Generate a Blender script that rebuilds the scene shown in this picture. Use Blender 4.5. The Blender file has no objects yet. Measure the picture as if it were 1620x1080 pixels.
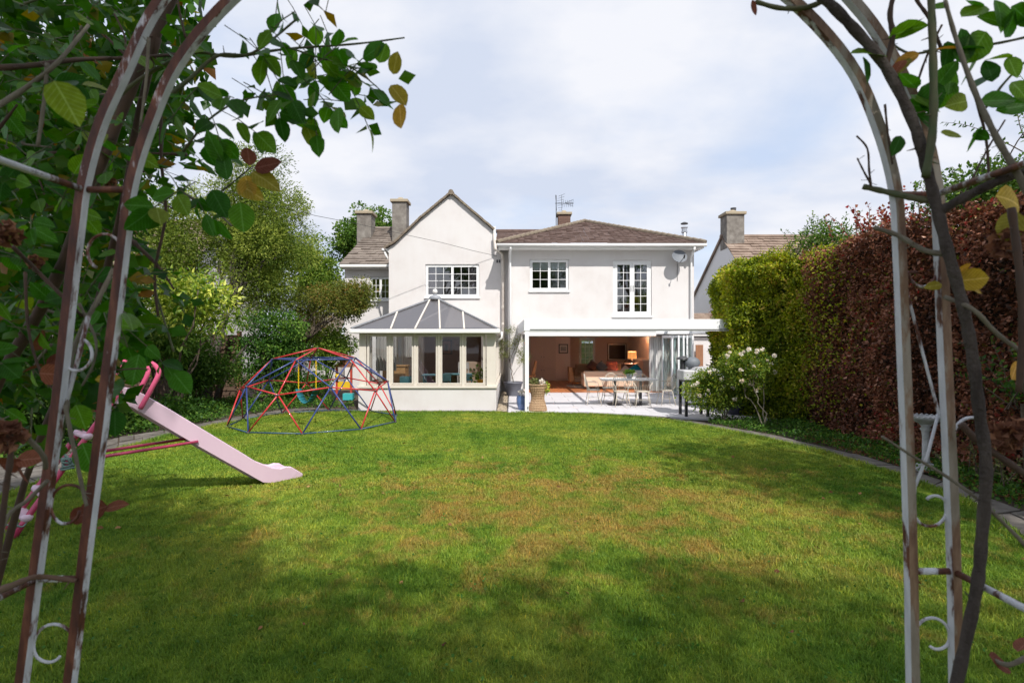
import bpy, math, random
import numpy as np
from mathutils import Vector, Matrix, noise as mn
random.seed(7); rng = np.random.default_rng(7)
R = math.radians
sc = bpy.context.scene
# ---------------------------------------------------------------- camera, sky, sun, exposure
CAMH = 1.8
cam = bpy.data.cameras.new('camera'); cam_o = bpy.data.objects.new('camera', cam); sc.collection.objects.link(cam_o)
cam.lens = 19.0; cam.sensor_width = 36.0; cam.clip_start = 0.05; cam.clip_end = 2000
cam_o.location = (0, 0, CAMH); cam_o.rotation_euler = (R(90), 0, 0)
cam.dof.use_dof = True; cam.dof.focus_distance = 13.0; cam.dof.aperture_fstop = 6.3
sc.camera = cam_o
SUN = Vector((0.38, -1.0, 1.18)).normalized()          # direction towards the sun
el = math.asin(SUN.z); az = math.atan2(SUN.x, SUN.y)
w = bpy.data.worlds.new('World'); sc.world = w; w.use_nodes = True
nt = w.node_tree; nt.nodes.clear(); L = nt.links.new
def N(t, **k):
    n = nt.nodes.new(t)
    for a, b in k.items(): setattr(n, a, b)
    return n
sky = N('ShaderNodeTexSky', sky_type='NISHITA'); sky.sun_disc = False; sky.sun_elevation = el; sky.sun_rotation = az
sky.air_density = 1.2; sky.dust_density = 1.0; sky.ozone_density = 1.2
tc = N('ShaderNodeTexCoord'); sep = N('ShaderNodeSeparateXYZ'); L(tc.outputs['Generated'], sep.inputs[0])
zz = N('ShaderNodeMath', operation='ADD'); L(sep.outputs['Z'], zz.inputs[0]); zz.inputs[1].default_value = 0.28
zm = N('ShaderNodeMath', operation='MAXIMUM'); L(zz.outputs[0], zm.inputs[0]); zm.inputs[1].default_value = 0.12
dv = N('ShaderNodeVectorMath', operation='DIVIDE'); L(tc.outputs['Generated'], dv.inputs[0])
cb = N('ShaderNodeCombineXYZ'); L(zm.outputs[0], cb.inputs[0]); L(zm.outputs[0], cb.inputs[1]); L(zm.outputs[0], cb.inputs[2]); L(cb.outputs[0], dv.inputs[1])
n1 = N('ShaderNodeTexNoise'); n1.inputs['Scale'].default_value = 1.15; n1.inputs['Detail'].default_value = 7; n1.inputs['Roughness'].default_value = 0.52; n1.inputs['Distortion'].default_value = 0.25
mp = N('ShaderNodeMapping'); mp.inputs['Location'].default_value = (3.1, 0.8, 0.4); mp.inputs['Scale'].default_value = (1, 1.3, 1.0); L(dv.outputs[0], mp.inputs[0]); L(mp.outputs[0], n1.inputs['Vector'])
r1 = N('ShaderNodeValToRGB'); r1.color_ramp.elements[0].position = 0.28; r1.color_ramp.elements[1].position = 0.53; L(n1.outputs['Fac'], r1.inputs[0])
n2 = N('ShaderNodeTexNoise'); n2.inputs['Scale'].default_value = 1.9; n2.inputs['Detail'].default_value = 8; n2.inputs['Roughness'].default_value = 0.5; L(mp.outputs[0], n2.inputs['Vector'])
r2 = N('ShaderNodeValToRGB'); r2.color_ramp.elements[0].position = 0.38; r2.color_ramp.elements[1].position = 0.60
r2.color_ramp.elements[0].color = (4.5, 4.95, 5.95, 1); r2.color_ramp.elements[1].color = (6.1, 6.2, 6.6, 1); L(n2.outputs['Fac'], r2.inputs[0])
hb = N('ShaderNodeMixRGB'); hb.inputs['Fac'].default_value = 0.62; hb.inputs[2].default_value = (4.7, 5.6, 7.4, 1); L(sky.outputs[0], hb.inputs[1])
mx = N('ShaderNodeMixRGB'); L(r1.outputs[0], mx.inputs['Fac']); L(hb.outputs[0], mx.inputs[1]); L(r2.outputs[0], mx.inputs[2])
bg = N('ShaderNodeBackground'); bg.inputs['Strength'].default_value = 0.099; L(mx.outputs[0], bg.inputs['Color'])
wo = N('ShaderNodeOutputWorld'); L(bg.outputs[0], wo.inputs[0])
sl = bpy.data.lights.new('sun', 'SUN'); sl.energy = 3.4; sl.angle = R(0.8); sl.color = (1.0, 0.955, 0.90)
so = bpy.data.objects.new('sun', sl); sc.collection.objects.link(so); so.rotation_euler = SUN.to_track_quat('Z', 'Y').to_euler(); so.location = (10, -20, 30)
vs = sc.view_settings; vs.view_transform = 'Standard'; vs.look = 'None'; vs.gamma = 1; vs.exposure = 0.6; vs.use_curve_mapping = False
sc.cycles.max_bounces = 8; sc.cycles.transparent_max_bounces = 16; sc.cycles.use_denoising = True
C = sc.collection
F = 855.0
def P(px, py, Y): return Vector(((px-810)*Y/F, Y, CAMH+(540-py)*Y/F))
def G(px, py):
    Y = CAMH*F/(py-540); return ((px-810)*Y/F, Y)
# ---------------------------------------------------------------- materials
MATS = {}
def ramp(nt, fac, stops):
    r = nt.nodes.new('ShaderNodeValToRGB'); e = r.color_ramp.elements
    while len(e) < len(stops): e.new(0.5)
    for i, (p, c) in enumerate(stops): e[i].position = p; e[i].color = (*c, 1)
    nt.links.new(fac, r.inputs[0]); return r.outputs[0]
def noise_n(nt, scale, detail=4, rough=0.55, coord='Object', sc3=None, dist=0.0):
    t = nt.nodes.new('ShaderNodeTexCoord') if coord != 'World' else nt.nodes.new('ShaderNodeNewGeometry')
    o = t.outputs['Position'] if coord == 'World' else t.outputs[coord]
    if sc3:
        m = nt.nodes.new('ShaderNodeMapping'); m.inputs['Scale'].default_value = sc3; nt.links.new(o, m.inputs[0]); o = m.outputs[0]
    n = nt.nodes.new('ShaderNodeTexNoise'); n.inputs['Scale'].default_value = scale; n.inputs['Detail'].default_value = detail; n.inputs['Roughness'].default_value = rough; n.inputs['Distortion'].default_value = dist
    nt.links.new(o, n.inputs['Vector']); return n.outputs['Fac']
def mat(name, col, rough=0.6, metal=0.0, col2=None, nscale=8.0, bump=0.0, bscale=60.0, spec=0.5, stops=None, sc3=None, coord='World', emit=None, objrand=0.0, coat=0.0):
    m = bpy.data.materials.new(name); m.use_nodes = True; nt = m.node_tree; b = nt.nodes['Principled BSDF']
    b.inputs['Roughness'].default_value = rough; b.inputs['Metallic'].default_value = metal; b.inputs['Specular IOR Level'].default_value = spec
    b.inputs['Coat Weight'].default_value = coat
    b.inputs['Base Color'].default_value = (*col, 1)
    out = None
    if stops: out = ramp(nt, noise_n(nt, nscale, 6, 0.6, coord, sc3), stops)
    elif col2: out = ramp(nt, noise_n(nt, nscale, 6, 0.6, coord, sc3), [(0.3, col), (0.7, col2)])
    if objrand:
        oi = nt.nodes.new('ShaderNodeObjectInfo'); h = nt.nodes.new('ShaderNodeHueSaturation'); mr = nt.nodes.new('ShaderNodeMapRange')
        mr.inputs['To Min'].default_value = 1-objrand; mr.inputs['To Max'].default_value = 1+objrand
        nt.links.new(oi.outputs['Random'], mr.inputs[0]); nt.links.new(mr.outputs[0], h.inputs['Value'])
        if out: nt.links.new(out, h.inputs['Color'])
        else: h.inputs['Color'].default_value = (*col, 1)
        out = h.outputs[0]
    if out: nt.links.new(out, b.inputs['Base Color'])
    if bump:
        bp = nt.nodes.new('ShaderNodeBump'); bp.inputs['Strength'].default_value = bump; bp.inputs['Distance'].default_value = 0.01
        nt.links.new(noise_n(nt, bscale, 5, 0.6, coord), bp.inputs['Height']); nt.links.new(bp.outputs[0], b.inputs['Normal'])
    if emit: b.inputs['Emission Color'].default_value = (*emit[0], 1); b.inputs['Emission Strength'].default_value = emit[1]
    MATS[name] = m; return m
def leafmat(name, stops, trans=0.3, rough=0.5, spec=0.2, attr=True, objrand=False, veins=False):
    m = bpy.data.materials.new(name); m.use_nodes = True; nt = m.node_tree; b = nt.nodes['Principled BSDF']; o = nt.nodes['Material Output']
    if objrand: s = nt.nodes.new('ShaderNodeObjectInfo').outputs['Random']
    else:
        a = nt.nodes.new('ShaderNodeAttribute'); a.attribute_name = 'v'; s = a.outputs['Fac']
    c = ramp(nt, s, stops)
    if veins:
        f = noise_n(nt, 5.0 if objrand else 40, 5, 0.65, 'Object'); mm = nt.nodes.new('ShaderNodeMixRGB'); mm.blend_type = 'MULTIPLY'; mm.inputs[0].default_value = 0.9
        nt.links.new(c, mm.inputs[1]); nt.links.new(ramp(nt, f, [(0.30, (1.5, 0.75, 0.5)), (0.36, (0.78, 0.74, 0.6)), (0.6, (1.08, 1.05, 1))]), mm.inputs[2]); c = mm.outputs[0]
        if objrand:      # pale midrib and side veins, in the leaf's own coordinates (x across, y along)
            tc_ = nt.nodes.new('ShaderNodeTexCoord'); sx = nt.nodes.new('ShaderNodeSeparateXYZ'); nt.links.new(tc_.outputs['Object'], sx.inputs[0])
            def mth(op, a_, b_=None, c_=None):
                q = nt.nodes.new('ShaderNodeMath'); q.operation = op
                for k_, v_ in enumerate((a_, b_, c_)):
                    if v_ is None: continue
                    if isinstance(v_, (int, float)): q.inputs[k_].default_value = v_
                    else: nt.links.new(v_, q.inputs[k_])
                return q.outputs[0]
            ax_ = mth('ABSOLUTE', sx.outputs['X']); mid = mth('LESS_THAN', ax_, 0.018)
            ph = mth('SUBTRACT', sx.outputs['Y'], mth('MULTIPLY', ax_, 0.9)); sv = mth('GREATER_THAN', mth('SINE', mth('MULTIPLY', ph, 55.0)), 0.86)
            vv = mth('MULTIPLY', mth('MAXIMUM', mid, mth('MULTIPLY', sv, 0.55)), 0.55); vm = nt.nodes.new('ShaderNodeMixRGB'); nt.links.new(vv, vm.inputs[0]); nt.links.new(c, vm.inputs[1])
            h_ = nt.nodes.new('ShaderNodeHueSaturation'); h_.inputs['Value'].default_value = 2.0; h_.inputs['Saturation'].default_value = 0.8; nt.links.new(c, h_.inputs['Color']); nt.links.new(h_.outputs[0], vm.inputs[2]); c = vm.outputs[0]
    nt.links.new(c, b.inputs['Base Color']); b.inputs['Roughness'].default_value = rough; b.inputs['Specular IOR Level'].default_value = spec
    if trans:
        t = nt.nodes.new('ShaderNodeBsdfTranslucent'); h = nt.nodes.new('ShaderNodeHueSaturation'); h.inputs['Value'].default_value = 1.5; h.inputs['Saturation'].default_value = 1.1
        nt.links.new(c, h.inputs['Color']); nt.links.new(h.outputs[0], t.inputs[0])
        x = nt.nodes.new('ShaderNodeMixShader'); x.inputs[0].default_value = trans
        nt.links.new(b.outputs[0], x.inputs[1]); nt.links.new(t.outputs[0], x.inputs[2]); nt.links.new(x.outputs[0], o.inputs[0])
    MATS[name] = m; return m
def glassmat(name, tint=(1, 1, 1), refl=0.08, rough=0.02, spec_col=(1, 1, 1)):
    m = bpy.data.materials.new(name); m.use_nodes = True; nt = m.node_tree; o = nt.nodes['Material Output']; nt.nodes.remove(nt.nodes['Principled BSDF'])
    t = nt.nodes.new('ShaderNodeBsdfTransparent'); t.inputs[0].default_value = (*tint, 1)
    g = nt.nodes.new('ShaderNodeBsdfGlossy'); g.inputs['Roughness'].default_value = rough; g.inputs[0].default_value = (*spec_col, 1)
    fr = nt.nodes.new('ShaderNodeLayerWeight'); fr.inputs['Blend'].default_value = 0.35
    a = nt.nodes.new('ShaderNodeMath'); a.operation = 'MULTIPLY_ADD'; a.inputs[1].default_value = 0.8; a.inputs[2].default_value = refl; a.use_clamp = True
    nt.links.new(fr.outputs['Fresnel'], a.inputs[0])
    x = nt.nodes.new('ShaderNodeMixShader'); nt.links.new(a.outputs[0], x.inputs[0]); nt.links.new(t.outputs[0], x.inputs[1]); nt.links.new(g.outputs[0], x.inputs[2]); nt.links.new(x.outputs[0], o.inputs[0])
    MATS[name] = m; return m
# ---------------------------------------------------------------- mesh helpers
def wloc(o):
    v = Vector((0, 0, 0))
    while o is not None: v = v + o.location; o = o.parent
    return v
def tag(o, label=None, cat=None, group=None, kind=None):
    if label: o['label'] = label
    if cat: o['category'] = cat
    if group: o['group'] = group
    if kind: o['kind'] = kind
    return o
def thing(name, label, cat, loc=(0, 0, 0), group=None, rz=0):
    o = bpy.data.objects.new(name, None); C.objects.link(o); o.location = loc; o.rotation_euler = (0, 0, rz)
    o.empty_display_size = 0.1
    return tag(o, label, cat, group)
class MB:
    def __init__(s): s.v = []; s.f = []
    def add(s, vs, fs):
        b = len(s.v); s.v += [tuple(v) for v in vs]; s.f += [tuple(i+b for i in f) for f in fs]; return s
    def quad(s, a, b, c, d): return s.add([a, b, c, d], [(0, 1, 2, 3)])
    def poly(s, pts): return s.add(pts, [tuple(range(len(pts)))])
    def box(s, x0, x1, y0, y1, z0, z1):
        if x0 > x1: x0, x1 = x1, x0
        if y0 > y1: y0, y1 = y1, y0
        if z0 > z1: z0, z1 = z1, z0
        return s.add([(x0, y0, z0), (x1, y0, z0), (x1, y1, z0), (x0, y1, z0), (x0, y0, z1), (x1, y0, z1), (x1, y1, z1), (x0, y1, z1)],
                     [(0, 3, 2, 1), (4, 5, 6, 7), (0, 1, 5, 4), (1, 2, 6, 5), (2, 3, 7, 6), (3, 0, 4, 7)])
    def obox(s, c, size, M=None):
        M = M or Matrix.Identity(3); c = Vector(c); h = Vector(size)/2
        vs = [c + M @ Vector((h.x*a, h.y*b, h.z*d)) for a, b, d in ((-1,-1,-1),(1,-1,-1),(1,1,-1),(-1,1,-1),(-1,-1,1),(1,-1,1),(1,1,1),(-1,1,1))]
        return s.add(vs, [(0, 3, 2, 1), (4, 5, 6, 7), (0, 1, 5, 4), (1, 2, 6, 5), (2, 3, 7, 6), (3, 0, 4, 7)])
    def bar(s, a, b, wx, wy, up=(0, 0, 1)):
        a = Vector(a); b = Vector(b); d = (b-a); l = d.length; d.normalize(); u = Vector(up)
        if abs(d.dot(u)) > 0.97: u = Vector((0, 1, 0))
        x = d.cross(u).normalized(); y = x.cross(d).normalized()
        return s.obox((a+b)/2, (wx, wy, l), Matrix((x, y, d)).transposed())
    def prism(s, pts, off):
        n = len(pts); off = Vector(off); a = [Vector(p) for p in pts]; b = [p+off for p in a]
        return s.add(a+b, [tuple(range(n))[::-1], tuple(range(n, 2*n))] + [(i, (i+1) % n, (i+1) % n+n, i+n) for i in range(n)])
    def tube(s, pts, r, n=8, closed=False, cap=True):
        pts = [Vector(p) for p in pts]; k = len(pts)
        if not isinstance(r, (list, tuple)): r = [r]*k
        T = []
        for i in range(k):
            if closed: t = pts[(i+1) % k]-pts[i-1]
            else: t = pts[min(i+1, k-1)]-pts[max(i-1, 0)]
            T.append(t.normalized() if t.length > 1e-9 else Vector((0, 0, 1)))
        u = T[0].orthogonal().normalized(); b = len(s.v)
        for i in range(k):
            u = (u - T[i]*u.dot(T[i])); u = u.normalized() if u.length > 1e-6 else T[i].orthogonal().normalized()
            w_ = T[i].cross(u)
            for j in range(n):
                a = 2*math.pi*j/n; s.v.append(tuple(pts[i] + (u*math.cos(a)+w_*math.sin(a))*r[i]))
        for i in range(k if closed else k-1):
            i2 = (i+1) % k
            for j in range(n):
                j2 = (j+1) % n; s.f.append((b+i*n+j, b+i*n+j2, b+i2*n+j2, b+i2*n+j))
        if cap and not closed:
            s.f.append(tuple(b+j for j in range(n))[::-1]); s.f.append(tuple(b+(k-1)*n+j for j in range(n)))
        return s
    def lathe(s, prof, c=(0, 0, 0), n=20, cap=True):
        c = Vector(c); b = len(s.v); k = len(prof)
        for (r, z) in prof:
            for j in range(n):
                a = 2*math.pi*j/n; s.v.append((c.x+r*math.cos(a), c.y+r*math.sin(a), c.z+z))
        for i in range(k-1):
            for j in range(n):
                j2 = (j+1) % n; s.f.append((b+i*n+j, b+i*n+j2, b+(i+1)*n+j2, b+(i+1)*n+j))
        if cap: s.f.append(tuple(b+j for j in range(n))[::-1]); s.f.append(tuple(b+(k-1)*n+j for j in range(n)))
        return s
    def ball(s, c, r, n=12, sq=(1, 1, 1)):
        c = Vector(c); b = len(s.v); m = n//2
        for i in range(m+1):
            th = math.pi*i/m
            for j in range(n):
                a = 2*math.pi*j/n; s.v.append((c.x+r*sq[0]*math.sin(th)*math.cos(a), c.y+r*sq[1]*math.sin(th)*math.sin(a), c.z-r*sq[2]*math.cos(th)))
        for i in range(m):
            for j in range(n):
                j2 = (j+1) % n; s.f.append((b+i*n+j, b+i*n+j2, b+(i+1)*n+j2, b+(i+1)*n+j))
        return s
    def build(s, name, m, parent=None, smooth=False, bevel=0.0, kind=None, label=None, origin=None, subd=0):
        off = wloc(parent) if parent is not None else Vector(origin or (0, 0, 0))
        me = bpy.data.meshes.new(name); me.from_pydata([(x-off.x, y-off.y, z-off.z) for x, y, z in s.v], [], s.f); me.update()
        if smooth: me.polygons.foreach_set('use_smooth', [True]*len(me.polygons))
        mm = MATS[m] if isinstance(m, str) else m
        me.materials.append(mm)
        o = bpy.data.objects.new(name, me); C.objects.link(o)
        if parent is not None: o.parent = parent
        else: o.location = off
        if bevel:
            bm = o.modifiers.new('bevel', 'BEVEL'); bm.width = bevel; bm.segments = 2; bm.limit_method = 'ANGLE'; bm.angle_limit = R(40)
        if subd:
            sd = o.modifiers.new('sub', 'SUBSURF'); sd.levels = subd; sd.render_levels = subd
        if kind: o['kind'] = kind
        if label: o['label'] = label
        return o
def arr_mesh(name, V, FL, m, parent=None, origin=None, vals=None, kind=None, smooth=False):
    """V (n,3) world verts, FL (k, m) faces of equal size"""
    off = np.array(wloc(parent) if parent is not None else (origin or (0, 0, 0)))
    me = bpy.data.meshes.new(name); nv = len(V); nf, ns = FL.shape
    me.vertices.add(nv); me.vertices.foreach_set('co', (V-off).astype(np.float32).ravel())
    me.loops.add(nf*ns); me.loops.foreach_set('vertex_index', FL.astype(np.int32).ravel())
    me.polygons.add(nf); me.polygons.foreach_set('loop_start', np.arange(0, nf*ns, ns, dtype=np.int32))
    if vals is not None:
        a = me.attributes.new('v', 'FLOAT', 'POINT'); a.data.foreach_set('value', vals.astype(np.float32))
    me.update(calc_edges=True)
    if smooth: me.polygons.foreach_set('use_smooth', np.ones(nf, dtype=bool))
    me.materials.append(MATS[m] if isinstance(m, str) else m)
    o = bpy.data.objects.new(name, me); C.objects.link(o)
    if parent is not None: o.parent = parent
    elif origin: o.location = origin
    if kind: o['kind'] = kind
    return o
def unit(a): return a/np.maximum(np.linalg.norm(a, axis=1, keepdims=True), 1e-9)
def leaves(name, Pn, D, S, m, parent=None, wid=0.5, vals=None, nrm=None, kind=None, origin=None, bend=0.15, spread=0.6):
    """diamond leaves: Pn base points, D axis direction, S length; nrm preferred facing"""
    n = len(Pn); D = unit(D); S = np.asarray(S).reshape(-1, 1)*np.ones((n, 1))
    up = rng.normal(size=(n, 3))
    if nrm is not None: up = unit(nrm) + spread*up*0.6
    side = unit(np.cross(D, up)); upv = np.cross(side, D)
    w_ = wid*(0.8+0.4*rng.random((n, 1)))
    a = Pn; b = Pn + D*S*0.45 + side*S*w_*0.5 + upv*S*bend*0.5; c = Pn + D*S - upv*S*bend*0.6; d = Pn + D*S*0.45 - side*S*w_*0.5 + upv*S*bend*0.5
    V = np.stack([a, b, c, d], 1).reshape(-1, 3)
    i = np.arange(n)*4
    FL = np.concatenate([np.stack([i, i+1, i+2], 1), np.stack([i, i+2, i+3], 1)])
    v = rng.random(n) if vals is None else vals
    return arr_mesh(name, V, FL, m, parent, origin, np.repeat(v, 4), kind)
def fnoise(p, s, seed=0.0):
    return np.array([mn.noise(Vector((q[0]*s+seed, q[1]*s-seed, q[2]*s+seed*.5))) for q in p])
def clump_points(centers, radii, per, flat=0.75, shell=0.55):
    """points gathered in ragged clumps; returns positions and outward directions"""
    Ps = []; Ds = []; Vs = []
    for c, r in zip(centers, radii):
        k = int(per*r*r); d = unit(rng.normal(size=(k, 3))); rr = r*(shell+(1-shell)*rng.random((k, 1)))*(0.85+0.3*rng.random((k, 1)))
        off = d*rr*np.array([1, 1, flat]); Ps.append(np.array(c)+off); Ds.append(d+np.array([0, 0, -0.15])+0.5*rng.normal(size=(k, 3)))
        Vs.append(np.clip(0.5+0.22*rng.normal(size=k)+0.18*rng.normal(), 0, 1))
    return np.concatenate(Ps), np.concatenate(Ds), np.concatenate(Vs)
def crown_centers(c, rad, n, rmin, rmax, inner=0.35, seed=0):
    c = np.array(c); rad = np.array(rad); out = []; rr = []
    while len(out) < n:
        d = unit(rng.normal(size=(1, 3)))[0]; t = (inner + (1-inner)*rng.random())**0.8
        p = c + d*rad*t*(0.9+0.25*mn.noise(Vector(d)*1.7+Vector((seed, seed, seed))))
        out.append(p); rr.append(rmin+(rmax-rmin)*rng.random())
    return out, rr
def limb(mb, a, b, r0, r1, wob=0.08, k=7, n=7):
    a = Vector(a); b = Vector(b); l = (b-a).length; pts = []
    for i in range(k+1):
        t = i/k; p = a.lerp(b, t) + Vector((rng.normal(), rng.normal(), rng.normal()))*wob*l*0.35*math.sin(math.pi*t)
        p.z += 0.08*l*math.sin(math.pi*t); pts.append(p)
    mb.tube(pts, [r0+(r1-r0)*i/k for i in range(k+1)], n)
    return pts
def tree(name, label, cat, base, trunk_top, tr, cc, rad, nclump, rmin, rmax, per, ls, lmat, bark='bark', nlimb=9, group=None, wid=0.5, inner=0.35, extra=None, seed=0, trunks=None):
    t = thing(name, label, cat, base, group)
    mb = MB()
    for (a, b, r0, r1) in (trunks or [(base, trunk_top, tr, tr*0.6)]): limb(mb, a, b, r0, r1, 0.05, 8, 10)
    mb.build('trunk', bark, t, True)
    cs, rs = crown_centers(cc, rad, nclump, rmin, rmax, inner, seed)
    if extra: cs += [np.array(e[:3]) for e in extra]; rs += [e[3] for e in extra]
    lb = MB(); tt = Vector(trunk_top)
    idx = rng.permutation(len(cs))[:nlimb]
    for i in idx: limb(lb, tt + Vector((0, 0, -0.1)), cs[i], tr*0.45, tr*0.08, 0.1, 6, 6)
    if nlimb: lb.build('branch', bark, t, True)
    Pn, D, v = clump_points(cs, rs, per)
    leaves('crown', Pn, D, ls*(0.7+0.6*rng.random(len(Pn))), lmat, t, wid, v, kind=None)
    return t
def wall_holes(mb, x0, x1, z0, z1, y, th, holes):
    """vertical wall facing -Y at y, thickness th going +Y, with rectangular holes (hx0,hx1,hz0,hz1)"""
    xs = sorted({x0, x1, *[v for h in holes for v in h[:2]]}); zs = sorted({z0, z1, *[v for h in holes for v in h[2:]]})
    inh = lambda x, z: any(h[0] < x < h[1] and h[2] < z < h[3] for h in holes)
    for i in range(len(xs)-1):
        for j in range(len(zs)-1):
            a, b, c, d = xs[i], xs[i+1], zs[j], zs[j+1]
            if inh((a+b)/2, (c+d)/2): continue
            mb.quad((a, y, c), (b, y, c), (b, y, d), (a, y, d)); mb.quad((b, y+th, c), (a, y+th, c), (a, y+th, d), (b, y+th, d))
    for (a, b, c, d) in holes:
        mb.quad((a, y, c), (a, y+th, c), (a, y+th, d), (a, y, d)); mb.quad((b, y+th, c), (b, y, c), (b, y, d), (b, y+th, d))
        mb.quad((a, y, d), (a, y+th, d), (b, y+th, d), (b, y, d)); mb.quad((a, y+th, c), (a, y, c), (b, y, c), (b, y+th, c))
    mb.quad((x0, y+th, z0), (x0, y, z0), (x0, y, z1), (x0, y+th, z1)); mb.quad((x1, y, z0), (x1, y+th, z0), (x1, y+th, z1), (x1, y, z1))
    mb.quad((x0, y, z1), (x1, y, z1), (x1, y+th, z1), (x0, y+th, z1))
    return mb
def tiles(mb, el_, er, rr, rl, rows, tw, th=0.022, jit=0.006):
    """courses of tiles on the roof plane eave-left, eave-right, ridge-right, ridge-left"""
    el_, er, rr, rl = map(Vector, (el_, er, rr, rl)); nrm = (er-el_).cross(rl-el_)
    if nrm.length < 1e-6: nrm = (er-el_).cross(rr-el_)
    nrm.normalize()
    if nrm.z < 0: nrm = -nrm
    for i in range(rows):
        a0 = el_.lerp(rl, i/rows); b0 = er.lerp(rr, i/rows); t1 = min(1.0, (i+1.25)/rows); a1 = el_.lerp(rl, t1); b1 = er.lerp(rr, t1)
        l = (b0-a0).length; k = max(1, int(l/tw)); off = 0.5*(i % 2)/k
        us = [0.0]+[min(1, max(0, (j+0.0)/k+off)) for j in range(1, k)]+[1.0]
        for j in range(len(us)-1):
            u0, u1 = us[j]+0.012/k, us[j+1]-0.012/k
            if u1 <= u0: continue
            z = th+random.uniform(-jit, jit)*2; dz = random.uniform(-jit, jit)
            p = [a0.lerp(b0, u0), a0.lerp(b0, u1), a1.lerp(b1, u1), a1.lerp(b1, u0)]
            q = [p[0]+nrm*(z+dz), p[1]+nrm*(z-dz), p[2]+nrm*0.004, p[3]+nrm*0.004]
            mb.add(p[:2]+q, [(0, 1, 3, 2), (2, 3, 4, 5), (0, 2, 5), (1, 4, 3)])
    return mb
def smooth_path(pts, k=5):
    out = []; n = len(pts)
    for i in range(n-1):
        p0, p1, p2, p3 = [np.array(pts[max(0, min(n-1, i+j))]) for j in (-1, 0, 1, 2)]
        for s in range(k):
            u = s/k; out.append(0.5*((2*p1)+(-p0+p2)*u+(2*p0-5*p1+4*p2-p3)*u*u+(-p0+3*p1-3*p2+p3)*u**3))
    out.append(np.array(pts[-1])); return out
def copy_tree(o, parent=None):
    c = o.copy(); C.objects.link(c); c.parent = parent
    for ch in list(o.children): copy_tree(ch, c)
    return c
# ---------------------------------------------------------------- the materials of the place
mat('wall_render', (0.64, 0.61, 0.595), 0.9, stops=[(0.25, (0.585, 0.55, 0.53)), (0.5, (0.64, 0.615, 0.6)), (0.8, (0.66, 0.645, 0.632))], nscale=1.3, bump=0.5, bscale=70, spec=0.2)
_m = MATS['wall_render']; _nt = _m.node_tree; _b = _nt.nodes['Principled BSDF']; _l = _b.inputs['Base Color'].links[0].from_socket
_x = _nt.nodes.new('ShaderNodeMixRGB'); _x.blend_type = 'MULTIPLY'; _x.inputs[0].default_value = 1.0; _nt.links.new(_l, _x.inputs[1])
_nt.links.new(ramp(_nt, noise_n(_nt, 4.0, 7, 0.62, 'World', (1, 1, 0.12)), [(0.25, (0.91, 0.895, 0.87)), (0.36, (0.985, 0.98, 0.975)), (0.6, (1, 1, 1))]), _x.inputs[2]); _nt.links.new(_x.outputs[0], _b.inputs['Base Color'])
mat('wall_shade_white', (0.76, 0.76, 0.75), 0.9, bump=0.4, bscale=60, spec=0.2)
mat('white_upvc', (0.82, 0.82, 0.81), 0.35)
mat('white_alu', (0.80, 0.81, 0.82), 0.4)
mat('gutter_white', (0.74, 0.73, 0.70), 0.4, col2=(0.80, 0.79, 0.77), nscale=3)
mat('old_pipe', (0.62, 0.56, 0.5), 0.6, stops=[(0.3, (0.36, 0.3, 0.24)), (0.45, (0.62, 0.56, 0.5)), (0.8, (0.7, 0.66, 0.6))], nscale=2.5)
mat('cream_frame', (0.62, 0.57, 0.49), 0.5, col2=(0.66, 0.61, 0.54), nscale=5)
mat('tile_brown', (0.14, 0.075, 0.055), 0.85, stops=[(0.25, (0.065, 0.042, 0.034)), (0.5, (0.115, 0.072, 0.058)), (0.8, (0.17, 0.115, 0.092))], nscale=5.5, bump=0.3, bscale=40)
mat('tile_grey', (0.24, 0.2, 0.17), 0.9, stops=[(0.25, (0.12, 0.095, 0.078)), (0.55, (0.2, 0.165, 0.138)), (0.8, (0.28, 0.24, 0.2))], nscale=3.0, bump=0.3, bscale=40)
mat('tile_tan', (0.26, 0.2, 0.16), 0.9, stops=[(0.25, (0.17, 0.12, 0.09)), (0.55, (0.27, 0.2, 0.155)), (0.8, (0.36, 0.3, 0.24))], nscale=2.5, bump=0.3, bscale=40)
mat('tile_verge', (0.15, 0.115, 0.09), 0.9, col2=(0.24, 0.2, 0.14), nscale=9)
mat('chimney_render', (0.22, 0.2, 0.175), 0.95, stops=[(0.3, (0.12, 0.105, 0.09)), (0.55, (0.22, 0.2, 0.175)), (0.8, (0.33, 0.31, 0.28))], nscale=3.5, bump=0.6, bscale=50)
mat('chimney_cap', (0.38, 0.3, 0.2), 0.9, col2=(0.3, 0.27, 0.2), nscale=8)
mat('brick_brown', (0.17, 0.1, 0.075), 0.9, objrand=0.25, bump=0.4)
mat('lead', (0.2, 0.21, 0.23), 0.5, col2=(0.3, 0.31, 0.33))
mat('steel', (0.6, 0.6, 0.6), 0.3, 1.0)
mat('dark_metal', (0.06, 0.06, 0.065), 0.5)
mat('frame_grey', (0.2, 0.2, 0.19), 0.5)
mat('black_metal', (0.025, 0.025, 0.028), 0.45)
mat('dish_grey', (0.15, 0.165, 0.185), 0.6)
mat('curtain_mauve', (0.42, 0.33, 0.38), 0.9)
mat('curtain_white', (0.78, 0.77, 0.75), 0.9)
mat('curtain_grey', (0.42, 0.41, 0.38), 0.9)
mat('blind_white', (0.75, 0.76, 0.77), 0.8)
mat('room_dark', (0.38, 0.33, 0.3), 0.9)
mat('room_wall', (0.76, 0.62, 0.54), 0.9, col2=(0.78, 0.65, 0.57), nscale=1)
mat('room_wall_dark', (0.66, 0.54, 0.47), 0.9)
mat('room_brown', (0.62, 0.46, 0.39), 0.9)
mat('cupboard', (0.68, 0.55, 0.46), 0.6)
mat('ceiling_white', (0.75, 0.72, 0.68), 0.9)
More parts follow.
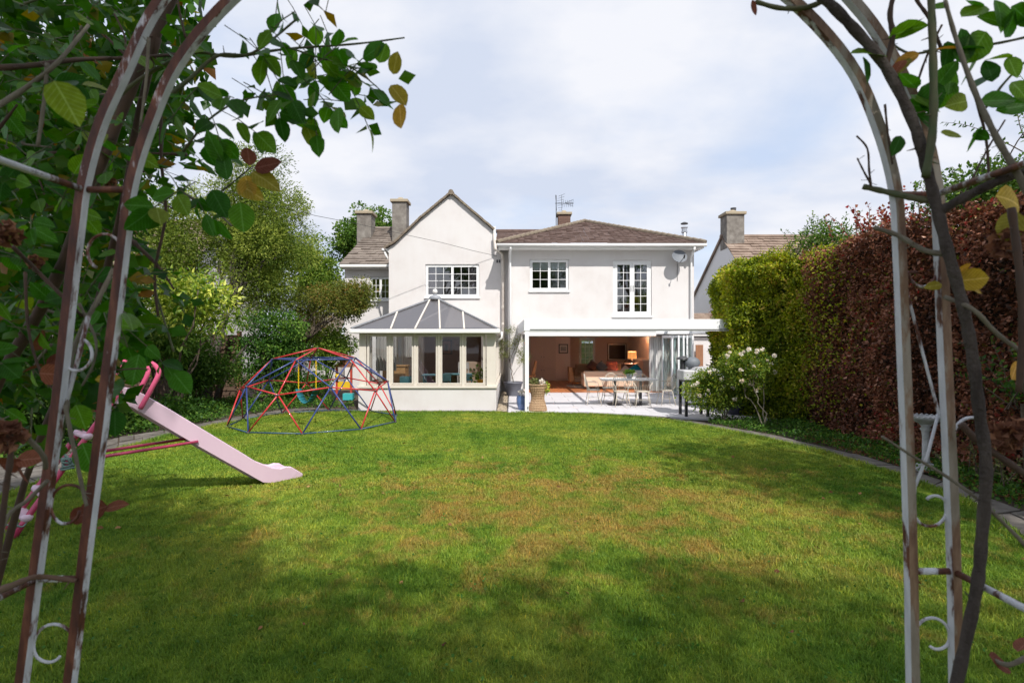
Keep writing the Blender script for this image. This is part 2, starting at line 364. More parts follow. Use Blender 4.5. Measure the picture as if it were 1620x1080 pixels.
mat('wood_floor', (0.45, 0.16, 0.06), 0.35, col2=(0.52, 0.2, 0.08), nscale=4, sc3=(8, 1, 1), objrand=0.15)
mat('oak', (0.5, 0.3, 0.13), 0.5, col2=(0.42, 0.24, 0.1), nscale=6, sc3=(1, 1, 6))
mat('dark_wood', (0.13, 0.055, 0.03), 0.45)
mat('sofa_cream', (0.72, 0.56, 0.42), 0.95, bump=0.3, bscale=200)
mat('armchair_tan', (0.5, 0.27, 0.13), 0.9)
mat('seat_brown', (0.3, 0.2, 0.13), 0.95)
mat('teal_cloth', (0.0, 0.26, 0.36), 0.9)
mat('slate_cloth', (0.07, 0.1, 0.15), 0.9)
mat('red_cloth', (0.3, 0.1, 0.09), 0.9)
mat('brown_cloth', (0.11, 0.055, 0.05), 0.9)
mat('pink_cloth', (0.72, 0.55, 0.45), 0.9)
mat('throw_blue', (0.45, 0.5, 0.56), 0.95)
mat('rug_grey', (0.5, 0.46, 0.4), 1.0)
mat('screen', (0.006, 0.006, 0.008), 0.12)
mat('picture_frame_brown', (0.18, 0.09, 0.055), 0.4)
mat('paper', (0.7, 0.67, 0.6), 0.8)
mat('photo_grey', (0.2, 0.22, 0.22), 0.6, col2=(0.5, 0.5, 0.46), nscale=6)
mat('lampshade', (0.75, 0.4, 0.16), 0.8, emit=((1.0, 0.42, 0.12), 0.45))
mat('shade_white', (0.78, 0.8, 0.78), 0.8)
mat('teal_wood', (0.16, 0.36, 0.40), 0.6)
mat('teal_box', (0.1, 0.3, 0.33), 0.6)
mat('yellow_pot', (0.75, 0.32, 0.02), 0.4)
mat('art_pink', (0.62, 0.33, 0.26), 0.7); mat('art_dark', (0.08, 0.09, 0.07), 0.7); mat('art_teal', (0.05, 0.3, 0.32), 0.7)
mat('cane_white', (0.62, 0.57, 0.48), 0.55, col2=(0.5, 0.44, 0.35), nscale=20)
mat('table_white', (0.7, 0.69, 0.68), 0.4)
mat('slab_porcelain', (0.55, 0.535, 0.56), 0.6, col2=(0.61, 0.595, 0.61), nscale=4, objrand=0.05, bump=0.1)
mat('grout', (0.22, 0.21, 0.2), 0.9)
mat('path_stone', (0.17, 0.155, 0.145), 0.9, stops=[(0.28, (0.06, 0.055, 0.045)), (0.5, (0.13, 0.115, 0.10)), (0.78, (0.21, 0.19, 0.17))], nscale=5, bump=0.7, bscale=30, objrand=0.14)
mat('soil', (0.045, 0.032, 0.022), 1.0, col2=(0.085, 0.06, 0.04), nscale=12, bump=1.0, bscale=25)
mat('pebble', (0.55, 0.46, 0.34), 0.8, objrand=0.3, col2=(0.42, 0.34, 0.24), nscale=18)
mat('pot_slate', (0.10, 0.105, 0.13), 0.5, col2=(0.13, 0.135, 0.16), nscale=5)
mat('pot_blue', (0.10, 0.17, 0.36), 0.3, coat=0.5)
mat('pot_navy', (0.012, 0.015, 0.04), 0.3, coat=0.5)
mat('pot_white', (0.7, 0.68, 0.65), 0.6)
mat('wicker', (0.36, 0.22, 0.13), 0.85, stops=[(0.3, (0.17, 0.09, 0.05)), (0.5, (0.4, 0.26, 0.15)), (0.75, (0.58, 0.43, 0.28))], nscale=26, sc3=(1, 1, 2.5), bump=0.6, bscale=80)
mat('cover_silver', (0.40, 0.40, 0.41), 0.5, col2=(0.56, 0.55, 0.55), nscale=9, bump=0.9, bscale=14)
mat('plank_rust', (0.3, 0.14, 0.07), 0.8, col2=(0.22, 0.1, 0.05), nscale=6, sc3=(5, 5, 1))
mat('fence_board', (0.06, 0.038, 0.025), 0.9, col2=(0.11, 0.065, 0.04), nscale=5, sc3=(1, 1, 8), objrand=0.25, bump=0.5)
mat('fence_post', (0.32, 0.17, 0.08), 0.9, col2=(0.2, 0.11, 0.06), nscale=5)
mat('bark', (0.10, 0.075, 0.05), 0.95, stops=[(0.3, (0.05, 0.036, 0.026)), (0.55, (0.11, 0.082, 0.058)), (0.8, (0.17, 0.14, 0.11))], nscale=14, sc3=(1, 1, 0.3), bump=1.0, bscale=25)
mat('bark_grey', (0.13, 0.11, 0.09), 0.95, stops=[(0.3, (0.035, 0.026, 0.022)), (0.55, (0.085, 0.068, 0.058)), (0.8, (0.16, 0.14, 0.12))], nscale=30, sc3=(1, 1, 0.25), bump=0.9, bscale=90)
mat('stem_dark', (0.055, 0.035, 0.025), 0.8, col2=(0.09, 0.05, 0.03), nscale=30)
mat('stem_green', (0.06, 0.09, 0.03), 0.7, col2=(0.11, 0.1, 0.05), nscale=30)
mat('stem_pale', (0.2, 0.18, 0.13), 0.8, col2=(0.12, 0.10, 0.07), nscale=40)
mat('twig_brown', (0.15, 0.09, 0.06), 0.9)
mat('slide_lilac', (0.66, 0.49, 0.58), 0.4, col2=(0.63, 0.46, 0.555), nscale=3, coat=0.2)
mat('pink_tube', (0.48, 0.045, 0.12), 0.35, col2=(0.4, 0.035, 0.10), nscale=9, coat=0.3)
mat('pink_foam', (0.60, 0.09, 0.19), 0.7)
mat('rope_teal', (0.16, 0.24, 0.22), 0.9, bump=1, bscale=90)
mat('dome_red', (0.5, 0.03, 0.035), 0.35, coat=0.3); mat('dome_blue', (0.03, 0.05, 0.19), 0.35, coat=0.3); mat('dome_ring', (0.03, 0.075, 0.13), 0.4, coat=0.2)
mat('yellow_chain', (0.75, 0.5, 0.0), 0.5); mat('swing_teal', (0.01, 0.14, 0.17), 0.4)
mat('toy_red', (0.45, 0.06, 0.04), 0.4); mat('toy_yellow', (0.7, 0.45, 0.02), 0.4); mat('toy_roof', (0.3, 0.12, 0.06), 0.6); mat('toy_teal', (0.05, 0.4, 0.42), 0.4)
mat('stone_bath', (0.46, 0.46, 0.46), 0.85, stops=[(0.3, (0.28, 0.29, 0.28)), (0.6, (0.48, 0.48, 0.49)), (0.85, (0.6, 0.6, 0.62))], nscale=9, bump=0.6, bscale=60)
mat('cable', (0.02, 0.02, 0.02), 0.6)
glassmat('glass', (0.86, 0.9, 0.9), 0.16); glassmat('glass_room', (0.95, 0.97, 0.97), 0.02)
glassmat('glass_roof', (0.88, 0.86, 0.86), 0.40, 0.3, (0.62, 0.6, 0.61)); glassmat('glass_green', (0.62, 0.75, 0.74), 0.1)
# rusting white paint of the garden arch: rust gathers on the side faces and at the joints
def archmat(name, thr, tan=False):
    m = bpy.data.materials.new(name); m.use_nodes = True; nt = m.node_tree; b = nt.nodes['Principled BSDF']
    f1 = noise_n(nt, 7.0, 8, 0.68, 'World', (2.5, 2.5, 0.8)); f2 = noise_n(nt, 60, 5, 0.6, 'World', (1, 1, 0.25))
    rust = ramp(nt, f2, [(0.25, (0.04, 0.014, 0.01)), (0.5, (0.11, 0.034, 0.018)), (0.75, (0.24, 0.09, 0.045))])
    paint = ramp(nt, f2, [(0.3, (0.52, 0.53, 0.57)), (0.6, (0.70, 0.71, 0.75))])
    if tan: rust = ramp(nt, f2, [(0.25, (0.10, 0.05, 0.03)), (0.5, (0.22, 0.13, 0.075)), (0.75, (0.34, 0.24, 0.15))]); paint = ramp(nt, f2, [(0.3, (0.24, 0.2, 0.15)), (0.6, (0.34, 0.3, 0.24))])
    msk = ramp(nt, f1, [(thr-0.03, (0, 0, 0)), (thr+0.03, (1, 1, 1))])
    mm = nt.nodes.new('ShaderNodeMixRGB'); nt.links.new(msk, mm.inputs[0]); nt.links.new(rust, mm.inputs[1]); nt.links.new(paint, mm.inputs[2])
    nt.links.new(mm.outputs[0], b.inputs['Base Color']); b.inputs['Roughness'].default_value = 0.6
    bp = nt.nodes.new('ShaderNodeBump'); bp.inputs['Strength'].default_value = 0.5; bp.inputs['Distance'].default_value = 0.002
    nt.links.new(f1, bp.inputs['Height']); nt.links.new(bp.outputs[0], b.inputs['Normal']); MATS[name] = m
archmat('arch_paint', 0.43); archmat('arch_rust', 0.60); archmat('arch_half', 0.5)
archmat('arch_tan', 0.52, True)
# lawn colour, the same for the turf and for the blades standing on it
def lawn_color(nt, dark=1.0):
    a = noise_n(nt, 0.55, 5, 0.62, 'World'); b_ = noise_n(nt, 2.3, 6, 0.65, 'World', None, 0.6); c = noise_n(nt, 14, 4, 0.6, 'World')
    base = ramp(nt, a, [(0.32, (0.085*dark, 0.185*dark, 0.018*dark)), (0.5, (0.175*dark, 0.26*dark, 0.03*dark)), (0.68, (0.29*dark, 0.315*dark, 0.055*dark))])
    m1 = nt.nodes.new('ShaderNodeMixRGB'); m1.blend_type = 'MULTIPLY'; m1.inputs[0].default_value = 0.8; nt.links.new(base, m1.inputs[1])
    nt.links.new(ramp(nt, b_, [(0.3, (0.62, 0.74, 0.6)), (0.5, (0.95, 0.98, 0.9)), (0.72, (1.3, 1.2, 1.1))]), m1.inputs[2])
    m0 = nt.nodes.new('ShaderNodeMixRGB'); m0.blend_type = 'MULTIPLY'; m0.inputs[0].default_value = 0.85; nt.links.new(m1.outputs[0], m0.inputs[1])
    nt.links.new(ramp(nt, noise_n(nt, 6.5, 5, 0.7, 'World', None, 0.5), [(0.33, (0.5, 0.66, 0.55)), (0.5, (1, 1, 1)), (0.68, (1.28, 1.15, 1.0))]), m0.inputs[2]); m1 = m0
    # dry worn patches, strongest in the middle of the lawn
    g = nt.nodes.new('ShaderNodeNewGeometry'); mpn = nt.nodes.new('ShaderNodeMapping'); mpn.vector_type = 'POINT'
    mpn.inputs['Location'].default_value = (-0.16, -6.0/3.2, 0); mpn.inputs['Scale'].default_value = (1/4.6, 1/3.2, 0)
    nt.links.new(g.outputs['Position'], mpn.inputs[0]); ln = nt.nodes.new('ShaderNodeVectorMath'); ln.operation = 'LENGTH'; nt.links.new(mpn.outputs[0], ln.inputs[0])
    s = nt.nodes.new('ShaderNodeMapRange'); s.inputs['From Min'].default_value = 0.15; s.inputs['From Max'].default_value = 1.3; s.inputs['To Min'].default_value = 0.19; s.inputs['To Max'].default_value = -0.05
    nt.links.new(ln.outputs['Value'], s.inputs[0]); ad = nt.nodes.new('ShaderNodeMath'); ad.operation = 'ADD'
    n3 = noise_n(nt, 1.9, 9, 0.74, 'World', (1, 0.9, 1), 0.5); nt.links.new(n3, ad.inputs[0]); nt.links.new(s.outputs[0], ad.inputs[1])
    msk = ramp(nt, ad.outputs[0], [(0.57, (0, 0, 0)), (0.74, (0.8, 0.8, 0.8))])
    m2 = nt.nodes.new('ShaderNodeMixRGB'); nt.links.new(msk, m2.inputs[0]); nt.links.new(m1.outputs[0], m2.inputs[1])
    nt.links.new(ramp(nt, c, [(0.35, (0.30*dark, 0.17*dark, 0.05*dark)), (0.65, (0.38*dark, 0.27*dark, 0.075*dark))]), m2.inputs[2])
    return m2.outputs[0], c
m = bpy.data.materials.new('turf'); m.use_nodes = True; nt = m.node_tree; b = nt.nodes['Principled BSDF']; col, c = lawn_color(nt, 0.8)
nt.links.new(col, b.inputs['Base Color']); b.inputs['Roughness'].default_value = 1; b.inputs['Specular IOR Level'].default_value = 0.1; MATS['turf'] = m
bp = nt.nodes.new('ShaderNodeBump'); bp.inputs['Strength'].default_value = 1; bp.inputs['Distance'].default_value = 0.02; nt.links.new(noise_n(nt, 60, 5, 0.7, 'World'), bp.inputs['Height']); nt.links.new(bp.outputs[0], b.inputs['Normal'])
m = bpy.data.materials.new('blades'); m.use_nodes = True; nt = m.node_tree; b = nt.nodes['Principled BSDF']; o = nt.nodes['Material Output']; col, c = lawn_color(nt, 1.25)
a = nt.nodes.new('ShaderNodeAttribute'); a.attribute_name = 'v'; mm = nt.nodes.new('ShaderNodeMixRGB'); mm.blend_type = 'MULTIPLY'; mm.inputs[0].default_value = 1
nt.links.new(col, mm.inputs[1]); nt.links.new(ramp(nt, a.outputs['Fac'], [(0.0, (0.65, 0.7, 0.6)), (0.6, (1, 1, 1)), (0.9, (1.25, 1.15, 0.95)), (1.0, (1.9, 1.3, 1.0))]), mm.inputs[2])
nt.links.new(mm.outputs[0], b.inputs['Base Color']); b.inputs['Roughness'].default_value = 0.55; b.inputs['Specular IOR Level'].default_value = 0.25
t = nt.nodes.new('ShaderNodeBsdfTranslucent'); nt.links.new(mm.outputs[0], t.inputs[0]); x = nt.nodes.new('ShaderNodeMixShader'); x.inputs[0].default_value = 0.3
nt.links.new(b.outputs[0], x.inputs[1]); nt.links.new(t.outputs[0], x.inputs[2]); nt.links.new(x.outputs[0], o.inputs[0]); MATS['blades'] = m
# foliage
leafmat('leaf_rose', [(0.0, (0.014, 0.06, 0.006)), (0.5, (0.045, 0.15, 0.013)), (0.9, (0.06, 0.13, 0.015)), (0.97, (0.22, 0.17, 0.02)), (1.0, (0.26, 0.1, 0.03))], 0.42, 0.38, veins=True)
leafmat('leaf_rose_one', [(0.0, (0.022, 0.09, 0.01)), (0.5, (0.055, 0.185, 0.016)), (0.88, (0.12, 0.25, 0.022)), (1.0, (0.22, 0.26, 0.03))], 0.55, 0.38, objrand=True, veins=True)
leafmat('leaf_yellow', [(0.0, (0.45, 0.2, 0.03)), (0.5, (0.42, 0.3, 0.03)), (1.0, (0.2, 0.2, 0.03))], 0.35, 0.5, objrand=True, veins=True)
leafmat('leaf_dead', [(0.0, (0.12, 0.035, 0.02)), (1.0, (0.24, 0.085, 0.045))], 0.2, 0.7, objrand=True, veins=True)
leafmat('leaf_willow', [(0.0, (0.04, 0.075, 0.012)), (0.45, (0.14, 0.20, 0.03)), (1.0, (0.36, 0.41, 0.08))], 0.4, spec=0.12)
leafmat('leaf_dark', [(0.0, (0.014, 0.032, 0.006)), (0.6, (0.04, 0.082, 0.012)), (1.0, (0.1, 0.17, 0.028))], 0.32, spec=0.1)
leafmat('leaf_mid', [(0.0, (0.035, 0.08, 0.012)), (0.6, (0.08, 0.165, 0.022)), (1.0, (0.18, 0.26, 0.045))], 0.35)
leafmat('leaf_bright', [(0.0, (0.06, 0.12, 0.015)), (0.6, (0.14, 0.22, 0.028)), (1.0, (0.28, 0.34, 0.055))], 0.35)
leafmat('leaf_variegated', [(0.0, (0.07, 0.14, 0.02)), (0.4, (0.2, 0.31, 0.03)), (1.0, (0.62, 0.64, 0.12))], 0.3, 0.35)
leafmat('leaf_olive', [(0.0, (0.09, 0.11, 0.04)), (0.6, (0.17, 0.19, 0.07)), (1.0, (0.32, 0.33, 0.12))], 0.3)
leafmat('leaf_small_tree', [(0.0, (0.05, 0.075, 0.015)), (0.5, (0.14, 0.165, 0.025)), (0.85, (0.19, 0.18, 0.035)), (1.0, (0.3, 0.17, 0.05))], 0.3)
leafmat('leaf_hedge_green', [(0.0, (0.06, 0.10, 0.01)), (0.4, (0.2, 0.26, 0.02)), (0.8, (0.42, 0.44, 0.04)), (1.0, (0.45, 0.32, 0.07))], 0.4)
leafmat('leaf_copper', [(0.0, (0.05, 0.024, 0.015)), (0.4, (0.19, 0.08, 0.048)), (0.7, (0.34, 0.14, 0.085)), (0.86, (0.58, 0.30, 0.2)), (0.90, (0.15, 0.2, 0.03)), (0.97, (0.16, 0.2, 0.03)), (1.0, (0.4, 0.06, 0.05))], 0.28, 0.33)
leafmat('leaf_red', [(0.0, (0.12, 0.03, 0.02)), (0.5, (0.3, 0.03, 0.03)), (1.0, (0.25, 0.12, 0.05))], 0.3)
leafmat('leaf_ivy', [(0.0, (0.025, 0.075, 0.012)), (0.6, (0.065, 0.155, 0.022)), (1.0, (0.16, 0.27, 0.04))], 0.35)
leafmat('petal_white', [(0.0, (0.62, 0.5, 0.4)), (0.5, (0.8, 0.75, 0.66)), (1.0, (0.85, 0.82, 0.78))], 0.35)
leafmat('litter', [(0.0, (0.1, 0.04, 0.02)), (0.6, (0.22, 0.1, 0.045)), (1.0, (0.36, 0.22, 0.09))], 0.1, 0.9)
# ---------------------------------------------------------------- ground, lawn, paths, patio
def struct(o): o['kind'] = 'structure'; return o
struct(MB().quad((-150, -60, -0.03), (150, -60, -0.03), (150, 300, -0.03), (-150, 300, -0.03)).build('ground', 'soil'))
right_in = [(2.6, 0.6), (3.7, 2.1), (4.35, 3.4), (4.70, 4.96), (5.0, 5.6), (5.19, 6.16), (5.26, 7.26), (5.1, 8.9), (4.68, 10.26), (3.98, 11.75), (3.51, 12.5), (2.9, 13.0), (2.0, 13.35), (0.9, 13.6), (0.0, 13.7)]
right_out = [(3.4, 0.4), (4.5, 1.9), (5.1, 3.3), (5.36, 4.85), (5.41, 5.72), (5.48, 6.41), (5.55, 7.43), (5.48, 8.55), (5.0, 10.35), (4.28, 11.9), (3.75, 12.75), (3.0, 13.2), (2.05, 13.55), (0.93, 13.8), (0.0, 13.9)]
left_in = [(-0.3, 13.72), (-2.0, 13.8), (-4.06, 13.8), (-5.0, 13.6), (-5.6, 13.4), (-6.05, 12.5), (-6.4, 11.6), (-6.62, 10.3), (-6.6, 9.05), (-6.35, 7.9), (-6.05, 6.9), (-5.98, 6.3), (-5.9, 5.3), (-5.6, 4.0), (-5.2, 2.6), (-4.6, 1.2)]
left_out = [(-0.3, 13.95), (-2.0, 14.0), (-4.1, 14.3), (-5.3, 14.6), (-6.0, 14.3), (-6.55, 13.0), (-6.75, 12.1), (-7.02, 10.9), (-7.35, 10.1), (-7.4, 9.0), (-7.5, 7.9), (-7.3, 6.6), (-7.0, 5.3), (-6.6, 3.8), (-6.1, 2.2), (-5.4, 0.8)]
lawn_poly = right_in + left_in + [(-3.0, -1.0), (0, -1.5), (2.0, -0.8)]
struct(MB().poly([(x, y, 0.004) for x, y in lawn_poly]).build('lawn', 'turf'))
def inpoly(x, y, poly):
    c = False; j = len(poly)-1
    for i in range(len(poly)):
        if (poly[i][1] > y) != (poly[j][1] > y) and x < (poly[j][0]-poly[i][0])*(y-poly[i][1])/(poly[j][1]-poly[i][1])+poly[i][0]: c = not c
        j = i
    return c
def polydist(x, y, poly):
    best = 9
    for i in range(len(poly)):
        a = Vector(poly[i-1]); b = Vector(poly[i]); d = b-a; t = max(0, min(1, (Vector((x, y))-a).dot(d)/max(d.length_squared, 1e-9)))
        best = min(best, (Vector((x, y))-(a+d*t)).length)
    return best
# grass blades: a few square patches of blades set out over the lawn
def patch(nb, size, h, wd, seed):
    g = np.random.default_rng(seed); p = np.zeros((nb, 3)); p[:, :2] = (g.random((nb, 2))-0.5)*size*1.15
    an = g.random(nb)*2*np.pi; lean = (0.25+0.7*g.random(nb)**1.0)[:, None]*h; d = np.stack([np.cos(an), np.sin(an), 0*an], 1)
    an2 = an + np.pi/2 + g.normal(size=nb)*0.5; sd = np.stack([np.cos(an2), np.sin(an2), 0*an], 1)*wd/2*(0.6+0.8*g.random((nb, 1)))
    hh = h*(0.35+1.0*g.random((nb, 1))**1.6); z = np.array([0, 0, 1.0])
    a = p-sd; b = p+sd; m_ = p+d*lean*0.35+z*hh*0.6; c = m_-sd*0.8; e = m_+sd*0.8; f = p+d*lean+z*hh
    V = np.stack([a, b, e, c, f], 1).reshape(-1, 3); i = np.arange(nb)*5
    FL = np.concatenate([np.stack([i, i+1, i+2], 1), np.stack([i, i+2, i+3], 1), np.stack([i+3, i+2, i+4], 1)])
    v = np.clip(g.random(nb), 0, 1)
    me = bpy.data.meshes.new('grass_patch'); me.vertices.add(len(V)); me.vertices.foreach_set('co', V.astype(np.float32).ravel())
    me.loops.add(len(FL)*3); me.loops.foreach_set('vertex_index', FL.astype(np.int32).ravel()); me.polygons.add(len(FL)); me.polygons.foreach_set('loop_start', np.arange(0, len(FL)*3, 3, dtype=np.int32))
    at = me.attributes.new('v', 'FLOAT', 'POINT'); at.data.foreach_set('value', np.repeat(v, 5).astype(np.float32)); me.update(calc_edges=True)
    me.materials.append(MATS['blades']); return bpy.data.objects.new('grass_patch', me)
def grass(name, pts, patches, label):
    col = bpy.data.collections.new(name+'_blades')
    for p in patches: col.objects.link(p)
    me = bpy.data.meshes.new(name); me.from_pydata([(x, y, 0.004) for x, y in pts], [], [])
    a = me.attributes.new('rot', 'FLOAT_VECTOR', 'POINT'); a.data.foreach_set('vector', np.stack([0*rng.random(len(pts)), 0*rng.random(len(pts)), rng.integers(0, 4, len(pts))*np.pi/2+rng.normal(size=len(pts))*0.1], 1).astype(np.float32).ravel())
    a = me.attributes.new('siz', 'FLOAT', 'POINT'); a.data.foreach_set('value', (0.9+0.3*rng.random(len(pts))).astype(np.float32))
    o = bpy.data.objects.new(name, me); C.objects.link(o); ng = bpy.data.node_groups.new(name, 'GeometryNodeTree')
    ng.interface.new_socket('Geometry', in_out='INPUT', socket_type='NodeSocketGeometry'); ng.interface.new_socket('Geometry', in_out='OUTPUT', socket_type='NodeSocketGeometry')
    gi = ng.nodes.new('NodeGroupInput'); go = ng.nodes.new('NodeGroupOutput'); ip = ng.nodes.new('GeometryNodeInstanceOnPoints'); ci = ng.nodes.new('GeometryNodeCollectionInfo')
    ci.inputs['Collection'].default_value = col; ci.inputs['Separate Children'].default_value = True; ci.inputs['Reset Children'].default_value = True
    mp_ = ng.nodes.new('GeometryNodeMeshToPoints'); ng.links.new(gi.outputs[0], mp_.inputs[0]); ng.links.new(mp_.outputs[0], ip.inputs['Points'])
    ng.links.new(ci.outputs[0], ip.inputs['Instance']); ip.inputs['Pick Instance'].default_value = True
    r_ = ng.nodes.new('GeometryNodeInputNamedAttribute'); r_.data_type = 'FLOAT_VECTOR'; r_.inputs[0].default_value = 'rot'; ng.links.new(r_.outputs[0], ip.inputs['Rotation'])
    s_ = ng.nodes.new('GeometryNodeInputNamedAttribute'); s_.data_type = 'FLOAT'; s_.inputs[0].default_value = 'siz'; ng.links.new(s_.outputs[0], ip.inputs['Scale'])
    ng.links.new(ip.outputs[0], go.inputs[0]); md = o.modifiers.new('grass', 'NODES'); md.node_group = ng
    tag(o, label, 'grass', kind='stuff'); return o
S_ = 0.4; near = []; far = []
for iy in range(-2, 40):
    for ix in range(-20, 20):
        x = ix*S_+S_/2; y = iy*S_+S_/2
        if abs(x) > 0.95*y+1.0 or not inpoly(x, y, lawn_poly) or polydist(x, y, lawn_poly) < 0.24: continue
        (near if y < 6.4 else far).append((x, y))
edge_pts = []
for line in (right_in, left_in):
    for i in range(len(line)-1):
        a = Vector(line[i]); b_ = Vector(line[i+1]); k = max(1, int((b_-a).length/0.1))
        for j in range(k):
            p = a.lerp(b_, j/k); nn = Vector((-(b_-a).y, (b_-a).x)).normalized()*(0.07 if line is right_in else 0.07); edge_pts.append((p.x+nn.x*1.5, p.y+nn.y*1.5))
grass('grass_near', near, [patch(2300, S_, 0.027, 0.004, s) for s in range(4)], 'short green grass of the shaded near lawn')
grass('grass_far', far, [patch(1300, S_, 0.025, 0.007, 10+s) for s in range(4)], 'sunlit green grass of the far lawn up to the patio')
tuft = [(x+rng.uniform(-.2, .2), y+rng.uniform(-.2, .2)) for x, y in near+far[::2] if rng.random() < 0.55 and mn.noise(Vector((x*.9, y*.9, 5))) > -0.1]
grass('grass_tufts', tuft, [patch(70, 0.12, 0.062, 0.005, 30+s) for s in range(4)], 'scattered longer tufts standing out of the mown lawn')
grass('grass_edge', edge_pts, [patch(120, 0.16, 0.05, 0.006, 20+s) for s in range(4)], 'longer untrimmed grass along the edge of the round lawn')
n = 5200; q = np.zeros((n, 3)); q[:, 0] = rng.uniform(-4, 5, n); q[:, 1] = 2.6+7*rng.random(n)**1.3; q[:, 2] = 0.022+0.012*rng.random(n)
kp = np.array([mn.noise(Vector((a*1.6, b*1.6, 8))) > 0.12 and inpoly(a, b, lawn_poly) for a, b, c in q]); q = q[kp]; D = rng.normal(size=q.shape); D[:, 2] = 0.15
leafmat('clover', [(0.0, (0.03, 0.10, 0.015)), (1.0, (0.08, 0.2, 0.03))], 0.3)
tag(leaves('clover', q, D, 0.022, 'clover', None, 0.9, kind='stuff', bend=0.05), 'patches of clover and small weeds in the lawn', 'weeds')
# dead leaves and crumbs lying on the lawn
n = 70; q = np.zeros((n, 3)); q[:, 0] = rng.uniform(-4, 5, n); q[:, 1] = rng.uniform(3, 10, n); q[:, 2] = 0.03
D = rng.normal(size=(n, 3)); D[:, 2] *= 0.2
tag(leaves('leaf_litter', q, D, 0.03+0.035*rng.random(n), 'litter', None, 0.7, kind='stuff'), 'scattered small brown dead leaves lying on the lawn', 'leaf litter')
# stone paths, every slab an object
def path(name, inner, outer, step, label):
    base = struct(MB().build(name+'_bed', 'soil')) if False else None
    mb = MB(); n = len(inner)
    for i in range(n-1):
        a, b_, c_, d_ = inner[i], inner[i+1], outer[i+1], outer[i]; mb.quad((*a, 0.0), (*b_, 0.0), (*c_, 0.0), (*d_, 0.0))
    root = struct(mb.build(name, 'soil'))
    for i in range(n-1):
        a, b_, c_, d_ = [Vector((*p, 0)) for p in (inner[i], inner[i+1], outer[i+1], outer[i])]
        k = max(1, round(max((b_-a).length, (c_-d_).length)/step)); w_ = (a-d_).length; rows = 1 if w_ < 0.55 else 2
        for r in range(rows):
            r0, r1 = r/rows, (r+1)/rows
            for j in range(k):
                sh = (0.35/k if r else 0); t0 = max(0, min(1, j/k+sh)); t1 = max(0, min(1, (j+1)/k+sh))
                if j == 0: t0 = 0
                if j == k-1: t1 = 1
                g_ = 0.014; e0 = t0+g_/max(0.1, (b_-a).length); e1 = t1-g_/max(0.1, (b_-a).length)
                i0 = lambda t, s: (a.lerp(b_, t)).lerp(d_.lerp(c_, t), s)
                s0 = r0+0.02; s1 = r1-0.02; h = 0.022+random.uniform(-0.006, 0.008)
                pts = [i0(e0, s0), i0(e1, s0), i0(e1, s1), i0(e0, s1)]
                pts = [p+Vector((random.uniform(-.01, .01), random.uniform(-.01, .01), h+random.uniform(-.004, .004))) for p in pts]
                MB().prism([p-Vector((0, 0, p.z+0.01)) for p in pts], (0, 0, h)).build('paving_stone', 'path_stone', root, bevel=0.004)
    return root
path('path_right', right_in, right_out, 0.62, '')
path('path_left', left_in, left_out, 0.6, '')
# patio
pat = struct(MB().quad((-0.12, 13.75, 0.0), (9, 13.75, 0.0), (9, 18.8, 0.0), (-0.12, 18.8, 0.0)).build('patio', 'grout'))
y = 13.78; r_i = 0
ys = [13.62]
while ys[-1] < 18.7: ys.append(ys[-1]+0.6)
slab_me = {}
for iy in range(len(ys)-1):
    x = -0.1 - (0.45 if iy % 2 else 0)
    while x < 8.8:
        x0, x1 = max(-0.1, x)+0.006, x+0.9-0.006; y0, y1 = ys[iy]+0.008, min(ys[iy+1], 18.76)-0.008; x += 0.9
        if x1-x0 < 0.05: continue
        # the front row is trimmed to the curve of the lawn
        lim = max([np.interp(xx, [0.0, 0.9, 2.05, 3.0, 3.75, 4.28, 5.0, 5.5], [13.9, 13.8, 13.55, 13.2, 12.75, 11.9, 10.4, 8.6]) for xx in (x0, x1)])
        key = (round(x1-x0, 3), round(y1-y0, 3)); 
        if key not in slab_me:
            o = MB().box(0, x1-x0, 0, y1-y0, -0.02, 0.03).build('patio_slab', 'slab_porcelain', None, bevel=0.003); slab_me[key] = o; o.parent = pat
        else:
            s0 = slab_me[key]; o = s0.copy(); C.objects.link(o); o.parent = pat
        o.location = (x0, y0, 0)
# the wedge of patio between the straight slabs and the curved edging on the right
for (xa, xb) in ((1.0, 1.9), (1.9, 2.8), (2.8, 3.7), (3.7, 4.6), (4.6, 5.5), (5.5, 6.4)):
    fa, fb = [float(np.interp(v, [0.0, 0.93, 2.05, 3.0, 3.75, 4.28, 5.0, 6.5], [13.9, 13.8, 13.55, 13.2, 12.75, 12.4, 12.4, 12.4])) for v in (xa, xb)]
    if fa > 13.55 and fb > 13.55: continue
    MB().prism([(xa+.003, fa, -0.02), (xb-.003, fb, -0.02), (xb-.003, 13.615, -0.02), (xa+.003, 13.615, -0.02)], (0, 0, 0.05)).build('patio_slab', 'slab_porcelain', pat, bevel=0.003)
MB().box(0.35, 7.5, 15.62, 15.66, 0.0, 0.034).build('channel_drain', 'grout', pat)
# gravel strip between conservatory and patio
gs = struct(MB().box(-0.39, -0.13, 13.75, 19.3, -0.02, 0.012).build('gravel_bed', 'soil'))
pv = []; pm = MB()
for i in range(1300):
    x = rng.uniform(-0.38, -0.14); y = 13.8+5.3*rng.random()**1.4; r = rng.uniform(0.010, 0.02)
    pm.ball((x, y, 0.016+rng.uniform(0, 0.012)), r, 5, (1, 1.2, 0.6))
tag(pm.build('gravel', 'pebble', None, kind='stuff'), 'pale gravel strip between the conservatory and the patio', 'gravel')
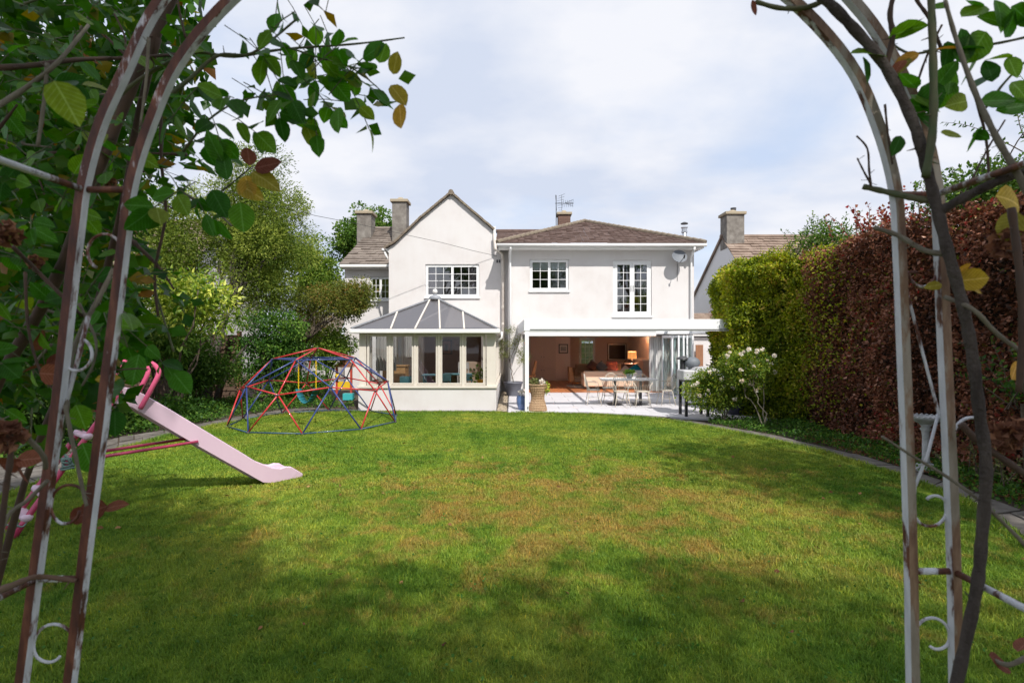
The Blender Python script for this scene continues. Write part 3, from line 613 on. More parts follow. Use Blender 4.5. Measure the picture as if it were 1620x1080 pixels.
# ---------------------------------------------------------------- the house
pane_cache = {}
def window(parent, x0, x1, z0, z1, y, cas=2, cols=2, rows=3, rec=0.05, m='white_upvc', glass='glass', fw=0.05, cw=0.042, bar=0.017, sill=True, label=None, handle=False, name='window', vents=0):
    mb = MB(); yf = y+rec; d = 0.06
    mb.box(x0, x0+fw, yf, yf+d, z0, z1); mb.box(x1-fw, x1, yf, yf+d, z0, z1); mb.box(x0+fw, x1-fw, yf, yf+d, z0, z0+fw); mb.box(x0+fw, x1-fw, yf, yf+d, z1-fw, z1)
    wr = mb.build(name, m, parent, bevel=0.004, label=label)
    cwid = (x1-x0-2*fw)/cas
    for c in range(cas):
        a = x0+fw+c*cwid; b = a+cwid; yc = yf-0.012; cb_ = MB(); e = 0.003
        cb_.box(a+e, a+cw, yc, yc+d, z0+fw+e, z1-fw-e); cb_.box(b-cw, b-e, yc, yc+d, z0+fw+e, z1-fw-e); cb_.box(a+cw, b-cw, yc, yc+d, z0+fw+e, z0+fw+cw); cb_.box(a+cw, b-cw, yc, yc+d, z1-fw-cw, z1-fw-e)
        cb_.build('casement', m, wr, bevel=0.004)
        ga, gb, gz0, gz1 = a+cw, b-cw, z0+fw+cw, z1-fw-cw; pw = (gb-ga)/cols; ph = (gz1-gz0)/rows
        gbm = MB()
        for i in range(1, cols): gbm.box(ga+i*pw-bar/2, ga+i*pw+bar/2, yc+0.005, yc+0.028, gz0, gz1)
        for j in range(1, rows): gbm.box(ga, gb, yc+0.006, yc+0.027, gz0+j*ph-bar/2, gz0+j*ph+bar/2)
        if gbm.v: gbm.build('glazing_bar', m, wr)
        for i in range(cols):
            for j in range(rows):
                key = (round(pw, 4), round(ph, 4), glass)
                if key not in pane_cache:
                    me = bpy.data.meshes.new('pane'); me.from_pydata([(0, 0, 0), (pw, 0, 0), (pw, 0, ph), (0, 0, ph)], [], [(0, 1, 2, 3)]); me.materials.append(MATS[glass]); pane_cache[key] = me
                o = bpy.data.objects.new('pane', pane_cache[key]); C.objects.link(o); o.parent = wr
                o.location = Vector((ga+i*pw, yc+0.03, gz0+j*ph)) - wloc(wr)
                if rows*cols > 1 or True: o.rotation_euler = (R(random.uniform(-0.35, 0.35)), 0, R(random.uniform(-0.35, 0.35)))
        if handle:
            hx = b-cw*0.5 if c == 0 else a+cw*0.5
            MB().box(hx-0.012, hx+0.012, yc-0.02, yc-0.001, (z0+z1)/2-0.12, (z0+z1)/2+0.1).build('handle', 'steel', wr)
    if sill: MB().box(x0-0.04, x1+0.04, y-0.06, yf+0.01, z0-0.055, z0-0.003).build('sill', m, wr, bevel=0.006)
    return wr
def room(parent, x0, x1, y0, y1, z0, z1, m='room_dark'):
    mb = MB(); mb.quad((x0, y1, z0), (x1, y1, z0), (x1, y1, z1), (x0, y1, z1)).quad((x0, y0, z0), (x0, y1, z0), (x0, y1, z1), (x0, y0, z1)).quad((x1, y1, z0), (x1, y0, z0), (x1, y0, z1), (x1, y1, z1))
    mb.quad((x0, y0, z0), (x1, y0, z0), (x1, y1, z0), (x0, y1, z0)).quad((x0, y1, z1), (x1, y1, z1), (x1, y0, z1), (x0, y0, z1))
    return mb.build('room_wall', m, parent)
def curtain_mb(x0, x1, y, z0, z1, amp=0.04, n=10, flare=0.0):
    mb = MB(); k = n*6; b = len(mb.v); V = []
    for i in range(k+1):
        t = i/k; x = x0+(x1-x0)*t; yy = y+amp*math.sin(t*n*2*math.pi)+amp*0.4*math.sin(t*n*5.1+1)
        V += [(x, yy, z1), (x+flare*(t-0.5), yy*1.0+0.02*math.sin(t*17), z0)]
    mb.add(V, [(2*i, 2*i+1, 2*i+3, 2*i+2) for i in range(k)]); return mb
house = thing('house', 'white rendered two storey house with brown tiled roofs and a tall pointed gable', 'house', (1, 19, 0))
# right wing
W1 = (0.615, 1.975, 3.56, 4.65); W2 = (3.51, 4.85, 2.68, 4.62); LO = (0.37, 6.08, 0.0, 2.03)
mb = MB(); wall_holes(mb, -0.13, 6.32, -0.05, 5.03, 18.77, 0.3, [W1, W2, LO])
mb.box(-0.13, 0.15, 19.07, 19.399, -0.05, 5.03); mb.box(6.02, 6.32, 19.07, 27.5, -0.05, 5.03); mb.build('front_wall', 'wall_render', house)
mb = MB(); wall_holes(mb, -6.5, 6.32, -0.05, 5.03, 27.5, 0.3, [(3.41, 4.2, 0.5, 1.96)]); mb.build('back_wall', 'wall_render', house)
window(house, 0.62, 1.97, 3.565, 4.645, 18.77, 2, 2, 3, label='white two casement window of the right wing, blind half down')
window(house, 3.515, 4.845, 2.685, 4.615, 18.77, 2, 2, 6, fw=0.07, cw=0.08, handle=True, label='tall white french window above the pergola')
room(house, 0.16, 3.0, 19.08, 22.2, 2.75, 4.9); room(house, 3.1, 6.0, 19.08, 22.5, 2.6, 4.9)
MB().box(0.72, 1.88, 18.95, 18.955, 4.30, 4.56).build('window_blind', 'blind_white', house)
MB().box(3.7, 4.7, 20.2, 21.8, 2.6, 3.05).build('bed', 'curtain_white', house)
MB().lathe([(0.05, 0), (0.03, 0.25), (0.13, 0.26), (0.09, 0.45)], (4.0, 19.6, 2.6), 12).build('table_lamp', 'curtain_white', house)
curtain_mb(4.5, 4.75, 19.25, 2.65, 4.55, 0.03, 4).build('curtain', 'curtain_grey', house)
# gable wing
GW = (-3.11, -1.18, 3.39, 4.57); DO = (-3.2, -1.1, 0.0, 2.3)
mb = MB(); wall_holes(mb, -4.42, -0.62, -0.05, 5.12, 19.4, 0.3, [GW, DO]); mb.box(-0.62, -0.13, 19.4, 19.7, -0.05, 5.2)
prof = [(-4.42, 5.12), (-4.42, 5.17), (-4.22, 5.28), (-3.86, 5.62), (-3.22, 6.23), (-2.18, 7.08), (-0.70, 5.80), (-0.62, 5.73), (-0.62, 5.12)]
mb.prism([(x, 19.4, z) for x, z in prof], (0, 0.3, 0)); mb.build('gable_wall', 'wall_render', house)
MB().box(-4.42, -4.12, 19.7, 27.5, -0.05, 5.15).build('side_wall', 'wall_render', house)
window(house, -3.105, -1.185, 3.395, 4.565, 19.4, 2, 3, 4, label='white two casement window of the gable with mauve curtains')
room(house, -4.1, -0.3, 19.71, 22.6, 2.7, 4.95)
for a, b in ((-3.0, -2.72), (-1.52, -1.27)): curtain_mb(a, b, 19.6, 3.42, 4.5, 0.02, 4).build('curtain', 'curtain_mauve', house)
mb = MB(); rp = [(-4.56, 5.17), (-4.22, 5.34), (-3.86, 5.68), (-3.22, 6.29), (-2.18, 7.14), (-0.62, 5.80)]
for i in range(5):
    (xa, za), (xb, zb) = rp[i], rp[i+1]; l = math.hypot(xb-xa, zb-za); k = max(1, round(l/0.16))
    left = i < 4
    e0 = (xa, za) if left else (xb, zb); e1 = (xb, zb) if left else (xa, za)
    tiles(mb, (e0[0], 19.30, e0[1]), (e0[0], 26.0, e0[1]), (e1[0], 26.0, e1[1]), (e1[0], 19.30, e1[1]), k, 0.3)
mb.build('roof_tile', 'tile_brown', house, kind='stuff')
mb = MB()
for i in range(5):
    (xa, za), (xb, zb) = rp[i], rp[i+1]; k = max(1, round(math.hypot(xb-xa, zb-za)/0.19))
    for j in range(k):
        a = Vector((xa+(xb-xa)*j/k, 19.30, za+(zb-za)*j/k)); b_ = Vector((xa+(xb-xa)*(j+0.94)/k, 19.30, za+(zb-za)*(j+0.94)/k)); up = Vector((-(b_-a).z, 0, (b_-a).x)).normalized()
        c = (a+b_)/2+up*(0.0+random.uniform(-.006, .006)); d_ = (b_-a).normalized()
        M = Matrix((d_, Vector((0, 1, 0)), d_.cross(Vector((0, 1, 0))))).transposed()
        mb.obox(c+Vector((0, 0.04, 0)), ((b_-a).length, 0.14, 0.065), M)
mb.build('verge_tile', 'tile_verge', house, kind='stuff')
mb = MB()
for j in range(14): mb.lathe([(0.1, 0), (0.12, 0.42)], (0, 0, 0), 8) if False else mb.tube([(-2.18, 19.26+j*0.45, 7.13), (-2.18, 19.26+j*0.45+0.44, 7.14)], [0.095, 0.105], 8)
mb.build('ridge_tile', 'tile_verge', house)
MB().box(-0.66, -0.585, 19.28, 19.395, 5.12, 5.9).build('barge_board', 'gutter_white', house)
MB().prism([(-4.56, 19.42, 5.12), (-4.30, 19.42, 5.2), (-4.42, 19.42, 4.98)], (0, 6, 0)).build('eaves_board', 'gutter_white', house)
MB().tube([(-4.62, 19.34, 5.08), (-4.62, 26, 5.08)], 0.055, 10).build('gutter', 'gutter_white', house, True)
MB().tube([(-4.6, 19.45, 5.05), (-4.52, 19.36, 4.9), (-4.45, 19.34, 4.75)], 0.035, 8).build('downpipe', 'gutter_white', house, True)
mb = MB(); [mb.box(-0.56+i*0.085, -0.56+i*0.085+0.06, 19.392, 19.401, 4.62, 4.73) for i in range(2)]; mb.build('air_brick', 'dark_metal', house)
# left wing
mb = MB(); LW = (-5.53, -4.70, 3.4, 4.32); wall_holes(mb, -6.5, -4.43, -0.05, 4.78, 21.0, 0.3, [LW]); mb.box(-6.5, -6.2, 21.3, 27.5, -0.05, 4.78); mb.build('front_wall', 'wall_render', house)
window(house, -5.525, -4.705, 3.405, 4.315, 21.0, 2, 2, 3, label='small white window of the set back left wing'); room(house, -6.15, -4.43, 21.31, 24, 2.7, 4.7)
mb = MB(); tiles(mb, (-6.62, 20.72, 4.76), (-4.0, 20.72, 4.76), (-4.0, 23.6, 6.70), (-6.13, 23.6, 6.70), 16, 0.34, 0.045, 0.01)
tiles(mb, (-6.13, 26.4, 4.76), (-6.62, 20.72, 4.76), (-6.13, 23.6, 6.70), (-6.13, 23.65, 6.70), 14, 0.34)
mb.build('roof_tile', 'tile_grey', house, kind='stuff')
MB().tube([(-6.2, 23.6, 6.72), (-4.0, 23.6, 6.72)], 0.09, 8).build('ridge_tile', 'tile_grey', house)
MB().box(-6.6, -4.45, 20.66, 20.76, 4.64, 4.745).build('gutter', 'gutter_white', house, bevel=0.02)
MB().box(-6.55, -4.45, 20.77, 20.99, 4.6, 4.64).build('soffit', 'gutter_white', house)
# hipped roof of the right wing, lower link roof, gutters
mb = MB(); EL, ER, AP = (-0.50, 18.30, 5.13), (6.56, 18.30, 5.13), (3.03, 22.6, 6.80)
tiles(mb, EL, ER, (AP[0]+.02, AP[1], AP[2]), AP, 30, 0.22)
tiles(mb, (6.56, 27.2, 5.13), ER, AP, (3.03, 22.7, 6.8), 20, 0.3) ; tiles(mb, EL, (-0.5, 27.2, 5.13), (3.03, 22.7, 6.8), AP, 20, 0.3)
mb.build('roof_tile', 'tile_brown', house, kind='stuff')
mb = MB()
for e in (EL, ER):
    k = 22
    for j in range(k):
        a = Vector(e).lerp(Vector(AP), j/k); b_ = Vector(e).lerp(Vector(AP), (j+0.96)/k); mb.tube([a+Vector((0, 0, .03)), b_+Vector((0, 0, .05))], 0.075, 7)
mb.build('hip_tile', 'tile_verge', house)
mb = MB(); tiles(mb, (-0.6, 19.25, 5.2), (0.9, 19.25, 5.3), (1.9, 22.0, 6.26), (-0.6, 22.0, 6.26), 14, 0.3); mb.tube([(-0.65, 22, 6.28), (2.4, 22, 6.28)], 0.08, 7); mb.build('link_roof', 'tile_brown', house)
MB().box(-0.46, 6.52, 18.34, 18.36, 4.97, 5.10).build('fascia', 'white_upvc', house)
MB().box(-0.46, 6.52, 18.365, 18.765, 4.965, 5.0).build('soffit', 'white_upvc', house)
MB().box(6.5, 6.52, 18.37, 27, 4.97, 5.1).build('fascia', 'white_upvc', house)
MB().box(-0.46, -0.44, 18.37, 19.39, 4.97, 5.1).build('fascia', 'white_upvc', house)
MB().tube([(-0.52, 18.285, 5.06), (6.58, 18.285, 5.06)], 0.058, 10).build('gutter', 'gutter_white', house, True)
MB().tube([(-0.05, 18.29, 5.0), (-0.05, 18.33, 4.93), (-0.06, 18.66, 4.74), (-0.06, 18.70, 4.6), (-0.06, 18.70, 0.05)], 0.036, 9).build('downpipe', 'white_upvc', house, True)
MB().tube([(6.18, 18.29, 5.0), (6.18, 18.33, 4.9), (6.2, 18.66, 4.74), (6.2, 18.70, 4.6), (6.2, 18.70, 0.05)], 0.04, 9).build('downpipe', 'white_upvc', house, True)
MB().tube([(-0.62, 19.2, 5.62), (-0.60, 19.2, 5.1), (-0.42, 19.18, 4.98), (-0.34, 19.2, 4.9), (-0.32, 19.25, 4.7), (-0.31, 19.27, 0.25)], 0.058, 10).build('downpipe', 'old_pipe', house, True, label='old stained round downpipe in the corner of the two wings')
for z in (4.2, 3.0, 2.4, 1.4): MB().lathe([(0.072, 0), (0.072, 0.08)], (-0.31, 19.27, z), 10).build('pipe_collar', 'old_pipe', house)
# chimneys
def chimney(x0, x1, y0, y1, z0, z1, m='chimney_render', pot=True, bricks=False, par=None):
    par = par or house; r = MB().box(x0, x1, y0, y1, z0, z1-0.17).build('chimney', m, par, bevel=0.01)
    MB().box(x0-0.07, x1+0.07, y0-0.07, y1+0.07, z1-0.168, z1-0.05).build('chimney_cap', 'chimney_cap', r, bevel=0.015)
    MB().lathe([((x1-x0)*0.42, 0), ((x1-x0)*0.2, 0.1), (0.09, 0.13)], ((x0+x1)/2, (y0+y1)/2, z1-0.049), 10).build('flaunching', 'chimney_cap', r)
    if bricks:
        mb = MB(); z = z0; i = 0
        while z < z1-0.3:
            x = x0-(0.11 if i % 2 else 0)
            while x < x1:
                a, b_ = max(x0, x), min(x1, x+0.215)
                if b_-a > 0.03: mb.box(a, b_, y0-0.008+random.uniform(-.003, .003), y0+0.02, z, z+0.063)
                x += 0.225
            z += 0.075; i += 1
        mb.build('brick_face', 'brick_brown', r, kind='stuff')
    return r
chimney(-6.52, -5.92, 22.7, 23.4, 5.7, 7.33); chimney(-4.95, -4.36, 22.3, 22.9, 5.2, 7.72); chimney(2.19, 2.76, 25.5, 26.1, 5.8, 7.95, 'brick_brown', bricks=True)
# living room seen through the open doors
MB().box(0.16, 6.01, 19.08, 27.49, 2.42, 2.5).build('ceiling', 'ceiling_white', house)
mb = MB(); mb.box(0.152, 0.36, 18.85, 19.2, 0, 2.0) if False else None
fl = MB().box(0.38, 6.07, 18.80, 27.45, -0.02, 0.012).build('floor', 'wood_floor', house)
x = 0.39; bm_ = None
while x < 6.0:
    o = MB().box(x+0.002, x+0.138, 18.8, 24.4 if x < 2.6 else 27.45, 0.012, 0.028).build('floor_board', 'wood_floor', fl); x += 0.14
MB().box(0.12, 2.65, 24.55, 27.45, 0, 2.42).build('inner_wall', 'room_wall', house)
MB().box(0.151, 0.36, 19.08, 24.5, 0, 2.42).build('inner_wall', 'room_wall', house)
MB().box(2.66, 6.0, 27.38, 27.49, 0, 0.5).box(2.66, 3.40, 27.38, 27.49, 0.5, 2.42).box(4.21, 6.0, 27.38, 27.49, 0.5, 2.42).box(3.4, 4.21, 27.38, 27.49, 1.97, 2.42).build('inner_wall', 'room_wall_dark', house)
MB().box(5.9, 6.01, 19.08, 27.37, 0, 2.42).build('inner_wall', 'room_wall', house)
window(house, 3.42, 4.2, 0.51, 1.95, 27.32, 1, 3, 4, label='sash window in the back wall of the living room', sill=False)
cu = MB().box(0.5, 1.98, 24.50, 24.549, 0.0, 1.97).build('cupboard', 'cupboard', house)
for (a, b_, c_, d_) in ((0.86, 1.38, 0.62, 1.9), (1.41, 1.93, 0.62, 1.9), (0.86, 1.38, 0.1, 0.57), (1.41, 1.93, 0.1, 0.57)):
    q = MB().box(a, b_, 24.475, 24.499, c_, d_).build('cupboard_door', 'cupboard', cu, bevel=0.004)
mb = MB(); [mb.ball((x_, 24.46, z_), 0.018, 8) for x_, z_ in ((1.34, 1.1), (1.45, 1.1), (1.34, 0.5), (1.45, 0.5))]; mb.build('knob', 'dark_metal', cu)
MB().box(1.99, 2.65, 24.53, 24.549, 0.0, 0.12).build('skirting_board', 'cupboard', house)
MB().box(5.25, 5.899, 21.6, 22.9, 0, 1.0).box(5.2, 5.899, 21.55, 22.95, 1.0, 1.06).build('fireplace', 'cupboard', house)
# bifold doors folded to the right
def bifold(xa, ya, xb, yb, lab=None):
    a = Vector((xa, ya, 0)); b_ = Vector((xb, yb, 0)); d = (b_-a).normalized(); nn = Vector((-d.y, d.x, 0)); w_ = (b_-a).length; t = 0.05
    M = Matrix((d, nn, Vector((0, 0, 1)))).transposed(); mid = (a+b_)/2; z0, z1 = 0.045, 2.0; h = z1-z0
    mb = MB(); mb.obox(a+d*0.035+Vector((0, 0, z0+h/2)), (0.07, t, h), M); mb.obox(b_-d*0.035+Vector((0, 0, z0+h/2)), (0.07, t, h), M)
    mb.obox(mid+Vector((0, 0, z0+0.04)), (w_-0.14, t, 0.08), M); mb.obox(mid+Vector((0, 0, z1-0.04)), (w_-0.14, t, 0.08), M)
    r = mb.build('bifold_door', 'white_alu', house, bevel=0.004, label=lab)
    MB().quad(*[p for p in (a+d*0.07+Vector((0, 0, z0+.08)), b_-d*0.07+Vector((0, 0, z0+.08)), b_-d*0.07+Vector((0, 0, z1-.08)), a+d*0.07+Vector((0, 0, z1-.08)))]).build('pane', 'glass_green', r)
    MB().obox(b_-d*0.04-nn*0.04+Vector((0, 0, 1.0)), (0.02, 0.03, 0.14), M).build('handle', 'steel', r)
    return r
bifold(5.22, 18.74, 5.30, 17.84, 'nearest folded glass door leaf, seen almost flat on')
for i, x in enumerate((5.50, 5.62, 5.78, 5.92)): bifold(x, 18.74, x+(0.06 if i % 2 else 0.015), 17.86)
mb = MB(); mb.box(0.372, 6.078, 18.80, 18.88, 1.97, 2.028); mb.box(0.372, 0.43, 18.80, 18.88, 0.0, 1.969); mb.box(6.02, 6.078, 18.80, 18.88, 0, 1.969); mb.build('door_frame', 'frame_grey', house)
# ---- furniture of the living room, each a thing
def simple(name, m, mb, label, cat, origin, group=None, **k):
    return tag(mb.build(name, m, None, origin=origin, **k), label, cat, group)
t = thing('sofa', 'cream sofa with its back to the open doors', 'sofa', (3.75, 20.2, 0.03))
MB().box(2.66, 4.84, 19.95, 20.17, 0.13, 0.70).build('backrest', 'sofa_cream', t, bevel=0.04)
MB().box(2.66, 4.84, 20.175, 20.85, 0.13, 0.42).build('seat', 'sofa_cream', t, bevel=0.04)
for x in (2.66, 4.66): MB().box(x, x+0.18, 20.18, 20.85, 0.425, 0.6).build('armrest', 'sofa_cream', t, bevel=0.03)
for x in (2.76, 4.68): MB().lathe([(0.02, 0), (0.035, 0.1)], (x, 20.05, 0.03), 8).build('leg', 'dark_wood', t)
simple('blanket', 'throw_blue', MB().box(4.45, 4.80, 19.925, 20.2, 0.42, 0.735), 'pale blue throw over the right end of the cream sofa', 'blanket', (4.6, 20, 0.5), bevel=0.015)
t = thing('armchair', 'tan fabric armchair left of the cream sofa seen from its side', 'armchair', (2.75, 21.9, 0.03))
mb = MB(); mb.prism([(2.30, 21.6, 0.2), (2.52, 21.6, 0.2), (2.40, 21.6, 0.78), (2.27, 21.6, 0.78)], (0, 0.6, 0)); mb.build('backrest', 'armchair_tan', t, bevel=0.03)
MB().box(2.50, 3.15, 21.55, 22.2, 0.17, 0.38).build('seat', 'seat_brown', t, bevel=0.03)
for x in (2.4, 3.05): MB().box(x, x+0.04, 21.62, 21.66, 0.03, 0.17).build('leg', 'dark_wood', t)
t = thing('sofa', 'brown sofa against the far wall under the television, mostly hidden by the cream sofa', 'sofa', (4.2, 24.2, 0.03))
MB().box(2.9, 5.1, 24.55, 24.8, 0.1, 0.78).build('backrest', 'seat_brown', t, bevel=0.04); MB().box(2.9, 5.1, 23.9, 24.54, 0.1, 0.45).build('seat', 'seat_brown', t, bevel=0.04)
MB().box(2.75, 2.9, 23.9, 24.8, 0.1, 0.6).build('armrest', 'seat_brown', t, bevel=0.03)
def cushion(x, y, z, s, m, label, rot=45, tilt=-15):
    mb = MB(); k = 8; V = []
    for sg in (-1, 1):
        for i in range(k+1):
            for j in range(k+1):
                u, v = i/k*2-1, j/k*2-1; V.append((u*s/2, sg*0.07*max(0, (1-u**4)*(1-v**4))**0.6, v*s/2))
    n = (k+1)*(k+1); F_ = []
    for q in range(2):
        for i in range(k):
            for j in range(k):
                a = q*n+i*(k+1)+j; F_.append((a, a+1, a+k+2, a+k+1) if q else (a, a+k+1, a+k+2, a+1))
    M = Matrix.Translation((x, y, z)) @ Matrix.Rotation(R(tilt), 4, 'X') @ Matrix.Rotation(R(rot), 4, 'Y')
    mb.add([M @ Vector(v) for v in V], F_); return simple('cushion', m, mb, label, 'cushion', (x, y, z), 'cushions on the far sofa', smooth=True)
cushion(3.62, 24.3, 0.70, 0.42, 'brown_cloth', 'dark brown cushion, first from the left on the far sofa', 40)
cushion(4.0, 24.25, 0.66, 0.42, 'slate_cloth', 'slate blue cushion beside the dark brown one', 50)
cushion(4.5, 24.3, 0.66, 0.5, 'red_cloth', 'dull red cushion in the middle of the far sofa', 0)
cushion(4.42, 21.0, 0.66, 0.34, 'pink_cloth', 'pale pink pointed cushion behind the cream sofa back', 42)
cushion(4.78, 20.9, 0.67, 0.42, 'teal_cloth', 'bright teal pointed cushion at the right end of the sofa', 55)
simple('rug', 'rug_grey', MB().lathe([(0.95, 0), (0.95, 0.02)], (3.1, 21.4, 0.03), 28), 'round grey rug on the wooden floor', 'rug', (3.1, 21.4, 0.03))
t = thing('dining_chair', 'tan upholstered dining chair just inside the doors behind the left pergola post', 'chair', (0.8, 21.2, 0.03))
mb = MB(); mb.prism([(0.76, 21.0, 0.5), (0.90, 21.0, 0.5), (0.985, 21.0, 1.02), (0.90, 21.0, 1.06)], (0, 0.42, 0)); mb.build('backrest', 'armchair_tan', t, bevel=0.03)
MB().box(0.5, 0.92, 20.98, 21.42, 0.42, 0.49).build('seat', 'armchair_tan', t, bevel=0.02)
for x in (0.52, 0.86):
    for y in (21.0, 21.38): MB().box(x, x+0.04, y, y+0.04, 0.03, 0.42).build('leg', 'oak', t)
t = thing('picture', 'small framed landscape photograph on the brown wall beside the cupboard', 'picture', (2.34, 24.53, 1.5))
MB().box(2.12, 2.54, 24.51, 24.545, 1.26, 1.68).build('frame', 'black_metal', t); MB().box(2.16, 2.50, 24.502, 24.509, 1.30, 1.64).build('mount', 'paper', t); MB().box(2.21, 2.45, 24.497, 24.501, 1.37, 1.57).build('print', 'photo_grey', t)
t = thing('television', 'wall television in a brown picture style frame', 'television', (5.3, 27.35, 1.3))
MB().box(4.82, 5.80, 27.33, 27.379, 0.82, 1.72).build('frame', 'picture_frame_brown', t, bevel=0.01); MB().box(4.87, 5.75, 27.322, 27.329, 0.87, 1.67).build('inner_frame', 'steel', t); MB().box(4.90, 5.72, 27.316, 27.321, 0.90, 1.64).build('screen', 'screen', t)
t = thing('cabinet', 'dark red wooden cabinet under the orange lamp', 'cabinet', (5.2, 23.2, 0.03))
MB().box(4.75, 5.6, 23.1, 23.5, 0.12, 0.82).build('body', 'dark_wood', t, bevel=0.006); MB().box(4.72, 5.63, 23.07, 23.53, 0.82, 0.85).build('top', 'dark_wood', t, bevel=0.006)
for x in (4.78, 5.53): MB().box(x, x+0.04, 23.12, 23.16, 0.03, 0.12).build('leg', 'dark_wood', t)
for x in (4.78, 5.19): MB().box(x, x+0.38, 23.085, 23.099, 0.2, 0.76).build('door', 'dark_wood', t, bevel=0.004)
t = thing('table_lamp', 'lit orange drum lamp on the dark cabinet', 'lamp', (5.18, 23.3, 0.85))
MB().lathe([(0.07, 0), (0.02, 0.03), (0.015, 0.22)], (5.18, 23.3, 0.85), 12).build('base', 'dark_metal', t); MB().lathe([(0.19, 0), (0.18, 0.3)], (5.18, 23.3, 1.06), 20, cap=False).build('lamp_shade', 'lampshade', t, True)
pl = bpy.data.lights.new('lamp_bulb', 'POINT'); pl.energy = 45; pl.color = (1, 0.85, 0.68); pl.shadow_soft_size = 0.06; po = bpy.data.objects.new('lamp_bulb', pl); C.objects.link(po); po.parent = t; po.location = (0, 0, 0.34)
t = thing('dining_chair', 'dark round backed wooden chair in front of the cabinet', 'chair', (4.9, 22.6, 0.03))
MB().tube([(4.7, 22.7, 0.45)]+[(4.9-0.22*math.cos(a), 22.75, 0.78+0.24*math.sin(a)) for a in np.linspace(0, math.pi, 12)]+[(5.1, 22.7, 0.45)], 0.022, 6).build('backrest', 'dark_wood', t, True)
MB().box(4.68, 5.12, 22.35, 22.78, 0.41, 0.46).build('seat', 'dark_wood', t, bevel=0.01)
for x in (4.7, 5.07):
    for y in (22.38, 22.72): MB().box(x, x+0.03, y, y+0.03, 0.03, 0.41).build('leg', 'dark_wood', t)
simple('curtain', 'curtain_white', curtain_mb(4.86, 5.32, 19.15, 0.04, 1.96, 0.05, 7), 'long white curtain drawn beside the folded glass doors', 'curtain', (5, 19.15, 0.04), smooth=True)
simple('curtain', 'curtain_white', curtain_mb(5.40, 5.85, 19.18, 0.04, 1.96, 0.05, 6), 'white curtain bunched behind the folded door leaves', 'curtain', (5.6, 19.18, 0.04), smooth=True)
# ---- satellite dish, flue, aerial
t = thing('satellite_dish', 'grey satellite dish under the right eaves', 'satellite dish', (5.72, 18.5, 4.6))
D0 = Vector((5.70, 18.38, 4.70)); ax = Vector((0.12, -0.9, 0.30)).normalized(); M = ax.to_track_quat('Z', 'Y').to_matrix()
mb = MB(); rings = 6; V = []; n = 24
for i in range(rings+1):
    r = 0.27*i/rings
    for j in range(n): a = 2*math.pi*j/n; V.append(D0 + M @ Vector((r*math.cos(a), 0.86*r*math.sin(a), r*r*0.7-0.05)))
mb.add(V, [(i*n+j, i*n+(j+1) % n, (i+1)*n+(j+1) % n, (i+1)*n+j) for i in range(rings) for j in range(n)]); mb.build('reflector', 'dish_grey', t, True)
MB().tube([D0-M @ Vector((0, 0.0, 0.06)), (5.74, 18.6, 4.62), (5.74, 18.768, 4.55)], 0.018, 8).build('bracket', 'dark_metal', t)
MB().tube([D0+M @ Vector((0, -0.22, 0)), D0+M @ Vector((0, -0.2, 0.3))], 0.012, 6).tube([D0+M @ Vector((0, -0.22, 0.27)), D0+M @ Vector((0, -0.14, 0.36))], 0.028, 8).build('feed_arm', 'black_metal', t)
simple('cable', 'cable', MB().tube([(5.74, 18.76, 4.5), (5.735, 18.758, 4.1), (5.74, 18.758, 3.9)], 0.008, 5), 'thin cable hanging down the wall below the satellite dish', 'cable', (5.74, 18.76, 4))
t = thing('flue', 'shiny steel stove flue rising behind the right end of the roof', 'flue', (6.25, 19.6, 5.2))
MB().lathe([(0.085, 0), (0.085, 0.78)], (6.25, 19.6, 5.15), 16).build('pipe', 'steel', t, True); MB().lathe([(0.105, 0), (0.105, 0.05), (0.095, 0.05), (0.095, 0.15), (0.12, 0.17), (0.12, 0.2)], (6.25, 19.6, 5.74), 16).build('collar', 'steel', t)
MB().lathe([(0.13, 0), (0.13, 0.03), (0.05, 0.07)], (6.25, 19.6, 6.05), 16).build('cap', 'dark_metal', t)
t = thing('tv_aerial', 'black television aerial on a mast beside the brick chimney', 'aerial', (2.1, 25.7, 6.6))
MB().tube([(2.1, 25.7, 6.6), (2.1, 25.7, 8.75)], 0.018, 6).build('mast', 'dark_metal', t)
mb = MB()
for z in (6.95, 7.25): mb.box(2.0, 2.2, 25.66, 25.72, z, z+0.03)
mb.build('bracket', 'dark_metal', t)
mb = MB(); mb.tube([(2.05, 25.7, 8.36), (2.9, 25.5, 8.30)], 0.014, 5)
for i in range(6): x = 2.42+i*0.09; mb.tube([(x-0.02, 25.6, 8.33-0.16), (x+0.03, 25.6, 8.33+0.16)], 0.009, 4)
for k in (-1, 0, 1): mb.tube([(2.5, 25.58, 8.34), (2.9, 25.5, 8.33+k*0.16)], 0.009, 4)
mb.build('boom', 'black_metal', t)
mb = MB()
for i in range(7): a = -0.3+i*0.1; mb.tube([(2.12+abs(a)*.3, 25.68, 8.36+a*1.1), (2.38+0.02*i, 25.62, 8.40+a*1.3)], 0.008, 4)
for s in (0, 1): mb.tube([(2.12+.1*s*2.4, 25.65, 8.02), (2.06+.1*s*2.9, 25.65, 8.75)], 0.01, 4)
mb.build('reflector', 'black_metal', t)
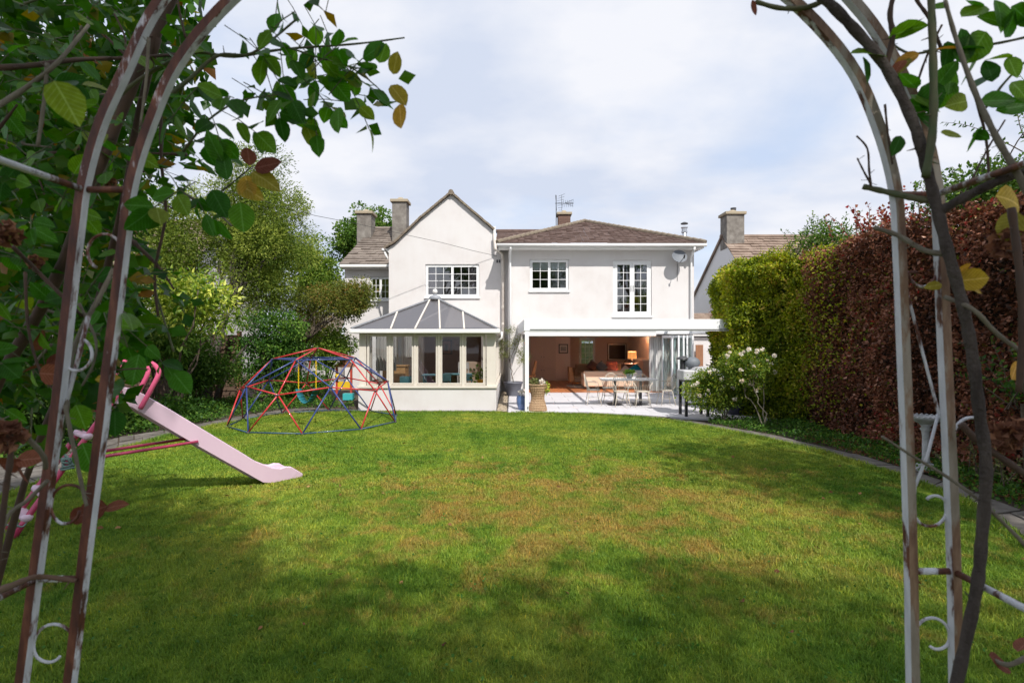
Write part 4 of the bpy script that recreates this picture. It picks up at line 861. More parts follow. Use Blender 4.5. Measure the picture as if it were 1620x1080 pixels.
# ---------------------------------------------------------------- conservatory
cz = thing('conservatory', 'cream conservatory with a hipped glass roof on a white dwarf wall', 'conservatory', (-2.2, 14.2, 0))
X0, X1, YF, YB = -3.98, -0.41, 14.0, 19.39; ZS = 0.62; ZE = 2.05
mb = MB(); mb.box(X0, X1, YF, YF+0.28, -0.04, ZS-0.03).box(X0, X0+0.28, YF+0.28, YB, -0.04, ZS-0.03).box(X1-0.28, X1, YF+0.28, YB, -0.04, ZS-0.03); mb.build('dwarf_wall', 'wall_render', cz)
mb = MB(); mb.box(X0-0.02, X1+0.03, YF-0.045, YF+0.2, ZS-0.028, ZS+0.03); mb.box(X0-0.02, X0+0.2, YF+0.2, YB, ZS-0.028, ZS+0.03); mb.box(X1-0.17, X1+0.03, YF+0.2, YB, ZS-0.028, ZS+0.03); mb.build('sill', 'cream_frame', cz, bevel=0.008)
MB().box(X0+0.28, X1-0.28, YF+0.28, YB, 0.0, 0.05).build('floor', 'oak', cz)
s_ = YF/F
def px(x): return (x-810)*s_
mb = MB(); yy = YF+0.03
fr_x = [(px(580), px(615)), (px(617.5), px(655)), (px(657.5), px(693)), (px(695.5), px(731)), (px(733.5), px(768))]
mb.box(X0+0.01, px(578.5), yy, yy+0.1, ZS+0.031, ZE); mb.box(px(769.5), X1-0.01, yy, yy+0.1, ZS+0.031, ZE); mb.box(px(578.5), px(769.5), yy+0.01, yy+0.1, ZE-0.06, ZE)
mb.build('corner_panel', 'cream_frame', cz, bevel=0.006)
for i, (a, b_) in enumerate(fr_x):
    window(cz, a, b_, ZS+0.04, ZE-0.062, yy, 1, 1, 1, rec=0.005, m='cream_frame', glass='glass_room', fw=0.028, cw=0.034, sill=False)
for i in range(4):
    a = fr_x[i][1]; b_ = fr_x[i+1][0]; MB().box(a-0.004, b_+0.004, yy-0.02, yy+0.004, ZS+0.034, ZE-0.01).build('mullion', 'cream_frame', cz, bevel=0.003)
# side glazing
for xs in (X0+0.02, X1-0.08):
    mb = MB(); k = 6; st = (YB-YF-0.2)/k
    for i in range(k+1): y0 = YF+0.13+i*st; mb.box(xs, xs+0.06, y0, y0+0.09, ZS+0.031, ZE-0.061)
    mb.box(xs, xs+0.06, YF+0.13, YB, ZE-0.06, ZE); mb.box(xs+0.004, xs+0.056, YF+0.22, YB, ZS+0.031, ZS+0.09); mb.build('side_frame', 'cream_frame', cz)
    MB().quad((xs+.03, YF+.13, ZS+.03), (xs+.03, YB, ZS+.03), (xs+.03, YB, ZE-.06), (xs+.03, YF+.13, ZE-.06)).build('pane', 'glass_room', cz)
# roof: three hip faces, bars and glazing
E = 0.16; ze = 2.12; ea = (X0-0.13, YF-0.2, ze); eb = (X1+0.03, YF-0.2, ze); ap = Vector((-2.24, 15.72, 3.06)); rb = Vector((-2.24, YB, 3.06))
ec = (X1+0.03, YB, ze); ed = (X0-0.13, YB, ze)
ev = lambda p, q, t: Vector(p).lerp(Vector(q), t)
fe = [0, (617-553)/235, (656-553)/235, (696-553)/235, (735-553)/235, 1.0]
# front bars meet the hips like jack rafters: their px tops are (626,500),(668,474),(704,473),(738,495)
hipL = lambda t: ev(ea, ap, t); hipR = lambda t: ev(eb, ap, t)
tops = [hipL(0.52), hipL(0.93), hipR(0.93), hipR(0.52)]; feet = [ev(ea, eb, fe[i]) for i in (1, 2, 3, 4)]
GL = lambda pts: MB().poly(pts).build('roof_pane', 'glass_roof', cz)
GL([Vector(ea), feet[0], tops[0]]); GL([feet[0], feet[1], tops[1], tops[0]]); GL([feet[1], feet[2], tops[2], ap, tops[1]]); GL([feet[2], feet[3], tops[3], tops[2]]); GL([feet[3], Vector(eb), tops[3]])
GL([Vector(eb), Vector(ec), rb, ap]); GL([Vector(ed), Vector(ea), ap, rb])
for a, b_ in zip(feet, tops): MB().bar(a+Vector((0, 0, .015)), b_+Vector((0, 0, .015)), 0.042, 0.03).build('roof_bar', 'cream_frame', cz, bevel=0.004)
for k in range(1, 6):
    for sx, e0, e1 in ((1, eb, ec), (-1, ea, ed)):
        a = ev(e0, e1, k/6); b_ = Vector((-2.24, max(a.y, ap.y), 3.06)); MB().bar(a+Vector((0, 0, .015)), b_+Vector((0, 0, .015)), 0.05, 0.035).build('roof_bar', 'white_upvc', cz)
for a in (ea, eb): MB().bar(Vector(a)+Vector((0, 0, .022)), ap+Vector((0, 0, .022)), 0.05, 0.035).build('hip_bar', 'lead', cz)
MB().bar(ap+Vector((0, 0, .03)), rb+Vector((0, 0, .03)), 0.10, 0.05).build('ridge_bar', 'lead', cz)
mb = MB(); mb.box(ea[0]-0.02, eb[0]+0.02, ea[1]-0.07, ea[1]+0.03, ze-0.11, ze-0.005); mb.box(ea[0]-0.07, ea[0]+0.02, ea[1]+0.031, YB, ze-0.11, ze-0.005); mb.box(eb[0]-0.02, eb[0]+0.07, ea[1]+0.031, YB, ze-0.11, ze-0.005); mb.build('gutter', 'gutter_white', cz, bevel=0.02)
mb = MB(); mb.box(X0-0.10, X1+0.02, YF-0.165, YF+0.029, ZE-0.04, ZE+0.02); mb.build('eaves_beam', 'cream_frame', cz, bevel=0.004)
MB().lathe([(0.20, -0.05), (0.16, 0.04), (0.06, 0.09), (0.03, 0.12)], (ap.x, ap.y, ap.z), 12).build('ridge_cap', 'lead', cz, True)
MB().ball((ap.x, ap.y, ap.z+0.19), 0.075, 14).build('finial', 'pot_white', cz, True)
MB().tube([(-0.27, 14.3, 2.05), (-0.27, 14.3, 1.9), (-0.40, 14.34, 1.8)] , 0.03, 8).build('downpipe', 'gutter_white', cz, True)
# inside the conservatory
room(house, -4.1, -0.3, 19.71, 23.6, 0.0, 2.44, 'room_brown')
MB().box(-4.0, -0.45, 19.38, 19.395, 2.3, 2.45).build('lintel', 'wall_render', house)
simple('curtain', 'curtain_grey', curtain_mb(-3.72, -3.15, 14.75, 1.0, 2.0, 0.05, 7), 'pleated grey curtain in the first conservatory window from the left', 'curtain', (-3.5, 14.75, 1), smooth=True)
simple('curtain', 'curtain_grey', curtain_mb(-3.1, -2.85, 15.6, 1.35, 2.0, 0.04, 4), 'short gathered curtain at the top of the second conservatory window', 'curtain', (-3, 15.6, 1.35), smooth=True)
t = thing('cabinet', 'light oak cabinet below the white lamp inside the conservatory', 'cabinet', (-3.25, 15.3, 0.05))
MB().box(-3.62, -2.98, 15.1, 15.6, 0.05, 1.10).build('body', 'oak', t, bevel=0.006); MB().box(-3.64, -2.96, 15.07, 15.62, 1.101, 1.13).build('top', 'oak', t)
t = thing('table_lamp', 'lamp with a big white drum shade on the oak cabinet in the conservatory', 'lamp', (-3.42, 15.35, 1.13))
MB().lathe([(0.06, 0), (0.03, 0.05), (0.03, 0.12)], (-3.42, 15.35, 1.13), 12).build('base', 'dark_metal', t); MB().lathe([(0.125, 0), (0.115, 0.3)], (-3.42, 15.35, 1.2), 18, cap=False).build('lamp_shade', 'shade_white', t, True)
simple('storage_box', 'teal_box', MB().box(-3.0, -2.72, 14.42, 14.7, 0.55, 0.86), 'teal storage box behind the second conservatory window', 'box', (-2.86, 14.56, 0.55), bevel=0.01)
simple('bench', 'oak', MB().box(-3.1, -0.8, 14.36, 14.95, 0.50, 0.545), 'low wooden shelf running behind the conservatory windows', 'shelf', (-2, 14.6, 0.5))
t = thing('picture', 'teal picture on the pale wall inside the conservatory', 'picture', (-3.72, 19.36, 1.6)); MB().box(-3.80, -3.60, 19.355, 19.385, 1.45, 1.82).build('canvas', 'art_teal', t)
t = thing('picture', 'pink picture in a dark frame on the brown wall seen through the conservatory', 'picture', (-2.9, 23.55, 1.6))
MB().box(-3.05, -2.62, 23.53, 23.585, 1.24, 1.86).build('frame', 'black_metal', t); MB().box(-3.0, -2.67, 23.52, 23.529, 1.29, 1.81).build('canvas', 'art_pink', t); MB().box(-2.93, -2.78, 23.512, 23.519, 1.38, 1.68).build('print', 'art_dark', t)
def small_table(x, y, z, w_, d_, h, lab):
    t = thing('table', lab, 'table', (x, y, z)); MB().box(x-w_/2, x+w_/2, y-d_/2, y+d_/2, z+h-0.03, z+h).build('top', 'teal_wood', t, bevel=0.005)
    for a in (-1, 1):
        for b_ in (-1, 1): MB().box(x+a*(w_/2-0.06)-0.02, x+a*(w_/2-0.06)+0.02, y+b_*(d_/2-0.05)-0.02, y+b_*(d_/2-0.05)+0.02, z, z+h-0.031).build('leg', 'teal_wood', t)
small_table(-2.28, 15.3, 0.05, 0.5, 0.45, 0.82, 'small teal table behind the third conservatory window'); small_table(-1.62, 15.3, 0.05, 0.62, 0.5, 0.84, 'wider teal table behind the fourth conservatory window')
def kid_chair(x, y, lab, m='teal_wood', zb=0.05):
    t = thing('small_chair', lab, 'chair', (x, y, zb))
    MB().box(x-0.17, x+0.17, y-0.16, y+0.16, zb+0.45, zb+0.49).build('seat', m, t, bevel=0.005)
    MB().box(x-0.17, x+0.17, y+0.13, y+0.16, zb+0.65, zb+0.86).build('backrest', m, t, bevel=0.01)
    for a in (-0.15, 0.15):
        for b_ in (-0.14, 0.145): MB().box(x+a-0.015, x+a+0.015, y+b_-0.015, y+b_+0.015, zb, zb+(0.45 if b_ < 0 else 0.66)).build('leg', m, t)
kid_chair(-1.28, 14.98, 'teal chair beside the yellow plant pot in the conservatory'); kid_chair(-1.86, 14.85, 'teal chair half behind the third conservatory mullion')
kid_chair(-1.5, 16.6, 'white chair at the back of the conservatory', 'pot_white', 0.3)
simple('cup', 'shade_white', MB().lathe([(0.05, 0), (0.065, 0.2)], (-1.98, 14.55, 0.547), 12), 'pale cup on the shelf in the third conservatory window', 'cup', (-1.98, 14.55, 0.547))
simple('side_wall_sofa', 'sofa_cream', MB().box(-1.75, -0.9, 19.9, 20.6, 0.05, 1.05), 'cream armchair in the brown room behind the conservatory', 'armchair', (-1.3, 20, 0.05), bevel=0.05)
t = thing('pot_plant', 'green leafy plant in a yellow pot behind the right conservatory window', 'plant', (-0.86, 14.5, 0.547))
MB().lathe([(0.08, 0), (0.11, 0.2), (0.115, 0.24)], (-0.82, 14.5, 0.547), 16).build('pot', 'yellow_pot', t, True)
q = np.tile(np.array([[-0.85, 14.5, 0.95]]), (60, 1))+rng.normal(size=(60, 3))*np.array([.12, .07, .09]); leaves('foliage', q, rng.normal(size=(60, 3))+np.array([0, -.3, .4]), 0.11, 'leaf_bright', t, 0.8)
MB().tube([(-0.83, 14.5, 0.75), (-0.86, 14.5, 1.0)], 0.012, 6).build('stem', 'stem_green', t)
# ---------------------------------------------------------------- pergola
pg = thing('pergola', 'white aluminium pergola frame in front of the open living room', 'pergola', (3, 13.7, 0))
ps = 13.65/F; PX0 = (831-810)*ps; 
zt = 1.8+35*ps; zm = 1.8+16.5*ps; zl = 1.8+8.5*ps
fb = MB().box(PX0-0.03, 6.3, 13.62, 13.74, zm, zt).build('front_beam', 'white_alu', pg, bevel=0.006)
MB().box(PX0+0.12, 6.3, 13.605, 13.619, zm+0.03, zm+0.05).build('beam_groove', 'frame_grey', pg)
MB().box(PX0+0.09, (1038-810)*ps, 13.64, 13.73, zl, zm-0.004).build('blind_cassette', 'white_upvc', pg, bevel=0.005)
MB().box(PX0-0.01, PX0+0.09, 13.63, 13.73, 0.03, zm-0.002).build('post', 'white_alu', pg, bevel=0.006)
MB().box(PX0+0.055, PX0+0.075, 13.615, 13.629, 0.10, 0.16).build('power_socket', 'black_metal', pg)
MB().box(6.15, 6.27, 13.63, 13.73, 0.03, zm-0.002).build('post', 'white_alu', pg, bevel=0.006)
mb = MB(); mb.prism([(PX0-0.03, 13.745, zm), (PX0+0.06, 13.745, zm), (PX0+0.02, 18.76, zm), (PX0-0.14, 18.76, zm)], (0, 0, zt-zm)); mb.build('side_beam', 'white_alu', pg)
MB().box(6.18, 6.3, 13.745, 18.76, zm, zt).build('side_beam', 'white_alu', pg)
MB().box(PX0+0.07, 6.17, 18.62, 18.762, zm, zt).build('wall_beam', 'white_alu', pg)
MB().box(4.0, 6.175, 13.745, 14.9, zm+0.02, zm+0.06).build('roof_panel', 'white_alu', pg)
for i in range(1, 5): x = PX0+i*(6.6-PX0)/5; MB().box(x-0.03, x+0.03, 13.745, 18.615, zm+0.08, zt-0.02).build('rafter', 'white_alu', pg)
# ---------------------------------------------------------------- neighbours
nh = thing('house', 'neighbouring white gabled house with a tan tiled roof behind the hedge', 'house', (13, 23, 0))
mb = MB(); Yr = 23.1; zr = 6.22; yn, yf = 19.6, 28.0
mb.prism([(9.0, yn, -0.05), (9.0, yn, zr-(Yr-yn)*0.8), (9.0, Yr, zr), (9.0, yf, zr-(yf-Yr)*0.62), (9.0, yf, -0.05)], (0.3, 0, 0)); mb.box(9.3, 20, yn+0.2, yn+0.5, -0.05, 3.4); mb.build('gable_wall', 'wall_shade_white', nh)
mb = MB(); tiles(mb, (8.93, yn-0.2, zr-(Yr-yn+0.2)*0.8+0.03), (20, yn-0.2, zr-(Yr-yn+0.2)*0.8+0.03), (20, Yr, zr+0.03), (8.93, Yr, zr+0.03), 22, 0.33, 0.045, 0.01); mb.build('roof_tile', 'tile_tan', nh, kind='stuff')
mb = MB(); tiles(mb, (20, yf+.2, zr-(yf-Yr+.2)*0.62+.03), (8.93, yf+.2, zr-(yf-Yr+.2)*0.62+.03), (8.93, Yr, zr+.03), (20, Yr, zr+.03), 12, 0.5); mb.bar((8.93, Yr, zr+0.03), (8.93, yf+0.2, zr-(yf-Yr+.2)*0.62), 0.05, 0.1); mb.build('rear_roof', 'tile_tan', nh, kind='stuff')
MB().tube([(8.9, Yr, zr+0.06), (20, Yr, zr+0.06)], 0.09, 8).build('ridge_tile', 'tile_tan', nh)
chimney(8.98, 9.72, 22.6, 23.3, 5.7, 7.28, 'chimney_render', par=nh)
MB().lathe([(0.1, 0), (0.12, 0.16)], (9.4, 22.95, 7.30), 12).build('chimney_pot', 'dark_metal', nh)
ob = thing('outbuilding', 'low cream outbuilding wall between the house and the hedge', 'outbuilding', (7.6, 20, 0))
MB().box(6.5, 9.5, 20.0, 20.3, -0.05, 1.95).build('wall', 'wall_render', ob); MB().box(6.4, 9.6, 19.85, 20.5, 2.0, 2.1).build('eaves_board', 'gutter_white', ob)
mb = MB(); tiles(mb, (6.35, 19.8, 2.1), (9.6, 19.8, 2.1), (9.6, 22.0, 2.95), (6.35, 22.0, 2.95), 10, 0.3); mb.build('roof_tile', 'tile_tan', ob, kind='stuff'); MB().box(6.5, 9.5, 20.3, 22, -0.05, 2.0).build('body', 'wall_render', ob)
simple('plank', 'plank_rust', MB().box(6.72, 6.99, 19.75, 19.8, 0.0, 1.68), 'rust brown upright board leaning on the outbuilding wall', 'board', (6.85, 19.78, 0), bevel=0.01)
t = thing('hose_reel', 'dark round garden hose reel by the outbuilding wall', 'hose reel', (7.2, 18.9, 0.4))
for y in (18.8, 19.0): MB().tube([(7.15+0.15*math.cos(a), y, 0.85+0.27*math.sin(a)) for a in np.linspace(0, 2*math.pi, 24)[:-1]], 0.02, 6, closed=True).build('wheel', 'dark_metal', t, True)
MB().lathe([(0.03, -0.1), (0.03, 0.1)], (0, 0, 0), 8).build('hub', 'dark_metal', t).location = (-0.05, 0, 0.45)
MB().bar((7.0, 18.9, 0.0), (7.15, 18.9, 0.85), 0.03, 0.03).bar((7.35, 18.9, 0.0), (7.15, 18.9, 0.85), 0.03, 0.03).build('stand', 'dark_metal', t)
MB().tube([(6.95, 18.9, 0.75), (6.9, 18.85, 0.95), (6.75, 18.8, 1.0)], 0.02, 6).build('hose', 'black_metal', t)
sh = thing('garden_shed', 'grey tiled shed roof glimpsed left of the conservatory between the trees', 'shed', (-7.3, 20.5, 0))
MB().box(-8.6, -6.65, 20.6, 22.5, -0.05, 2.05).build('wall', 'wall_render', sh); mb = MB(); tiles(mb, (-8.8, 20.3, 2.0), (-6.5, 20.3, 2.0), (-6.7, 22.2, 2.95), (-8.6, 22.2, 2.95), 12, 0.3, 0.04); mb.build('roof_tile', 'tile_grey', sh, kind='stuff')
lh = thing('house', 'cream neighbouring house with a pale tiled roof glimpsed through the leaves on the left', 'house', (-19, 26, 0))
mb = MB(); wall_holes(mb, -25, -14.5, -0.05, 5.0, 24, 0.3, [(-22.5, -21.2, 3.2, 4.3), (-18.6, -17.3, 3.2, 4.3)]); mb.box(-14.8, -14.5, 24.3, 31, -0.05, 5.0); mb.build('wall', 'wall_render', lh)
for x in (-22.5, -18.6): window(lh, x+.005, x+1.295, 3.205, 4.295, 24, 2, 1, 1, label=None)
mb = MB(); tiles(mb, (-25.3, 23.6, 4.95), (-14.2, 23.6, 4.95), (-14.2, 27.5, 8.0), (-25.3, 27.5, 8.0), 20, 0.4, 0.05, 0.01); mb.build('roof_tile', 'tile_tan', lh, kind='stuff')
MB().prism([(-14.5, 24, 5), (-14.5, 27.5, 7.9), (-14.5, 31, 5)], (-0.3, 0, 0)).build('gable_wall', 'wall_render', lh)
# ---------------------------------------------------------------- patio furniture and pots
t = thing('dining_table', 'long white patio table with dark pedestal legs', 'table', (3.25, 15.2, 0.03))
TX0, TX1, TY0, TY1 = 2.5, 4.02, 14.85, 15.6
for i in range(6):
    y0 = TY0+i*(TY1-TY0)/6; MB().box(TX0+0.03, TX1-0.03, y0+0.004, y0+(TY1-TY0)/6-0.004, 0.735, 0.755).build('slat', 'table_white', t, bevel=0.003)
mb = MB(); mb.box(TX0, TX0+0.027, TY0, TY1, 0.725, 0.757).box(TX1-0.027, TX1, TY0, TY1, 0.725, 0.757).box(TX0+0.03, TX1-0.03, TY0-0.025, TY0, 0.72, 0.757).box(TX0+0.03, TX1-0.03, TY1, TY1+0.025, 0.72, 0.757); mb.build('table_frame', 'table_white', t, bevel=0.003)
for x in (2.9, 3.62):
    r = MB().box(x-0.035, x+0.035, 15.19, 15.26, 0.075, 0.73).build('leg', 'dark_metal', t, bevel=0.005)
    MB().prism([(x-0.22, 15.0, 0.033), (x+0.22, 15.0, 0.033), (x+0.06, 15.0, 0.07), (x-0.06, 15.0, 0.07)], (0, 0.45, 0)).build('foot', 'dark_metal', t)
def garden_chair():
    t = thing('garden_chair', 'x', 'chair', (0, 0, 0), 'wire backed garden chairs round the patio table')
    m = 'cane_white'; n = 20
    seat = MB(); seat.add([(0, 0, 0.45)]+[(0.215*math.cos(2*math.pi*i/n), 0.205*math.sin(2*math.pi*i/n), 0.455) for i in range(n)]+[(0, 0, 0.425)]+[(0.215*math.cos(2*math.pi*i/n), 0.205*math.sin(2*math.pi*i/n), 0.43) for i in range(n)],
        [(0, i+1, (i+1) % n+1) for i in range(n)]+[(n+1, n+2+(i+1) % n, n+2+i) for i in range(n)]+[(i+1, n+2+i, n+2+(i+1) % n, (i+1) % n+1) for i in range(n)]); seat.build('seat', m, t)
    for a in (-1, 1):
        for b in (-1, 1): MB().tube([(a*0.15, b*0.14, 0.43), (a*0.18, b*0.17, 0.22), (a*0.22, b*0.215, 0.0)], [0.011, 0.012, 0.009], 6).build('leg', m, t, True)
    mb = MB(); mb.tube([(0.175*math.cos(q), 0.165*math.sin(q), 0.2) for q in np.linspace(0, 2*math.pi, 18)[:-1]], 0.006, 5, closed=True); mb.build('stretcher', m, t, True)
    hoop = [(-0.2, 0.12, 0.45)]+[(-0.235*math.cos(q), 0.19+0.09*math.sin(q), 0.56+0.36*math.sin(q)) for q in np.linspace(0, math.pi, 15)]+[(0.2, 0.12, 0.45)]
    MB().tube(hoop, 0.011, 6).build('backrest', m, t, True)
    sp = MB()
    for i in range(7):
        u = -0.9+0.3*i; q = math.acos(max(-1, min(1, u*0.92))); sp.tube([(0.17*u, 0.165, 0.45), (0.235*math.cos(q), 0.19+0.09*math.sin(q), 0.56+0.36*math.sin(q))], 0.0065, 5)
    sp.build('spindles', m, t, True, kind='stuff')
    for a in (-1, 1): MB().tube([(a*0.235, 0.22, 0.68), (a*0.27, 0.08, 0.69), (a*0.26, -0.1, 0.68), (a*0.2, -0.12, 0.6), (a*0.17, -0.1, 0.455)], 0.010, 6).build('armrest', m, t, True)
    return t
ch0 = garden_chair(); ch0.scale = (0.94, 0.94, 0.94)
spots = [((2.28, 15.15), -90, 'at the left end of the patio table facing along it'), ((2.98, 14.72), 180, 'on the lawn side of the table, left of its middle'),
         ((3.55, 14.68), 172, 'on the lawn side of the table, right of its middle'), ((2.85, 15.82), 0, 'on the house side of the table, behind its left leg'),
         ((3.5, 15.85), 5, 'on the house side of the table, behind its right leg'), ((4.3, 15.1), 95, 'at the right end of the table near the folded doors')]
for i, ((x, y), rz, lab) in enumerate(spots):
    c = ch0 if i == 0 else copy_tree(ch0)
    c.location = (x, y, 0.031); c.rotation_euler = (0, 0, R(rz+(180 if i else 180))) ; c['label'] = 'pale wire backed garden chair '+lab
for c in [ch0]: pass
def foliage_ball(t, c, rad, n, s, m, wid=0.5, name='foliage', up=0.3):
    d = unit(rng.normal(size=(n, 3))); p = np.array(c)+d*np.array(rad)*(0.35+0.65*rng.random((n, 1)))
    return leaves(name, p, d+np.array([0, 0, up])+0.6*rng.normal(size=(n, 3)), s*(0.7+0.6*rng.random(n)), m, t, wid)
t = thing('pot_plant', 'small green plant in a grey pot on the patio table', 'plant', (3.3, 15.2, 0.757)); MB().lathe([(0.07, 0), (0.1, 0.12), (0.1, 0.13), (0.085, 0.13)], (3.3, 15.2, 0.758), 14).build('pot', 'lead', t, True)
foliage_ball(t, (3.3, 15.2, 0.93), (.15, .13, .07), 260, 0.06, 'leaf_mid')
t = thing('olive_tree', 'young olive tree in a big slate grey pot in the corner by the conservatory', 'potted tree', (0.04, 17.7, 0))
MB().lathe([(0.20, 0), (0.30, 0.40), (0.32, 0.41), (0.32, 0.45), (0.28, 0.45), (0.27, 0.38)], (0.04, 17.7, 0.033), 28, cap=False).build('pot', 'pot_slate', t, True)
MB().lathe([(0.0, 0), (0.275, 0.0)], (0.04, 17.7, 0.40), 20, cap=False).build('soil', 'soil', t)
mb = MB(); limb(mb, (0.05, 17.7, 0.4), (-0.08, 17.7, 1.15), 0.016, 0.011, 0.1, 6, 7); limb(mb, (-0.06, 17.7, 1.1), (-0.3, 17.65, 1.75), 0.01, 0.005); limb(mb, (-0.06, 17.7, 1.05), (0.2, 17.7, 1.9), 0.01, 0.004); limb(mb, (-0.07, 17.7, 1.15), (-0.05, 17.7, 2.2), 0.009, 0.003); limb(mb, (0.04, 17.7, 0.7), (0.36, 17.6, 1.1), 0.008, 0.003); mb.build('trunk', 'bark', t, True)
cs = [(-0.3, 17.65, 1.75), (0.2, 17.7, 1.85), (-0.05, 17.7, 2.15), (0.35, 17.6, 1.15), (0.25, 17.7, 1.45), (-0.22, 17.7, 1.35), (0.05, 17.7, 1.7), (0.42, 17.7, 1.3), (-0.35, 17.7, 1.5)]
Pn, D, v = clump_points(cs, [0.24]*9, 4500, shell=0.1); leaves('crown', Pn, D+np.array([0, 0, 0.4]), 0.055, 'leaf_olive', t, 0.3, v)
t = thing('plant_pot', 'glazed blue pot behind the left pergola post', 'pot', (0.3, 14.05, 0.03)); MB().lathe([(0.10, 0), (0.15, 0.15), (0.155, 0.3), (0.14, 0.33), (0.16, 0.36), (0.14, 0.36)], (0.27, 14.05, 0.033), 20, cap=False).build('pot', 'pot_blue', t, True)
MB().lathe([(0.04, 0), (0.06, 0.06), (0.03, 0.11), (0.05, 0.17), (0.02, 0.21)], (0.25, 14.05, 0.36), 12).build('ornament', 'pot_white', t, True); foliage_ball(t, (0.3, 14.05, 0.45), (.12, .1, .08), 60, 0.06, 'petal_white', 0.8, 'flowers')
t = thing('wicker_planter', 'waisted brown wicker planter with succulents and white flowers at the patio edge', 'planter', (0.66, 13.85, 0.03))
pr = []
for i in range(23):
    z = 0.67*i/22; r = 0.195+0.035*math.cos(z/0.67*2*math.pi)+ (0.006 if i % 2 else -0.004); pr.append((r, z))
MB().lathe(pr, (0.66, 13.85, 0.033), 26, cap=False).build('basket', 'wicker', t)
mb = MB()
for i in range(26):
    a = 2*math.pi*i/26; mb.tube([(0.66+(0.2+0.037*math.cos(z/0.67*2*math.pi))*math.cos(a), 13.85+(0.2+0.037*math.cos(z/0.67*2*math.pi))*math.sin(a), 0.033+z) for z in np.linspace(0, 0.67, 8)], 0.007, 4)
mb.build('wicker_stakes', 'wicker', t, kind='stuff'); MB().tube([(0.66+0.235*math.cos(a), 13.85+0.235*math.sin(a), 0.70) for a in np.linspace(0, 2*math.pi, 24)[:-1]], 0.018, 6, closed=True).build('rim', 'wicker', t, True)
foliage_ball(t, (0.58, 13.85, 0.76), (.13, .12, .07), 160, 0.07, 'leaf_olive', 0.5, 'succulent'); foliage_ball(t, (0.76, 13.78, 0.76), (.09, .08, .07), 70, 0.05, 'petal_white', 0.9, 'flowers'); foliage_ball(t, (0.88, 13.8, 0.62), (.07, .1, .16), 120, 0.05, 'leaf_variegated', 0.7, 'trailing_leaves')
t = thing('plant_pot', 'dark navy pot standing behind the white rose bush', 'pot', (5.3, 13.2, 0.03)); MB().lathe([(0.16, 0), (0.24, 0.2), (0.25, 0.38), (0.23, 0.42), (0.25, 0.45)], (5.42, 13.15, 0.033), 22).build('pot', 'pot_navy', t, True)
# covered grill on tall legs
t = thing('covered_grill', 'tall outdoor grill under a silver cover on black legs at the patio corner', 'grill', (4.4, 12.95, 0.03))
for x in (4.11, 4.62):
    for y in (12.75, 13.2): MB().box(x-0.03, x+0.03, y-0.03, y+0.03, 0.032, 0.84).build('leg', 'black_metal', t)
MB().box(4.08, 4.65, 12.72, 13.23, 0.841, 0.88).build('shelf', 'black_metal', t); MB().box(4.14, 4.59, 12.735, 12.765, 0.3, 0.34).build('rail', 'black_metal', t)
MB().box(4.02, 4.30, 12.68, 13.22, 0.885, 1.12).build('cover', 'cover_silver', t, bevel=0.03, label='boxy end of the silver cover')
mb = MB(); mb.prism([(4.29, 12.68, 0.875), (5.0, 12.68, 0.86), (4.98, 12.68, 1.0), (4.85, 12.68, 1.14), (4.62, 12.68, 1.2), (4.42, 12.68, 1.18), (4.31, 12.68, 1.1)], (0, 0.52, 0)); mb.build('cover', 'cover_silver', t, bevel=0.05)
MB().ball((4.42, 13.25, 1.28), 0.17, 20, (1.1, 1, 0.85)).build('dome', 'dish_grey', t, True); MB().lathe([(0.055, 0), (0.055, 0.25)], (4.2, 13.3, 1.1), 14).build('vent_pipe', 'black_metal', t); MB().lathe([(0.15, 0), (0.15, 0.025), (0.08, 0.065), (0.02, 0.085)], (4.2, 13.3, 1.36), 18).build('vent_cap', 'dark_metal', t, True)
MB().box(4.07, 4.35, 13.15, 13.45, 0.88, 1.11).build('firebox', 'dark_metal', t)
# toys by the conservatory
t = thing('toy_playhouse', 'toy play set with a brown roof, red posts and yellow panels beyond the climbing dome', 'toy', (-5.2, 17.0, 0))
mb = MB(); mb.prism([(-5.55, 16.8, 1.0), (-4.95, 16.8, 1.0), (-5.25, 16.8, 1.25)], (0, 0.4, 0)); mb.build('roof', 'toy_roof', t)
for x in (-5.5, -5.05): MB().box(x, x+0.06, 16.85, 16.91, 0, 1.0).build('post', 'toy_red', t)
MB().box(-5.45, -5.06, 16.87, 16.9, 0.3, 0.55).build('panel', 'toy_yellow', t); MB().lathe([(0.13, 0), (0.13, 0.04)], (0, 0, 0), 12).build('wheel', 'toy_yellow', t).location = (0.28, -0.3, 0.85)
MB().ball((-5.42, 16.8, 0.72), 0.09, 10).build('ball', 'toy_yellow', t, True); MB().box(-5.2, -4.9, 16.6, 16.8, 0.0, 0.2).build('tray', 'toy_teal', t)
# ---------------------------------------------------------------- climbing dome with a swing
dc = Vector((-4.36, 12.12, 0)); RD = 1.80; HZ = 0.90
t = thing('climbing_dome', 'red and blue metal climbing dome standing on the far left of the lawn', 'climbing frame', dc)
rot = R(-97)
ico = [Vector((0, 0, 1))]; e1 = math.atan(0.5)
up = [Vector((math.cos(e1)*math.cos(rot+2*math.pi*k/5), math.cos(e1)*math.sin(rot+2*math.pi*k/5), math.sin(e1))) for k in range(5)]
lo = [Vector((math.cos(e1)*math.cos(rot+2*math.pi*(k+.5)/5), math.cos(e1)*math.sin(rot+2*math.pi*(k+.5)/5), -math.sin(e1))) for k in range(5)]
m1 = [((ico[0]+u)/2).normalized() for u in up]; m2 = [((up[k]+up[(k+1) % 5])/2).normalized() for k in range(5)]
m3 = []
for k in range(5): m3 += [((up[k]+lo[k-1])/2).normalized(), ((up[k]+lo[k])/2).normalized()]
W = lambda v: dc + Vector((v.x*RD, v.y*RD, max(v.z, 0)*RD*HZ+0.035))
